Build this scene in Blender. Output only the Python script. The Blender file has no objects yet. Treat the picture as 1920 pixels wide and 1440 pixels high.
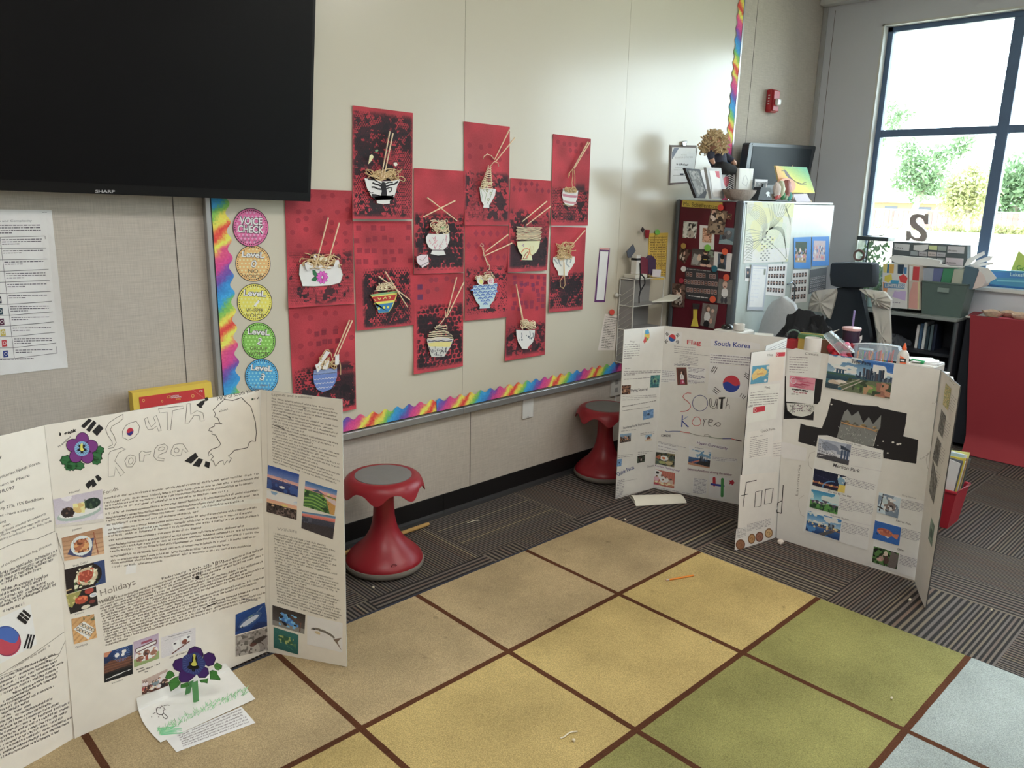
import bpy, bmesh, math, random
import numpy as np
from mathutils import Vector, Matrix
S = bpy.context.scene
COL = S.collection
PI = math.pi
# ---------------------------------------------------------------- camera
YAW, PITCH, ROLL, FPX = 0.768925,0.237645,0.0231505,1463.81
CAMH = 1.57
def cam_axes():
    ca, sa = math.cos(YAW), math.sin(YAW); cb, sb = math.cos(PITCH), math.sin(PITCH)
    cc, sc = math.cos(ROLL), math.sin(ROLL)
    f = np.array([sa*cb, ca*cb, -sb]); r = np.array([ca, -sa, 0.0]); u = np.cross(r, f)
    return cc*r+sc*u, -sc*r+cc*u, f
CR, CU, CF = cam_axes()
C0 = np.array([0.0,0.0, CAMH])
cd = bpy.data.cameras.new('camera'); cam = bpy.data.objects.new('camera', cd); COL.objects.link(cam)
cam.matrix_world = Matrix(((CR[0], CU[0], -CF[0], 0),(CR[1], CU[1], -CF[1], 0),(CR[2], CU[2], -CF[2], CAMH),(0,0,0,1)))
cd.sensor_width = 36.0; cd.lens = FPX/1920*36.0; cd.clip_start = 0.02; cd.clip_end = 200
S.camera = cam
# ---------------------------------------------------------------- light
S.view_settings.view_transform = 'Standard'; S.view_settings.look = 'None'
S.view_settings.exposure = 0.0; S.view_settings.gamma = 1.0; S.view_settings.use_curve_mapping = False
W = bpy.data.worlds.new('sky'); S.world = W; W.use_nodes = True
wn = W.node_tree.nodes; wl = W.node_tree.links; wn.clear()
wo = wn.new('ShaderNodeOutputWorld'); wb = wn.new('ShaderNodeBackground'); wb.inputs[0].default_value = (0.80,0.90,1.0,1); wb.inputs[1].default_value = 12.0
wl.new(wb.outputs[0], wo.inputs[0])
sd = bpy.data.lights.new('sun', 'SUN'); sun = bpy.data.objects.new('sun', sd); COL.objects.link(sun)
sd.energy = 6.0; sd.angle = 0.01; sd.color = (1.0,0.95,0.84)
sun.rotation_euler = (Vector((0.62,0.35,-0.85))).to_track_quat('-Z', 'Y').to_euler()
def area(name, loc, sx, sy, energy, color, direction=(0,0,-1)):
    l = bpy.data.lights.new(name, 'AREA'); o = bpy.data.objects.new(name, l); COL.objects.link(o)
    l.shape = 'RECTANGLE'; l.size = sx; l.size_y = sy; l.energy = energy; l.color = color
    o.location = loc; o.rotation_euler = Vector(direction).to_track_quat('-Z', 'Y').to_euler(); return o
for lx, ly in ((0.4,0.6),(2.9,0.6),(0.4,-1.9),(2.9,-1.9)):
    area('ceiling_lamp_light', (lx, ly, 3.02),1.2,0.6,31.0,(1.0,0.965,0.915))
# ---------------------------------------------------------------- pixel rays -> points on real planes
def rays(P):
    P = np.atleast_2d(np.asarray(P, float))
    return CF[None]+(P[:, :1]-960)/FPX*CR[None]-(P[:, 1:2]-720)/FPX*CU[None]
def hit(P, axis, val):
    d = rays(P); return C0+d*((np.asarray(val, float)-C0[axis])/d[:, axis])[:, None]
def onz(x, y, z=0.0): return hit([(x, y)], 2, z)[0]
def ony(x, y, Y): return hit([(x, y)], 1, Y)[0]
def onx(x, y, X): return hit([(x, y)], 0, X)[0]
def above(x, y, base):
    d = rays([(x, y)])[0]; return C0+d*math.hypot(base[0], base[1])/math.hypot(d[0], d[1])
def crop(ox, oy, s):
    return lambda *a: [(ox+a[i]/s, oy+a[i+1]/s) for i in range(0, len(a),2)]
# ---------------------------------------------------------------- colour
def lin(c):
    c = np.asarray(c, float)/255.0
    return np.where(c <= 0.04045, c/12.92,((c+0.055)/1.055)**2.4)
# ---------------------------------------------------------------- materials
MATS = {}
def mat(name, rgb, rough=0.6, metal=0.0, var=0.06, scale=30.0, bump=0.0, bscale=200.0, spec=0.5, coat=0.0, alpha=1.0, trans=0.0):
    if name in MATS: return MATS[name]
    m = bpy.data.materials.new(name); m.use_nodes = True; n = m.node_tree.nodes; l = m.node_tree.links
    b = n['Principled BSDF']; c = lin(rgb)
    tc = n.new('ShaderNodeTexCoord'); nz = n.new('ShaderNodeTexNoise'); nz.inputs['Scale'].default_value = scale; nz.inputs['Detail'].default_value = 4
    l.new(tc.outputs['Object'], nz.inputs['Vector'])
    mx = n.new('ShaderNodeMix'); mx.data_type = 'RGBA'
    mx.inputs[6].default_value = (*[float(min(1, x*(1-var))) for x in c], 1); mx.inputs[7].default_value = (*[float(min(1, x*(1+var))) for x in c], 1)
    l.new(nz.outputs['Fac'], mx.inputs[0]); l.new(mx.outputs[2], b.inputs['Base Color'])
    b.inputs['Roughness'].default_value = rough; b.inputs['Metallic'].default_value = metal
    b.inputs['Specular IOR Level'].default_value = spec; b.inputs['Coat Weight'].default_value = coat
    b.inputs['Alpha'].default_value = alpha; b.inputs['Transmission Weight'].default_value = trans
    if bump:
        nb = n.new('ShaderNodeTexNoise'); nb.inputs['Scale'].default_value = bscale; nb.inputs['Detail'].default_value = 3
        l.new(tc.outputs['Object'], nb.inputs['Vector'])
        bp = n.new('ShaderNodeBump'); bp.inputs['Strength'].default_value = bump; bp.inputs['Distance'].default_value = 0.004
        l.new(nb.outputs['Fac'], bp.inputs['Height']); l.new(bp.outputs[0], b.inputs['Normal'])
    MATS[name] = m; return m
def printed(name='printed_paper', rough=0.7, spec=0.3):
    if name in MATS: return MATS[name]
    m = bpy.data.materials.new(name); m.use_nodes = True; n = m.node_tree.nodes; l = m.node_tree.links
    b = n['Principled BSDF']; a = n.new('ShaderNodeAttribute'); a.attribute_name = 'Col'
    tc = n.new('ShaderNodeTexCoord'); nz = n.new('ShaderNodeTexNoise'); nz.inputs['Scale'].default_value = 25; l.new(tc.outputs['Object'], nz.inputs['Vector'])
    mr = n.new('ShaderNodeMapRange'); mr.inputs[3].default_value = 0.95; mr.inputs[4].default_value = 1.05; l.new(nz.outputs['Fac'], mr.inputs[0])
    mx = n.new('ShaderNodeMix'); mx.data_type = 'RGBA'; mx.blend_type = 'MULTIPLY'; mx.inputs[0].default_value = 1
    l.new(a.outputs['Color'], mx.inputs[6]); l.new(mr.outputs[0], mx.inputs[7]); l.new(mx.outputs[2], b.inputs['Base Color'])
    b.inputs['Roughness'].default_value = rough; b.inputs['Specular IOR Level'].default_value = spec
    MATS[name] = m; return m
# ---------------------------------------------------------------- objects
def prop(o, label=None, cat=None, group=None, kind=None):
    if label: o['label'] = label
    if cat: o['category'] = cat
    if group: o['group'] = group
    if kind: o['kind'] = kind
    return o
def thing(name, label, cat, loc=(0,0,0), group=None):
    o = bpy.data.objects.new(name, None); COL.objects.link(o); o.location = [float(v) for v in loc]; o.empty_display_size = 0.05
    return prop(o, label, cat, group)
class MB:
    """mesh collector in world space; colours (srgb 0-255) go to the colour attribute"""
    def __init__(s): s.V = []; s.F = []; s.C = []; s.M = []; s.n = 0; s.usecol = False
    def add(s, V, F, col=None, m=0):
        V = np.asarray(V, float).reshape(-1,3); o = s.n
        s.V.append(V); s.n += len(V)
        s.F.extend([tuple(i+o for i in f) for f in F])
        if col is None: s.C.append(np.tile(lin((200,200,200)),(len(F),1)))
        else:
            s.usecol = True; c = np.asarray(col, float)
            s.C.append(np.tile(lin(c),(len(F),1)) if c.ndim == 1 else lin(c))
        s.M.extend([m]*len(F)); return s
    def box(s, a, b, col=None, m=0, bev=0.0):
        x0, y0, z0 = [min(a[i], b[i]) for i in range(3)]; x1, y1, z1 = [max(a[i], b[i]) for i in range(3)]
        if bev > 0:
            bm = bmesh.new(); bmesh.ops.create_cube(bm, size=1)
            for v in bm.verts: v.co = Vector((x0+(v.co.x+.5)*(x1-x0), y0+(v.co.y+.5)*(y1-y0), z0+(v.co.z+.5)*(z1-z0)))
            bmesh.ops.bevel(bm, geom=bm.edges[:], offset=min(bev, .45*min(x1-x0, y1-y0, z1-z0)), segments=2, affect='EDGES', profile=.5)
            bm.verts.index_update(); s.add([v.co[:] for v in bm.verts], [[v.index for v in f.verts] for f in bm.faces], col, m); bm.free(); return s
        V = [(x0, y0, z0),(x1, y0, z0),(x1, y1, z0),(x0, y1, z0),(x0, y0, z1),(x1, y0, z1),(x1, y1, z1),(x0, y1, z1)]
        return s.add(V, [(0,3,2,1),(4,5,6,7),(0,1,5,4),(1,2,6,5),(2,3,7,6),(3,0,4,7)], col, m)
    def hexa(s, B, T, col=None, m=0):
        """solid between two rings of the same length"""
        n = len(B); V = list(B)+list(T)
        F = [tuple(range(n))[::-1], tuple(range(n, 2*n))]+[(i, (i+1) % n, n+(i+1) % n, n+i) for i in range(n)]
        return s.add(V, F, col, m)
    def tube(s, pts, r, col=None, m=0, n=6, cap=True, taper=None, closed=False):
        P = np.asarray(pts, float); k = len(P)
        if k < 2: return s
        T = np.gradient(P, axis=0) if not closed else np.roll(P, -1,0)-np.roll(P, 1,0)
        T /= np.maximum(np.linalg.norm(T, axis=1),1e-9)[:, None]
        up = np.array([0,0,1.0]) if abs(T[0,2]) < .9 else np.array([1.0,0,0])
        a = np.cross(up, T[0]); a /= np.linalg.norm(a); V = []
        for i in range(k):
            a = a-T[i]*np.dot(a, T[i]); a /= max(np.linalg.norm(a),1e-9); b = np.cross(T[i], a)
            rr = r if taper is None else r*(1+(taper-1)*i/(k-1)) if np.isscalar(taper) else taper[i]
            for j in range(n):
                t = 2*PI*j/n; V.append(P[i]+rr*(math.cos(t)*a+math.sin(t)*b))
        F = []
        for i in range(k if closed else k-1):
            i2 = (i+1) % k
            for j in range(n): F.append((i*n+j, i*n+(j+1) % n, i2*n+(j+1) % n, i2*n+j))
        if cap and not closed: F.append(tuple(range(n))[::-1]); F.append(tuple((k-1)*n+j for j in range(n)))
        return s.add(V, F, col, m)
    def lathe(s, c, prof, n=32, col=None, m=0, radial=None, cap=True):
        V = []
        for i, (r, z) in enumerate(prof):
            for j in range(n):
                t = 2*PI*j/n; rr, zz = (r, z) if radial is None else radial(i, t, r, z)
                V.append((c[0]+rr*math.cos(t), c[1]+rr*math.sin(t), c[2]+zz))
        F = []
        for i in range(len(prof)-1):
            for j in range(n): F.append((i*n+j, i*n+(j+1) % n, (i+1)*n+(j+1) % n, (i+1)*n+j))
        if cap: F.append(tuple(range(n))[::-1]); F.append(tuple((len(prof)-1)*n+j for j in range(n)))
        return s.add(V, F, col, m)
    def ball(s, c, r, col=None, m=0, n=12, k=8, noise=0.0, seed=0):
        rnd = random.Random(seed); r = (r, r, r) if np.isscalar(r) else r
        V = [(c[0], c[1], c[2]-r[2])]
        for i in range(1, k):
            p = -PI/2+PI*i/k
            for j in range(n):
                t = 2*PI*j/n; q = 1+noise*(rnd.random()*2-1)
                V.append((c[0]+q*r[0]*math.cos(p)*math.cos(t), c[1]+q*r[1]*math.cos(p)*math.sin(t), c[2]+q*r[2]*math.sin(p)))
        V.append((c[0], c[1], c[2]+r[2])); F = [(0,1+(j+1) % n, 1+j) for j in range(n)]
        for i in range(k-2):
            for j in range(n): F.append((1+i*n+j, 1+i*n+(j+1) % n, 1+(i+1)*n+(j+1) % n, 1+(i+1)*n+j))
        e = len(V)-1; F += [(1+(k-2)*n+j, 1+(k-2)*n+(j+1) % n, e) for j in range(n)]
        return s.add(V, F, col, m)
    def build(s, name, mats, parent=None, smooth=False):
        if not isinstance(mats, (list, tuple)): mats = [mats]
        V = np.concatenate(s.V); org = (V.min(0)+V.max(0))/2
        if parent:
            root = parent
            while root.parent: root = root.parent
            org = np.array(root.location)
        me = bpy.data.meshes.new(name); me.from_pydata((V-org).tolist(), [], s.F)
        for m in mats: me.materials.append(m)
        if len(mats) > 1: me.polygons.foreach_set('material_index', s.M)
        if smooth: me.polygons.foreach_set('use_smooth', [True]*len(s.F))
        if s.usecol:
            C = np.concatenate(s.C); nl = np.array([len(f) for f in s.F]); C = np.repeat(C, nl, axis=0)
            at = me.color_attributes.new('Col', 'FLOAT_COLOR', 'CORNER')
            lum = C@np.array([.3,.6,.1]); C = C*.90+lum[:, None]*.10+.004
            at.data.foreach_set('color', np.concatenate([np.clip(C*ALB, 0,.85), np.ones((len(C),1))], 1).astype(np.float32).ravel())
        me.validate(); me.update()
        o = bpy.data.objects.new(name, me); COL.objects.link(o)
        if parent: o.parent = parent
        else: o.location = org.tolist()
        if smooth and len(s.F) < 60000:
            try: me.set_sharp_from_angle(angle=math.radians(42))
            except Exception: pass
        return o
ALB = 1.35      # how much brighter a surface is than it shows in the photo's light
# ---------------------------------------------------------------- surfaces that flat art is mapped on
def homog(q, t=((0,0),(1,0),(1,1),(0,1))):
    A = []; b = []
    for (x, y),(u, v) in zip(q, t):
        A += [[x, y, 1,0,0,0,-u*x, -u*y], [0,0,0, x, y, 1,-v*x, -v*y]]; b += [u, v]
    h = np.linalg.solve(np.array(A, float), np.array(b, float)); return np.append(h, 1).reshape(3,3)
def happ(Hm, P):
    P = np.atleast_2d(np.asarray(P, float)); Q = np.c_[P, np.ones(len(P))] @ Hm.T; return Q[:, :2]/Q[:, 2:3]
class AxisSurf:
    """a plane x=c or y=c or z=c; disp(u,v) lifts it towards the room"""
    def __init__(s, axis, val, sign=-1, quad=None, disp=None):
        s.axis = axis; s.val = val; s.sign = sign; s.disp = disp; s.H = homog(quad) if quad is not None else None
    def P(s, px, off=0.0):
        px = np.atleast_2d(np.asarray(px, float)); d = off
        if s.disp is not None: uv = happ(s.H, px); d = off+s.disp(uv[:, 0], uv[:, 1])
        return hit(px, s.axis, s.val+s.sign*d)
class QuadSurf:
    """the plane best fitting four corners (TL TR BR BL); art points are cast onto it"""
    def __init__(s, quadpx, q3, disp=None):
        q3 = np.array(q3, float); c = q3.mean(0); n = np.linalg.svd(q3-c)[2][2]
        if np.dot(n, C0-c) < 0: n = -n
        s.n = n; s.c = c; s.q = s.P(quadpx)
    def P(s, px, off=0.0):
        d = rays(px); t = ((s.c+s.n*off-C0)@s.n)/(d@s.n); return C0+d*t[:, None]
LAY = 0.00035
_tc = {}
def glyphs(txt, bold=0.0, shear=0.0):
    k = (txt, bold, shear)
    if k in _tc: return _tc[k]
    c = bpy.data.curves.new('t', 'FONT'); c.body = txt; c.offset = bold; c.resolution_u = 3; c.shear = shear; c.fill_mode = 'FRONT'
    o = bpy.data.objects.new('t', c); me = bpy.data.meshes.new_from_object(o)
    V = np.array([v.co[:] for v in me.vertices]) if len(me.vertices) else np.zeros((0,3)); F = [tuple(p.vertices) for p in me.polygons]
    bpy.data.objects.remove(o); bpy.data.curves.remove(c); bpy.data.meshes.remove(me)
    _tc[k] = (V, F); return _tc[k]
class Art(MB):
    def __init__(s, surf): super().__init__(); s.s = surf; s.L = 1
    def poly(s, pts, col, m=0, lay=None):
        V = s.s.P(pts, LAY*(s.L if lay is None else lay)); return s.add(V, [tuple(range(len(V)))], col, m)
    def ell(s, cx, cy, rx, ry=None, col=(0,0,0), rot=0.0, n=20, a0=0, a1=360, m=0):
        ry = rx if ry is None else ry; P = []
        for i in range(n+(0 if a1-a0 >= 360 else 1)):
            t = math.radians(a0+(a1-a0)*i/n); x, y = rx*math.cos(t), ry*math.sin(t); P.append((cx+x*math.cos(rot)-y*math.sin(rot), cy+x*math.sin(rot)+y*math.cos(rot)))
        return s.poly(P, col, m)
    def ring(s, cx, cy, rx, ry, w, col, rot=0.0, n=24):
        P = [(cx+rx*math.cos(t)*math.cos(rot)-ry*math.sin(t)*math.sin(rot), cy+rx*math.cos(t)*math.sin(rot)+ry*math.sin(t)*math.cos(rot)) for t in [2*PI*i/n for i in range(n)]]
        return s.line(P, w, col, True)
    def line(s, pts, w, col, closed=False):
        P = np.asarray(pts, float)
        if len(P) < 2: return s
        T = (np.roll(P, -1,0)-np.roll(P, 1,0)) if closed else np.gradient(P, axis=0)
        T /= np.maximum(np.linalg.norm(T, axis=1),1e-6)[:, None]; N = np.c_[-T[:, 1], T[:, 0]]*w/2
        V = s.s.P(np.concatenate([P+N, P-N]), LAY*s.L); k = len(P)
        return s.add(V, [(i, (i+1) % k, k+(i+1) % k, k+i) for i in range(k if closed else k-1)], col)
    def text(s, txt, a, b, h, col, bold=0.0, up=None, shear=0.0):
        """letters from baseline point a to b (pixels), cap height h"""
        V, F = glyphs(txt, bold, shear)
        if len(V) == 0: return s
        a = np.array(a, float); b = np.array(b, float); w = V[:, 0].max()-V[:, 0].min(); e = (b-a)/w
        u = np.array(up, float) if up is not None else np.array([e[1], -e[0]])/np.linalg.norm(e)
        u = u/np.linalg.norm(u)*h/0.7
        P = a[None]+(V[:, :1]-V[:, 0].min())*e[None]+V[:, 1:2]*u[None]
        return s.add(s.s.P(P, LAY*s.L), F, col)
    def raster(s, img, quad):
        h, w = img.shape[:2]; Hm = homog(((0,0),(1,0),(1,1),(0,1)), quad)
        U, Vv = np.meshgrid(np.linspace(0,1, w+1), np.linspace(0,1, h+1)); px = happ(Hm, np.c_[U.ravel(), Vv.ravel()])
        V = s.s.P(px, LAY*s.L); i = np.arange(h*w); r = (i//w)*(w+1)+i % w
        F = np.stack([r, r+w+1, r+w+2, r+1], 1)
        return s.add(V, F.tolist(), img.reshape(-1,3))
    def hand(s, a, b, h, col=(60,58,58), w=1.0, seed=0, dens=1.0, up=(0,-1)):
        """a line of small illegible handwriting"""
        rnd = random.Random(seed); a = np.array(a, float); b = np.array(b, float); L = np.linalg.norm(b-a); e = (b-a)/L; u = np.array(up, float)
        x = 0.0; Q = []
        sh = [((0,0),(.1,1)),((0,0),(0,.9),(.5,.7),(.5,0)),((.5,.8),(0,.5),(.1,0),(.5,.1)),((0,.8),(.3,0),(.6,.8)),((0,0),(.5,0),(.5,.7),(0,.6),(0,0)),((.2,1.3),(.2,0)),((0,.7),(.6,.7),(0,0),(.6,0)),((.3,0),(.3,1.1),(0,.8),(.6,.8))]
        while x < L-h*.6:
            if rnd.random() < .16: x += h*.55; continue
            g = rnd.choice(sh); k = h*(.75+.3*rnd.random()); jy = rnd.uniform(-.12,.12)*h
            Q.append([a+e*(x+p[0]*k)+u*(p[1]*k+jy) for p in g]); x += k*(.62+.12*rnd.random())/dens
        for q in Q: s.line(q, w, col)
        return s
    def typed(s, a, b, n, step, w=1.3, col=(120,118,125), seed=0, last=.6):
        """n lines of small print, from a to b, stepping by vector step"""
        rnd = random.Random(seed); a = np.array(a, float); b = np.array(b, float); st = np.array(step, float)
        for i in range(n):
            A = a+st*i; B = b+st*i; 
            if i == n-1: B = A+(B-A)*last
            L = np.linalg.norm(B-A); e = (B-A)/L; x = 0
            while x < L-1:
                k = min(rnd.uniform(2.5,8), L-x); s.line([A+e*x, A+e*(x+k)], w*rnd.uniform(.75,1.1), col); x += k+1.1
        return s
# ---------------------------------------------------------------- tiny painter for the printed pictures
class Pic:
    def __init__(s, w, h, col=(255,255,255), seed=1):
        s.w, s.h = w, h; s.a = np.zeros((h, w, 3))+np.array(col, float); s.r = np.random.RandomState(seed)
        s.Y, s.X = np.mgrid[0:h, 0:w]; s.X = (s.X+.5)/w; s.Y = (s.Y+.5)/h
    def put(s, m, col, k=1.0):
        m = np.clip(m.astype(float)*k, 0,1)[..., None]; s.a = s.a*(1-m)+np.array(col, float)*m; return s
    def grad(s, c0, c1, y0=0, y1=1):
        t = np.clip((s.Y-y0)/(y1-y0),0,1)[..., None]; m = ((s.Y >= y0) & (s.Y <= y1))[..., None]
        s.a = np.where(m, np.array(c0, float)*(1-t)+np.array(c1, float)*t, s.a); return s
    def ell(s, x, y, rx, ry, col, rot=0, k=1.0):
        dx, dy = s.X-x, s.Y-y; c, q = math.cos(rot), math.sin(rot)
        return s.put(((dx*c+dy*q)/rx)**2+((-dx*q+dy*c)/ry)**2 < 1, col, k)
    def rect(s, x0, y0, x1, y1, col, k=1.0): return s.put((s.X >= x0) & (s.X < x1) & (s.Y >= y0) & (s.Y < y1), col, k)
    def poly(s, P, col, k=1.0):
        m = np.zeros(s.X.shape, bool); n = len(P)
        for i in range(n):
            x0, y0 = P[i]; x1, y1 = P[(i+1) % n]
            if y0 == y1: continue
            c = ((y0 > s.Y) != (y1 > s.Y)) & (s.X < (x1-x0)*(s.Y-y0)/(y1-y0)+x0); m ^= c
        return s.put(m, col, k)
    def line(s, x0, y0, x1, y1, w, col):
        dx, dy = x1-x0, y1-y0; L = dx*dx+dy*dy+1e-9; t = np.clip(((s.X-x0)*dx+(s.Y-y0)*dy)/L, 0,1)
        return s.put(((s.X-x0-t*dx)*s.w/s.h)**2+(s.Y-y0-t*dy)**2 < (w/2)**2, col)
    def noise(s, n=6, m=None):
        """smooth value noise 0..1"""
        m = m or n; g = s.r.rand(m+2, n+2); x = s.X*n; y = s.Y*m; i = x.astype(int); j = y.astype(int); fx = x-i; fy = y-j
        fx = fx*fx*(3-2*fx); fy = fy*fy*(3-2*fy)
        return (g[j, i]*(1-fx)+g[j, i+1]*fx)*(1-fy)+(g[j+1, i]*(1-fx)+g[j+1, i+1]*fx)*fy
    def grain(s, amp): s.a = s.a+(s.r.rand(s.h, s.w, 1)-.5)*2*amp; return s
    def blotch(s, n, thr, col, x0=0, y0=0, x1=1, y1=1, k=1.0):
        m = (s.noise(n, int(n*s.h/s.w)+1) > thr) & (s.X >= x0) & (s.X <= x1) & (s.Y >= y0) & (s.Y <= y1); return s.put(m, col, k)
    def out(s): return np.clip(s.a, 0,255)
# ================================================================ the room
WY = 2.87      # long wall with the whiteboard
WX = 5.83      # window wall
def wall_cloth():
    m = mat('wall_cloth', (196,188,178),0.9, var=0.03, scale=4, spec=0.1); n = m.node_tree.nodes; l = m.node_tree.links
    b = n['Principled BSDF']; tc = n.new('ShaderNodeTexCoord'); old = b.inputs['Base Color'].links[0].from_socket
    fac = []
    for sc in ((14,14,420),(420,420,14)):
        mp = n.new('ShaderNodeMapping'); mp.inputs['Scale'].default_value = sc; l.new(tc.outputs['Object'], mp.inputs[0])
        z = n.new('ShaderNodeTexNoise'); z.inputs['Scale'].default_value = 1; z.inputs['Detail'].default_value = 2; l.new(mp.outputs[0], z.inputs['Vector']); fac.append(z)
    ad = n.new('ShaderNodeMath'); l.new(fac[0].outputs['Fac'], ad.inputs[0]); l.new(fac[1].outputs['Fac'], ad.inputs[1])
    mr = n.new('ShaderNodeMapRange'); mr.inputs[1].default_value = .7; mr.inputs[2].default_value = 1.3; mr.inputs[3].default_value = .86; mr.inputs[4].default_value = 1.12; l.new(ad.outputs[0], mr.inputs[0])
    mx = n.new('ShaderNodeMix'); mx.data_type = 'RGBA'; mx.blend_type = 'MULTIPLY'; mx.inputs[0].default_value = 1; l.new(old, mx.inputs[6]); l.new(mr.outputs[0], mx.inputs[7]); l.new(mx.outputs[2], b.inputs['Base Color'])
    bp = n.new('ShaderNodeBump'); bp.inputs['Strength'].default_value = .25; bp.inputs['Distance'].default_value = .001; l.new(ad.outputs[0], bp.inputs['Height']); l.new(bp.outputs[0], b.inputs['Normal'])
    return m
CLOTH = wall_cloth(); SEAM = mat('dark_panel_seam', (96,92,88),.9)  # thin dark strips mark the seams between wall panels
WHITE = mat('painted_white', (214,214,212),.6); FLAREF = mat('flare_blue_frame', (92,116,150),.45, spec=.5)  # window frame colour has the bluish lens flare painted in
def struct(mb, name, mats, smooth=False): return prop(mb.build(name, mats, smooth=smooth), kind='structure')
def carpet():
    m = bpy.data.materials.new('striped_carpet_tiles'); m.use_nodes = True; n = m.node_tree.nodes; l = m.node_tree.links; b = n['Principled BSDF']
    def M(op, a, c=None):
        k = n.new('ShaderNodeMath'); k.operation = op
        for i, v in enumerate((a, c)):
            if v is None: continue
            if isinstance(v, (int, float)): k.inputs[i].default_value = v
            else: l.new(v, k.inputs[i])
        return k.outputs[0]
    g = n.new('ShaderNodeNewGeometry'); sp = n.new('ShaderNodeSeparateXYZ'); l.new(g.outputs['Position'], sp.inputs[0])
    T = 0.61; X = M('DIVIDE', M('ADD', sp.outputs[0], -2.155+T*20), T); Y = M('DIVIDE', M('ADD', sp.outputs[1], -0.56+T*20), T)
    fx, fy = M('FLOOR', X), M('FLOOR', Y); par = M('MODULO', M('ADD', fx, fy),2.0)          # 1 -> ribs run along x
    u = M('ADD', M('MULTIPLY', par, M('FRACT', Y)), M('MULTIPLY', M('SUBTRACT', 1.0, par), M('FRACT', X)))
    tid = M('ADD', M('MULTIPLY', fx, 7.31), M('MULTIPLY', fy, 3.17))
    # rib pitch differs from band to band
    wn1 = n.new('ShaderNodeTexWhiteNoise'); wn1.noise_dimensions = '2D'; cb = n.new('ShaderNodeCombineXYZ'); l.new(tid, cb.inputs[0]); l.new(M('FLOOR', M('MULTIPLY', u, 3.0)), cb.inputs[1]); l.new(cb.outputs[0], wn1.inputs['Vector'])
    freq = M('ADD', 25.0, M('MULTIPLY', M('FLOOR', M('MULTIPLY', wn1.outputs['Value'], 2.99)),9.0))
    rib = M('SINE', M('MULTIPLY', M('MULTIPLY', u, freq),2*PI)); rr = n.new('ShaderNodeMapRange'); rr.inputs[1].default_value = -.35; rr.inputs[2].default_value = .5; l.new(rib, rr.inputs[0])
    wn2 = n.new('ShaderNodeTexWhiteNoise'); wn2.noise_dimensions = '2D'; cb2 = n.new('ShaderNodeCombineXYZ'); l.new(M('FLOOR', M('MULTIPLY', u, freq)), cb2.inputs[0]); l.new(tid, cb2.inputs[1]); l.new(cb2.outputs[0], wn2.inputs['Vector'])
    cr = n.new('ShaderNodeValToRGB'); e = cr.color_ramp.elements; e[0].position = 0; e[1].position = 1
    e[0].color = (*lin((94,84,76)),1); e[1].color = (*lin((132,122,110)),1)
    x = e.new(.5); x.color = (*lin((108,100,96)),1); x = e.new(.965); x.color = (*lin((120,108,92)),1); x = e.new(.975); x.color = (*lin((160,146,116)),1); x = e.new(.03); x.color = (*lin((116,96,84)),1)
    l.new(wn2.outputs['Value'], cr.inputs[0])
    nz = n.new('ShaderNodeTexNoise'); nz.inputs['Scale'].default_value = 260; nz.inputs['Detail'].default_value = 2; l.new(g.outputs['Position'], nz.inputs['Vector'])
    big = n.new('ShaderNodeTexNoise'); big.inputs['Scale'].default_value = 1.6; l.new(g.outputs['Position'], big.inputs['Vector'])
    mx = n.new('ShaderNodeMix'); mx.data_type = 'RGBA'; mx.inputs[6].default_value = (*lin((34,30,28)),1); l.new(rr.outputs[0], mx.inputs[0]); l.new(cr.outputs[0], mx.inputs[7])
    ml = n.new('ShaderNodeMix'); ml.data_type = 'RGBA'; ml.blend_type = 'MULTIPLY'; ml.inputs[0].default_value = 1; l.new(mx.outputs[2], ml.inputs[6])
    l.new(M('MULTIPLY', M('ADD', .45, nz.outputs['Fac']), M('ADD', .7, M('MULTIPLY', big.outputs['Fac'], .6))), ml.inputs[7]); l.new(ml.outputs[2], b.inputs['Base Color'])
    b.inputs['Roughness'].default_value = .95; b.inputs['Specular IOR Level'].default_value = .15; b.inputs['Sheen Weight'].default_value = .12
    bp = n.new('ShaderNodeBump'); bp.inputs['Strength'].default_value = .5; bp.inputs['Distance'].default_value = .003; l.new(rr.outputs[0], bp.inputs['Height']); l.new(bp.outputs[0], b.inputs['Normal'])
    return m
struct(MB().box((-2.3,-3.7,-.12),(WX+.15, WY+.12,0)), 'floor', carpet())
struct(MB().box((-2.3,-3.7,3.08),(WX+.15, WY+.12,3.25)), 'ceiling', mat('ceiling_tile', (226,224,218),.9, bump=.2))
wl_ = MB().box((-2.3, WY, 0),(WX, WY+.12,3.08))
for px, py in ((882,800),): x = ony(px, py, WY)[0]; wl_.box((x-.0015, WY-.0012,.1),(x+.0015, WY, .52), m=1)
for x in (4.9,): wl_.box((x-.0015, WY-.0012,.1),(x+.0015, WY, 3.0), m=1)
wl_.box((1.09, WY-.0012,.1),(1.093, WY, 3.0), m=1)
struct(wl_, 'wall_left', [CLOTH, SEAM])
Y0, Y1, Z0, Z1 = 0.0,2.44,1.05,2.765
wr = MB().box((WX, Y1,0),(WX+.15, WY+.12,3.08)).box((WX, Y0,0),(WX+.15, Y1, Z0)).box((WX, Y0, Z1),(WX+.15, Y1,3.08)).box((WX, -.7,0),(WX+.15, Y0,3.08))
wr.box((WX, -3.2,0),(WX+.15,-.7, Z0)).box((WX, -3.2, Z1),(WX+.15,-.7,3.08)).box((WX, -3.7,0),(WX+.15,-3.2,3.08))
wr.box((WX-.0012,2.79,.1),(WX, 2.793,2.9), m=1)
FLARE_CLOTH = mat('flare_tinted_cloth', (214,216,224),.9, var=.03, scale=4, bump=.15, bscale=700, spec=.1)  # same wall cloth, lens flare painted in as a paler, bluer colour
struct(wr, 'wall_right', [FLARE_CLOTH, SEAM])
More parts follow.
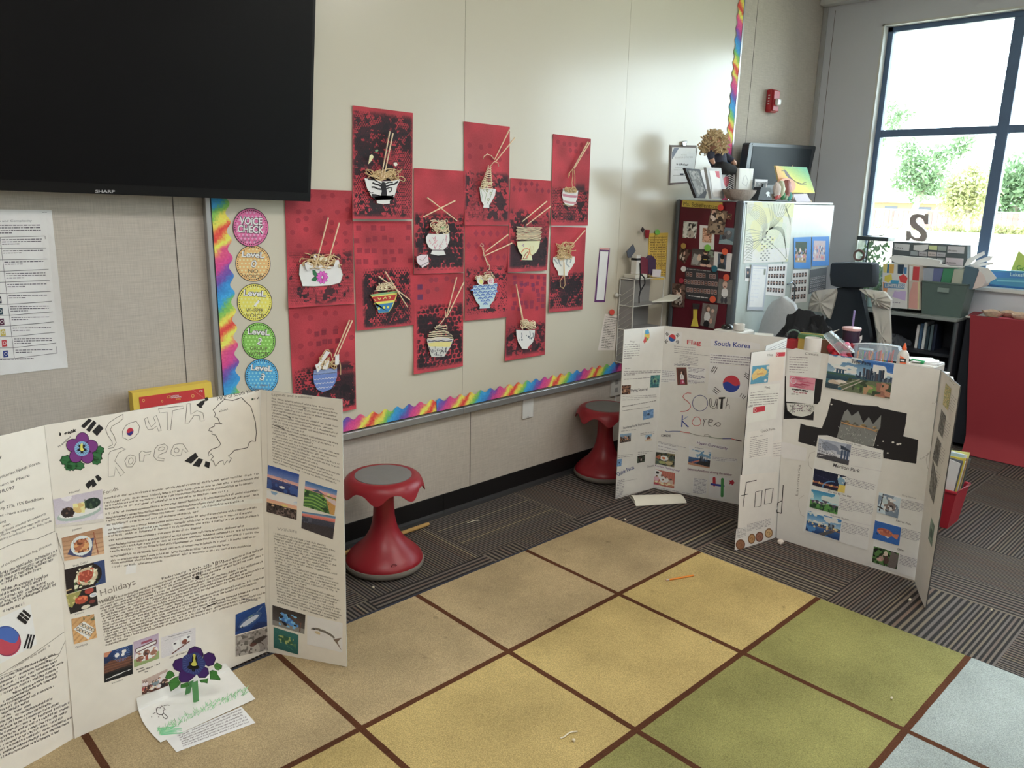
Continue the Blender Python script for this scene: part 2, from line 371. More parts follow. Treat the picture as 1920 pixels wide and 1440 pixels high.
struct(MB().box((-2.3,-3.7,0),(WX, -3.6,3.08)), 'wall_front', CLOTH); struct(MB().box((-2.4,-3.7,0),(-2.3, WY+.12,3.08)), 'wall_back', CLOTH)
BLK = mat('black_rubber_base', (20,19,20),.55, spec=.4)
def base(x0, x1):
    q = MB(); q.box((x0, WY-.006,0),(x1, WY, .106), bev=.002)
    pr = [(WY-.006,.02),(WY-.012,.008),(WY-.03,.0),(WY, 0),(WY, .02)]
    q.hexa([(x0, y, z) for y, z in pr], [(x1, y, z) for y, z in pr], m=1); return q
jx = ony(830,950, WY)[0]
q = base(-2.3, jx-.001); b2 = base(jx+.001,4.08); q.add(np.concatenate(b2.V), b2.F); q.M = q.M[:len(q.F)-len(b2.F)]+b2.M
struct(q, 'baseboard_left', [BLK, mat('cove_toe', (48,48,50),.5)])
struct(MB().box((WX-.006,-3.6,0),(WX, WY, .106)), 'baseboard_right', BLK)
struct(MB().box((WX-.09,-3.6,2.93),(WX, WY, 3.08), bev=.006), 'trim_1', WHITE)
struct(MB().box((-2.3, WY-.05,2.97),(WX-.09, WY, 3.08), bev=.006), 'trim_2', WHITE)
struct(MB().box((WX-.025, WY-.03,.106),(WX, WY, 2.93), bev=.004), 'trim_3', mat('corner_post', (176,176,176),.6))
def window(name, ya, yb, nb):
    f = MB(); xa, xb = WX+.07, WX+.13; w = .045
    f.box((xa, yb-w, Z0),(xb, yb, Z1), bev=.004).box((xa, ya, Z0),(xb, ya+w, Z1), bev=.004).box((xa, ya, Z1-w),(xb, yb, Z1), bev=.004).box((xa, ya, Z0),(xb, yb, Z0+w), bev=.004)
    ms = [ya+(yb-ya)*k/nb for k in range(1, nb)]
    for y in ms: f.box((xa, y-.034, Z0+w),(xb, y+.034, Z1-w), bev=.004)
    f.box((xa+.002, ya+w, 2.026),(xb-.002, yb-w, 2.075), bev=.004)
    o = struct(f, name, FLAREF)
    t = .012; r = MB(); r.box((WX-.004, yb-t, Z0),(WX+.068, yb+.001, Z1)).box((WX-.004, ya-.001, Z0),(WX+.068, ya+t, Z1)).box((WX-.004, ya, Z1-t),(WX+.068, yb, Z1+.001))
    r.box((WX-.03, ya-.02, Z0-.025),(WX+.068, yb+.02, Z0+.001), bev=.004); o2 = r.build('window_frame', WHITE, parent=o)
    g = bpy.data.materials.get('window_glass')
    if not g:
        g = bpy.data.materials.new('window_glass'); g.use_nodes = True; n = g.node_tree.nodes; l = g.node_tree.links; n.remove(n['Principled BSDF'])
        tr = n.new('ShaderNodeBsdfTransparent'); tr.inputs[0].default_value = (.93,.97,.96,1); gl = n.new('ShaderNodeBsdfGlossy'); gl.inputs['Roughness'].default_value = .02
        fr = n.new('ShaderNodeFresnel'); fr.inputs[0].default_value = 1.3; ms_ = n.new('ShaderNodeMixShader'); l.new(fr.outputs[0], ms_.inputs[0]); l.new(tr.outputs[0], ms_.inputs[1]); l.new(gl.outputs[0], ms_.inputs[2]); l.new(ms_.outputs[0], n['Material Output'].inputs[0])
    ys = [ya+w]+ms+[yb-w]
    for i in range(len(ys)-1):
        for za, zb in ((Z0+w, 2.026),(2.075, Z1-w)): MB().box((xa+.027, ys[i]+.0, za),(xa+.031, ys[i+1], zb)).build('pane', g, parent=o)
window('window_1', Y0, Y1,3); window('window_added', -3.2,-.7,3)  # second window is unseen, added to let in side light
# ---------------------------------------------------------------- lamps on the ceiling, above and behind the camera
for k, (lx, ly) in enumerate(((0.4,0.6),(2.9,0.6),(0.4,-1.9),(2.9,-1.9))):
    t = thing('ceiling_light', 'white recessed ceiling light, '+('nearer the whiteboard wall' if k < 2 else 'farther from the whiteboard wall')+(', left' if k % 2 == 0 else ', right'), 'light', (lx, ly, 3.08))
    f = MB().box((lx-.63, ly-.33,3.05),(lx+.63, ly-.30,3.08)).box((lx-.63, ly+.30,3.05),(lx+.63, ly+.33,3.08)).box((lx-.63, ly-.30,3.05),(lx-.60, ly+.30,3.08)).box((lx+.60, ly-.30,3.05),(lx+.63, ly+.30,3.08)); f.build('frame', WHITE, t)
    MB().box((lx-.6, ly-.3,3.062),(lx+.6, ly+.3,3.075)).build('diffuser', mat('diffuser_white', (240,240,235),.5), t)
# ================================================================ rug
def rugmat(name, rgb, fade=(190,178,140)):
    m = mat(name, rgb, .95, var=.07, scale=9, bump=.7, bscale=330, spec=.1); n = m.node_tree.nodes; l = m.node_tree.links; b = n['Principled BSDF']
    old = b.inputs['Base Color'].links[0].from_socket; g = n.new('ShaderNodeNewGeometry')
    z = n.new('ShaderNodeTexNoise'); z.inputs['Scale'].default_value = 3.2; z.inputs['Detail'].default_value = 5; l.new(g.outputs['Position'], z.inputs['Vector'])
    z2 = n.new('ShaderNodeTexNoise'); z2.inputs['Scale'].default_value = 300; z2.inputs['Detail'].default_value = 2; l.new(g.outputs['Position'], z2.inputs['Vector'])
    z3 = n.new('ShaderNodeTexNoise'); z3.inputs['Scale'].default_value = 14; z3.inputs['Detail'].default_value = 3; l.new(g.outputs['Position'], z3.inputs['Vector'])
    r3 = n.new('ShaderNodeMapRange'); r3.inputs[1].default_value = .68; r3.inputs[2].default_value = .76; r3.inputs[3].default_value = 1; r3.inputs[4].default_value = .72; l.new(z3.outputs['Fac'], r3.inputs[0])
    mr = n.new('ShaderNodeMapRange'); mr.inputs[1].default_value = .3; mr.inputs[2].default_value = .7; mr.inputs[3].default_value = .8; mr.inputs[4].default_value = 1.16; l.new(z.outputs['Fac'], mr.inputs[0])
    mr2 = n.new('ShaderNodeMapRange'); mr2.inputs[1].default_value = .25; mr2.inputs[2].default_value = .75; mr2.inputs[3].default_value = .66; mr2.inputs[4].default_value = 1.32; l.new(z2.outputs['Fac'], mr2.inputs[0])
    k = n.new('ShaderNodeMath'); k.operation = 'MULTIPLY'; l.new(mr.outputs[0], k.inputs[0]); l.new(mr2.outputs[0], k.inputs[1]); k2 = n.new('ShaderNodeMath'); k2.operation = 'MULTIPLY'; l.new(k.outputs[0], k2.inputs[0]); l.new(r3.outputs[0], k2.inputs[1])
    mx = n.new('ShaderNodeMix'); mx.data_type = 'RGBA'; mx.blend_type = 'MULTIPLY'; mx.inputs[0].default_value = 1; l.new(old, mx.inputs[6]); l.new(k2.outputs[0], mx.inputs[7]); l.new(mx.outputs[2], b.inputs['Base Color']); return m
RM = [rugmat('rug_tan', (182,162,126)), rugmat('rug_yellow', (194,172,116)), rugmat('rug_green', (146,143,90)), rugmat('rug_bluegrey', (166,176,174)), rugmat('rug_line_brown', (92,58,40)), mat('rug_binding', (50,54,66),.9)]
rug = MB(); xs = [2.912,2.323,1.708,1.10,.49,-.12,-.73]; ys = [2.283,1.752,1.193,.638,.08,-.48]; h = .009; hw = .0095; RN = random.Random(5)
def wob(a, b, n): return [(a+(b-a)*i/n, RN.uniform(-.0016,.0016)) for i in range(n+1)]
for j in range(len(ys)-1):
    for i in range(len(xs)-1):
        x1, x0 = xs[i]-(hw if i else 0), xs[i+1]+hw; y1, y0 = ys[j]-(hw if j else 0), ys[j+1]+hw
        rug.box((x0, y0,0.001),(x1, y1, h), m=j % 4)
for i in range(1, len(xs)): 
    P = wob(ys[-1], ys[0], 60); L = [(xs[i]-hw-abs(o), y) for y, o in P]; R_ = [(xs[i]+hw+abs(o), y) for y, o in wob(ys[-1], ys[0], 60)]
    n = len(L); rug.add([(x, y, h+.0004) for x, y in L+R_], [(k, n+k, n+k+1, k+1) for k in range(n-1)], m=4)
for j in range(1, len(ys)):
    P = wob(xs[-1], xs[0], 60); Q = wob(xs[-1], xs[0], 60); n = len(P)
    rug.add([(x, ys[j]-hw-abs(o), h+.0006) for x, o in P]+[(x, ys[j]+hw+abs(o), h+.0006) for x, o in Q], [(k, k+1, n+k+1, n+k) for k in range(n-1)], m=4)
rug.box((xs[-1], ys[0], 0.0005),(xs[0]+.006, ys[0]+.016,.006), m=5).box((xs[0], ys[-1], 0.0005),(xs[0]+.006, ys[0], .006), m=5)
prop(rug.build('area_rug', RM), 'large low pile rug of tan, yellow, green and blue-grey squares with brown lines', 'rug')
# ================================================================ wobble stools
STR = mat('red_plastic', (146,28,40),.38, var=.04, scale=8, spec=.5); STG = mat('grey_seat_pad', (128,126,124),.8, bump=.2); STB = mat('grey_rubber_foot', (124,118,110),.75)
def stool(x, y, rot):
    t = thing('wobble_stool', 'red wobble stool with grey pad, beside the tall handwritten poster board', 'stool', (x, y, 0))
    pr = [(.04,.030),(.158,.030),(.1645,.034),(.165,.040),(.160,.052),(.147,.068),(.128,.086),(.108,.104),(.089,.124),(.073,.147),(.060,.173),(.051,.203),(.0455,.24),(.043,.29),(.043,.34),(.046,.365),(.054,.385)]
    b = MB().lathe((x, y, 0), pr, 40); o = b.build('pedestal', STR, t, True)
    f = MB().lathe((x, y, 0), [(.03,0.0),(.12,.001),(.152,.004),(.163,.010),(.169,.020),(.1705,.030),(.168,.037),(.163,.038)], 40); f.build('foot_ring', STB, t, True)
    a = math.atan2(-y, -x)+.25; e = MB(); cx, cy, cz = x+.150*math.cos(a), y+.150*math.sin(a),.070
    e.tube([(cx+.011*math.cos(k*PI/6)*-math.sin(a), cy+.011*math.cos(k*PI/6)*math.cos(a), cz+.006*math.sin(k*PI/6)-.002) for k in range(12)], .0014, closed=True); e.build('molded_slot', mat('dark_red_plastic', (110,20,30),.5), t, True)
    R = [(.114,.412),(.122,.416),(.133,.417),(.145,.413),(.156,.404),(.164,.392),(.168,.380),(.169,.371),(.164,.370),(.156,.382),(.143,.393),(.12,.398),(.05,.392)]
    def rad(i, th, r, z):
        k = (.5+.5*math.cos(7*(th-rot))); k = k**1.4
        d = {5: .25,6: .6,7: 1.0,8: 1.0,9: .8,10: .3}.get(i, 0); return r+.007*d*k, z-.030*d*k+.010*d*(1-k)
    MB().lathe((x, y, 0), R, 72, radial=rad).build('seat', STR, t, True)
    MB().lathe((x, y, 0), [(.119,.4105),(.1185,.4168),(.105,.4178),(.03,.4165),(.001,.4165)], 40).build('seat_pad', STG, t, True)
    return t
def dup(root, loc, name=None, label=None, rotz=0):
    r = root.copy(); COL.objects.link(r); r.location = loc; r.rotation_euler = (0,0, rotz)
    if label: r['label'] = label
    for ch in list(root.children):
        c = ch.copy(); COL.objects.link(c); c.parent = r
        for g in list(ch.children): d = g.copy(); COL.objects.link(d); d.parent = c
    return r
st1 = stool(1.771,2.596,.35); st1['group'] = 'red wobble stools by the wall'
dup(st1,(3.362,2.700,0), label='red wobble stool with grey pad, half hidden behind the printed South Korea board')
# ================================================================ whiteboard wall
class Off:
    def __init__(s, surf, d): s.s = surf; s.d = d
    def P(s, px, off=0.0): return s.s.P(px, off+s.d)
WB = WY-.022      # face of the whiteboard
PAPER = printed(); GLOSSY = printed('printed_glossy', .55,.25)
def cutout(surf, poly, thick, col, art=None):
    """flat shape cut from card: polygon in photo pixels, real thickness, art drawn on its face"""
    a = Art(Off(surf, thick)); B = surf.P(poly, 0.0003); T = surf.P(poly, thick); a.hexa(list(B), list(T), col)
    if art: art(a)
    return a
wbm = mat('whiteboard_enamel', (212,206,190),.24, var=.01, scale=3, spec=.5)
alum = mat('brushed_aluminium', (182,184,186),.35,.7)
t = thing('whiteboard', 'long cream whiteboard with rainbow border, on the wall between television and cabinet', 'whiteboard', (2.95, WY, 1.7))
xl, xr, zb, zt = 1.215,4.692,.545,2.93
s1 = ony(868,600, WB)[0]; s2 = ony(1176,150, WB)[0]
for a_, b_ in ((xl, s1),(s1, s2),(s2, xr)): MB().box((a_+.0009, WB, zb),(b_-.0009, WY-.002, zt)).build('panel', wbm, t)
MB().box((xl-.02, WB-.006, zb-.01),(xl, WY-.001, zt), bev=.003).build('side_frame', alum, t); MB().box((xr, WB-.006, zb-.01),(xr+.02, WY-.001, zt), bev=.003).build('side_frame', alum, t)
f = MB()
for a_, b_ in ((xl-.02, s1-.001),(s1+.001, s2),(s2+.001, xr+.02)): f.box((a_, WB-.014, zb-.034),(b_, WY-.001, zb), bev=.004)
f.build('bottom_rail', alum, t)
# ---- wavy rainbow borders
CYC = [(38,128,196),(110,72,160),(198,56,132),(206,70,120),(240,214,60),(206,52,48),(238,200,56),(116,178,70),(38,148,206)]
def border(name, label, base0, base1, widthv, wave, per, phase, dark=True, seed=0, crossn=9):
    """strip from base0 to base1 (3-D), its wavy edge reaching towards widthv"""
    b0, b1, wv = [np.array(v, float) for v in (base0, base1, widthv)]; L = np.linalg.norm(b1-b0); n = int(L/.006); rs = np.random.RandomState(seed)
    nz = np.convolve(rs.rand(n+41)-.5, np.ones(5)/5, 'same'); V = []; F = []; C = []; lift = np.array([0,-.004,0])
    for i in range(n+1):
        s = L*i/n; w = 1+wave*math.sin(2*PI*s/.066)
        for j in range(crossn+1):
            q = j/crossn; V.append(b0+(b1-b0)*i/n+wv*q*w+lift*(1-.7*q)+(0,-.0005,0))
    cc = np.array(CYC, float)
    for i in range(n):
        s = L*i/n
        for j in range(crossn):
            q = j/crossn; k = (phase+(s-.05*q)/per+nz[i]*.09+nz[(i*3+j*7) % (n+20)]*.06) % 1*len(cc); k0 = int(k) % len(cc); fr = k-int(k)
            fr = fr*fr*(3-2*fr); c = cc[k0]*(1-fr)+cc[(k0+1) % len(cc)]*fr+rs.uniform(-6,6)
            F.append((i*(crossn+1)+j, (i+1)*(crossn+1)+j, (i+1)*(crossn+1)+j+1, i*(crossn+1)+j+1)); C.append(c)
    m = MB(); m.add(V, F, np.clip(C, 0,255))
    e = wv/np.linalg.norm(wv)*.0022; u = (b1-b0)/L
    m.add([b0-e+(0,-.0048,0), b1-e+(0,-.0048,0), b1+e*.6+(0,-.0048,0), b0+e*.6+(0,-.0048,0)], [(0,1,2,3)], (28,26,30))
    o = m.build(name, PAPER); return prop(o, label, 'border strip', 'rainbow border strips of the whiteboard')
zB = zb+.002; Yb = WB-.0008; xm = ony(820,775, Yb)[0]
border('border_strip', 'wavy rainbow paper strip along the bottom of the whiteboard, left piece', (xl, Yb, zB),(xm, Yb, zB+.004),(0,0,.056),.16,.335,.62, seed=1)
border('border_strip', 'wavy rainbow paper strip along the bottom of the whiteboard, right piece behind the second stool', (xm-.01, Yb-.004, zB+.004),(xr, Yb-.004, zB+.012),(0,0,.054),.16,.335,.12, seed=2)
border('border_strip', 'wavy rainbow paper strip up the left edge of the whiteboard beside the voice level circles', (xl+.001, Yb-.001, zb+.03),(xl+.001, Yb-.001,2.9),(.062,0,0),.14,.36,.30, seed=3)
border('border_strip', 'wavy rainbow paper strip up the far right edge of the whiteboard', (xr-.002, Yb-.001, zb+.2),(xr-.002, Yb-.001,2.92),(-.06,0,0),.14,.36,.1, seed=4)
# ---- voice level circles
def circ_label(cx, cy, rx, ry, col, dot, l1, l2, l3, l4, label, z=0):
    s = AxisSurf(1, WB-.0005-z); a = Art(s); sk = .076*.0
    E = lambda q: [(cx+rx*q*math.cos(t), cy+ry*q*math.sin(t)+.02*rx*q*math.cos(t)) for t in [2*PI*i/40 for i in range(40)]]
    a.hexa(list(s.P(E(1.0),0)), list(s.P(E(1.0),.0006)),(45,40,48)); a.s = Off(s, .0006)
    a.poly(E(.965), col); a.L = 2
    for i in range(-5,6):
        for j in range(-5,6):
            x, y = (i+.5*(j % 2))*.21, j*.19
            if x*x+y*y < .66: a.ell(cx+x*rx, cy+y*ry, rx*.055, ry*.055, dot, n=8)
    for k in range(46): q = 2*PI*k/46; a.ell(cx+rx*.88*math.cos(q), cy+ry*.88*math.sin(q),1.05,1.2,(40,34,40), n=6)
    def big(txt, y, w, h):
        if not txt: return
        y = cy+y*ry; w = w*rx; A = (cx-w, y-1.0); B = (cx+w, y+1.5)
        a.L = 3; a.text(txt, A, B, h, (60,50,60), bold=.075); a.L = 4; a.text(txt, A, B, h, (250,248,250), bold=.028)
    big(l1,-.34 if l2 != 'CHECK' else -.16,.64, ry*.3 if l2 != 'CHECK' else ry*.36); big(l2,.18 if l2 != 'CHECK' else .26,({'O': .15, '1': .045, '2': .12, '3': .12}.get(l2,.74)), ry*.36)
    a.L = 3
    if l3:
        for q, tx in enumerate((l3, l4)):
            if tx: a.text(tx, (cx-rx*(.5 if len(tx) > 3 else .28), cy+ry*(.5+.28*q)),(cx+rx*(.5 if len(tx) > 3 else .28), cy+ry*(.5+.28*q)+1), ry*.2,(86,76,60), bold=.0)
    else:
        for q in range(2): a.hand((cx-rx*.55, cy+ry*(.52+.22*q)),(cx+rx*.55, cy+ry*(.52+.22*q)+1), ry*.12,(110,100,112),.8, seed=int(cx+q))
    prop(a.build('voice_level_circle', PAPER), label, 'paper circle', 'voice level circles down the left of the whiteboard')
circ_label(470,426.5,33.5,36.5,(205,98,150),(224,150,188), 'VOiCE', 'CHECK', '', '', 'round pink paper circle reading VOICE CHECK, topmost of the column', .0012)
circ_label(474.5,494,33,34.5,(236,168,104),(246,200,152), 'LeveL', 'O', 'NO', 'VOICE', 'round orange paper circle reading LEVEL 0 NO VOICE')
circ_label(477.5,567,33,35.5,(240,200,74),(248,222,130), 'LeveL', '1', 'WHISPER', 'VOICE', 'round yellow paper circle reading LEVEL 1 WHISPER VOICE')
circ_label(485,639,32,34.5,(120,182,72),(160,208,116), 'LeveL', '2', 'GROUP', 'VOICE', 'round green paper circle reading LEVEL 2')
circ_label(490.5,706,31.5,33.5,(66,156,206),(122,190,226), 'LeveL', '3', '', '', 'round blue paper circle reading LEVEL 3, lowest of the column')
# ---------------------------------------------------------------- noodle collages
RED = (176,40,58)
def paperpic(seed, top, low, w=132, h=240):
    p = Pic(w, h, (168,44,58), seed); n = p.noise(4,6); p.a = p.a*(.88+.24*n[..., None]); p.a += (p.r.rand(h, w, 1)-.5)*10
    dk = (122,26,46)
    def stamp(x, y, kind, c=dk, r=.045, k=.6):
        ry = r*w/h
        if kind == 'o':
            p.ell(x, y, r, ry, c, k=k*.55); d = np.hypot((p.X-x)/r, (p.Y-y)/ry); p.put((np.abs(d-.85) < .13) | (np.abs(d-.35) < .12), c, k*.6)
        elif kind == 's': p.rect(x-r, y-ry, x+r, y+ry, c, k*.6); p.put((np.abs(p.X-x) < r) & (np.abs(p.Y-y) < ry) & (((p.X-x)*w*1.1 % 4 < 1.6) | ((p.Y-y)*h*1.1 % 4 < 1.5)), c, k*.5)
        elif kind == 'd': p.put(np.abs(p.X-x)/r+np.abs(p.Y-y)/(ry*1.3) < 1, c, k)
    for (kind, x0, y0, x1, y1, nx, ny, jit, c, r, k) in top:
        for i in range(nx):
            for j in range(ny):
                if p.r.rand() < .82: stamp(x0+(x1-x0)*(i+.5)/nx+p.r.uniform(-jit, jit), y0+(y1-y0)*(j+.5)/ny+p.r.uniform(-jit, jit)*.5, kind, c or dk, r, k)
    for (kind, y0, x0, x1, y1, s, thr, k) in low:
        n2 = p.noise(34,60); n1 = .45*p.noise(5,9)+.33*p.noise(13,24)+.22*n2; n1 = (n1-.5)*1.35+.5; fade = np.clip((p.Y-y0)/.06,0,1)*np.clip((y1-p.Y)/.04,0,1)*np.clip((p.X-x0)/.05,0,1)*np.clip((x1-p.X)/.05,0,1)
        m = n1 > thr+.05; X = p.X*w; Y = p.Y*h
        if kind == 'hex':
            row = np.floor(Y/(s*.87)); xx = (X+(row % 2)*s/2) % s-s/2; yy = Y % (s*.87)-s*.435; dot = np.hypot(xx, yy) < s*.40
            p.put(dot & (n2 > .22) & (n1 > thr-.3),(26,20,26), k*fade*.9); p.put(m & (n1 > thr+.17),(24,20,26), fade*.82)
        elif kind == 'circ':
            row = np.floor(Y/s); xx = (X+(row % 2)*s*.5) % s-s/2; yy = Y % s-s/2; d = np.hypot(xx, yy)
            p.put((d < s*.44) & (n1 > thr-.12),(30,22,28), k*fade*.85); p.put((d < s*.22) & (n2 > .6),(90,26,40), fade*.5); p.put(m & (n1 > thr+.15),(24,20,26), fade*.85)
        elif kind == 'smear': p.put(m, (32,26,34), k*fade*.85); p.put((n2 > .72),(60,24,36), fade*.5*k)
        elif kind == 'text':
            p.put(((Y % s) < s*.5) & (n2 > .45) & ((X*.7+np.floor(Y/s)*3) % 5 < 3.4),(40,22,34), k*fade*.75); p.put(m, (28,22,30), fade*.8)
    return p.out()
YARN = mat('jute_yarn', (228,202,158),.85, var=.15, scale=60); YARN2 = mat('pale_jute_yarn', (244,230,200),.85, var=.12, scale=60); STICK = mat('pale_wood_stick', (246,224,190),.6, var=.06)
def curl(p0, p1, amp, loops, seed, n=40):
    """loopy path between two pixel points"""
    r = random.Random(seed); (x0, y0),(x1, y1) = p0, p1; ph = r.random()*6; P = []
    for i in range(n+1):
        t = i/n; a = ph+2*PI*loops*t; P.append((x0+(x1-x0)*t+amp*math.cos(a)*(.6+.4*math.sin(3*t+ph)), y0+(y1-y0)*t+amp*.7*math.sin(a)))
    return P
def yarn(mb, surf, px, r=.0019, o0=.009, seed=0, closed=False):
    px = np.array(px, float); k = len(px); rs = random.Random(seed); a, b = rs.random()*6, rs.random()*2+1
    offs = [o0+.0045*math.sin(a+b*6*i/k) for i in range(k)]
    P = np.concatenate([surf.P(px[i:i+1], offs[i]) for i in range(k)]); mb.tube(P, r, n=5, closed=closed)
def stick(surf, a, b, parent, r=.0032, o0=.012, o1=None):
    P = np.concatenate([surf.P([a], o0), surf.P([b], o1 if o1 is not None else o0)]); MB().tube(P, r, n=8, taper=.72).build('chopstick', STICK, parent, True)
def collage(label, quad, pic, bowl=None, sticks=(), noodles=None, toppings=(), curlb=.012, z=0.0, bow=.004, pale=False):
    bt, bd, ba = (bowl or (None, None, None))
    disp = lambda u, v: z+.002+curlb*np.clip((v-.72)/.28,0,2)**2+bow*np.sin(np.clip(v, 0,1)*PI)*np.abs(2*u-1)**2*(.6)+.003*np.clip((.06-v)/.06,0,1)
    s = AxisSurf(1, WB, -1, quad, disp)
    def flat(poly, d): uv = happ(s.H, poly); return AxisSurf(1, WB-float(np.max(disp(uv[:, 0], uv[:, 1])))-d)
    c = s.P([(sum(q[0] for q in quad)/4, sum(q[1] for q in quad)/4)], 0)[0]
    t = thing('noodle_collage', label, 'artwork', c, 'red noodle bowl artworks on the whiteboard')
    a = Art(s); a.L = 1; a.raster(pic, quad)
    E = [happ(homog(((0,0),(1,0),(1,1),(0,1)), quad), [(x, y)])[0] for x, y in [(i/8,0) for i in range(9)]+[(1, i/12) for i in range(1,13)]+[(1-i/8,1) for i in range(1,9)]+[(0,1-i/12) for i in range(1,12)]]
    F0 = s.P(E, LAY*.9); B0 = s.P(E, -.0004); n = len(E); a.add(list(F0)+list(B0), [(i, (i+1) % n, n+(i+1) % n, n+i) for i in range(n)], (205,90,100)); a.build('paper', PAPER, t)
    if bt is not None: cutout(flat(bt, .001), bt, .0045, bd, ba).build('bowl', PAPER, t)
    if noodles:
        m = MB(); noodles(m, s); m.build('noodle_bundle', YARN2 if pale else YARN, t, True)
    for q in sticks: stick(s, q[0], q[1], t, o0=.014, o1=(q[2] if len(q) > 2 else .014))
    for nm, pl, cl, fn in toppings: cutout(flat(pl, .0135), pl, .0012, cl, fn).build(nm, PAPER, t)
    return t
def el(cx, cy, rx, ry, n=16, rot=0): return [(cx+rx*math.cos(2*PI*i/n)*math.cos(rot)-ry*math.sin(2*PI*i/n)*math.sin(rot), cy+rx*math.cos(2*PI*i/n)*math.sin(rot)+ry*math.sin(2*PI*i/n)*math.cos(rot)) for i in range(n)]
def tangle(x0, y0, x1, y1, n, amp, seed):
    def f(m, s):
        r = random.Random(seed)
        for k in range(n):
            a = (r.uniform(x0, x1), r.uniform(y0, y1)); b = (r.uniform(x0, x1), r.uniform(y0, y1))
            yarn(m, s, curl(a, b, amp*r.uniform(.5,1), r.uniform(1,2.6), seed*31+k, 26), seed=k, o0=.008+.005*r.random())
    return f
def rows(L, seed, o=.010):
    """zigzag rows: list of (x0,y0,x1,y1)"""
    def f(m, s):
        r = random.Random(seed); P = []
        for k, (x0, y0, x1, y1) in enumerate(L):
            q = [(x0+(x1-x0)*t, y0+(y1-y0)*t+r.uniform(-.5,.5)) for t in [i/8 for i in range(9)]]; P += q if k % 2 == 0 else q[::-1]
        yarn(m, s, P, o0=o, seed=seed)
    return f
def both(*fs):
    def f(m, s):
        for g in fs: g(m, s)
    return f
def loopy(pts, r=.0019, o=.011):
    return lambda m, s: yarn(m, s, pts, r, o)
c1, c2, c3 = crop(520,340,6), crop(530,560,6), crop(650,190,6); c4, c5, c6, c7 = crop(760,310,6.859), crop(760,500,6.857), crop(860,220,6.545), crop(860,400,6.545)
BK = (34,32,36); CR_ = (232,228,214)
# A white bowl with a pink flower
def artA(a):
    cx, cy = c1(505,1080)[0]
    for k in range(10):
        t = 2*PI*k/10; a.L = 1; a.ell(cx+6.5*math.cos(t), cy+7.5*math.sin(t),5.2,3.1,(120,40,110), t, 10); a.L = 2; a.ell(cx+6.5*math.cos(t), cy+7.5*math.sin(t),4.5,2.5,(214,90,190), t, 10)
    for q in (c1(395,1000,425,1000,455,1060,430,1070,400,1045), c1(378,1110,420,1070,465,1075,430,1125,400,1120)): a.L = 1; a.poly(q, (40,110,70)); a.line(q, .7, BK, True)
    a.line(c1(250,940,245,1050,285,1180,420,1182,600,1170,710,1140,738,1050,700,930),.8,(110,105,96))
wonton = lambda a: a.line([tuple(p) for p in el(*wc, 3,3)], .8,(150,130,140), True)
def top(kind, poly, col=(232,220,220), fn=None): return (kind, poly, col, fn)
collage('red noodle collage with white bowl and pink flower, under the television corner', c1(80,80,840,105,865,1375,125,1425),
    paperpic(1, [('o', .05,.02,1,.5,5,5,.06, None, .038,.7)], [('smear', .50,.1,1,.66,0,.55,.7),('smear', .80,.1,.95,.99,0,.60,.9),('hex', .5,0,1,.99,4,.62,.35)]),
    (c1(255,935,300,925,480,945,620,960,700,925,725,1000,738,1060,710,1140,600,1172,420,1184,285,1180,262,1110,245,1050), CR_, artA),
    sticks=[(c1(572,410)[0], c1(430,960)[0]),(c1(698,465)[0], c1(548,990)[0])],
    noodles=both(tangle(564,478,637,500,20,7,11), rows([(566,494,632,497),(568,498,630,500),(572,489,634,491),(566,485,630,487)], 3,.006)),
    toppings=[top('wonton', c1(308,920,345,905,395,935,400,965,340,1008,318,975)), top('wonton', c1(408,850,425,815,440,850,438,890,420,900)), top('mushroom', el(*c1(518,874)[0], 7.5,4),(206,200,176)), top('wonton', c1(462,965,485,935,510,955,505,990,485,1000)), top('wonton', c1(630,980,655,890,690,880,700,920,660,965))])
# B blue striped bowl
def artB(a):
    a.L = 1; a.poly(c2(352,800,610,785,612,835,352,860),(130,150,196))
    for k, y in enumerate((855,912,962,1012)):
        a.line(c2(*sum([[x, y+6*((i % 2)*2-1)-(x-345)*.1] for i, x in enumerate(range(350+10*k*(k > 1),612-12*k*(k > 1),17))], [])),1.0,(216,224,240))
collage('red noodle collage with blue wavy-striped bowl, lowest left, behind the tall handwritten board', c2(65,105,808,60,828,1240,135,1380),
    paperpic(2, [('o', .0,.02,1,.5,5,4,.05, None, .042,.6),('s', .35,.2,.75,.45,4,3,.02,(104,24,44),.04,.9)], [('hex', .52,.02,.62,.95,6.5,.50,.9),('smear', .50,.6,1,.62,0,.45,1),('smear', .60,.1,1,.98,0,.47,1),('hex', .6,.4,1,.98,5,.5,.6)]),
    (c2(352,800,480,790,612,780,614,870,590,950,540,1020,450,1052,385,1020,352,950,342,880),(96,122,186), artB),
    sticks=[(c2(752,240)[0], c2(575,660)[0]),(c2(785,243)[0], c2(612,640)[0])],
    noodles=both(tangle(596,672,632,690,14,6,21), loopy(c2(400,760,430,660,480,580,515,575,545,620,560,690,600,740)), loopy(c2(600,690,640,700,652,760,652,855))),
    toppings=[top('paper_strip', c2(365,745,400,730,490,585,535,605,440,730,440,780,392,832,378,790),(226,222,230)), top('paper_strip', c2(450,790,480,690,528,700,500,798),(222,206,204)), top('paper_strip', c2(592,630,636,625,634,740,590,745),(230,224,226))])
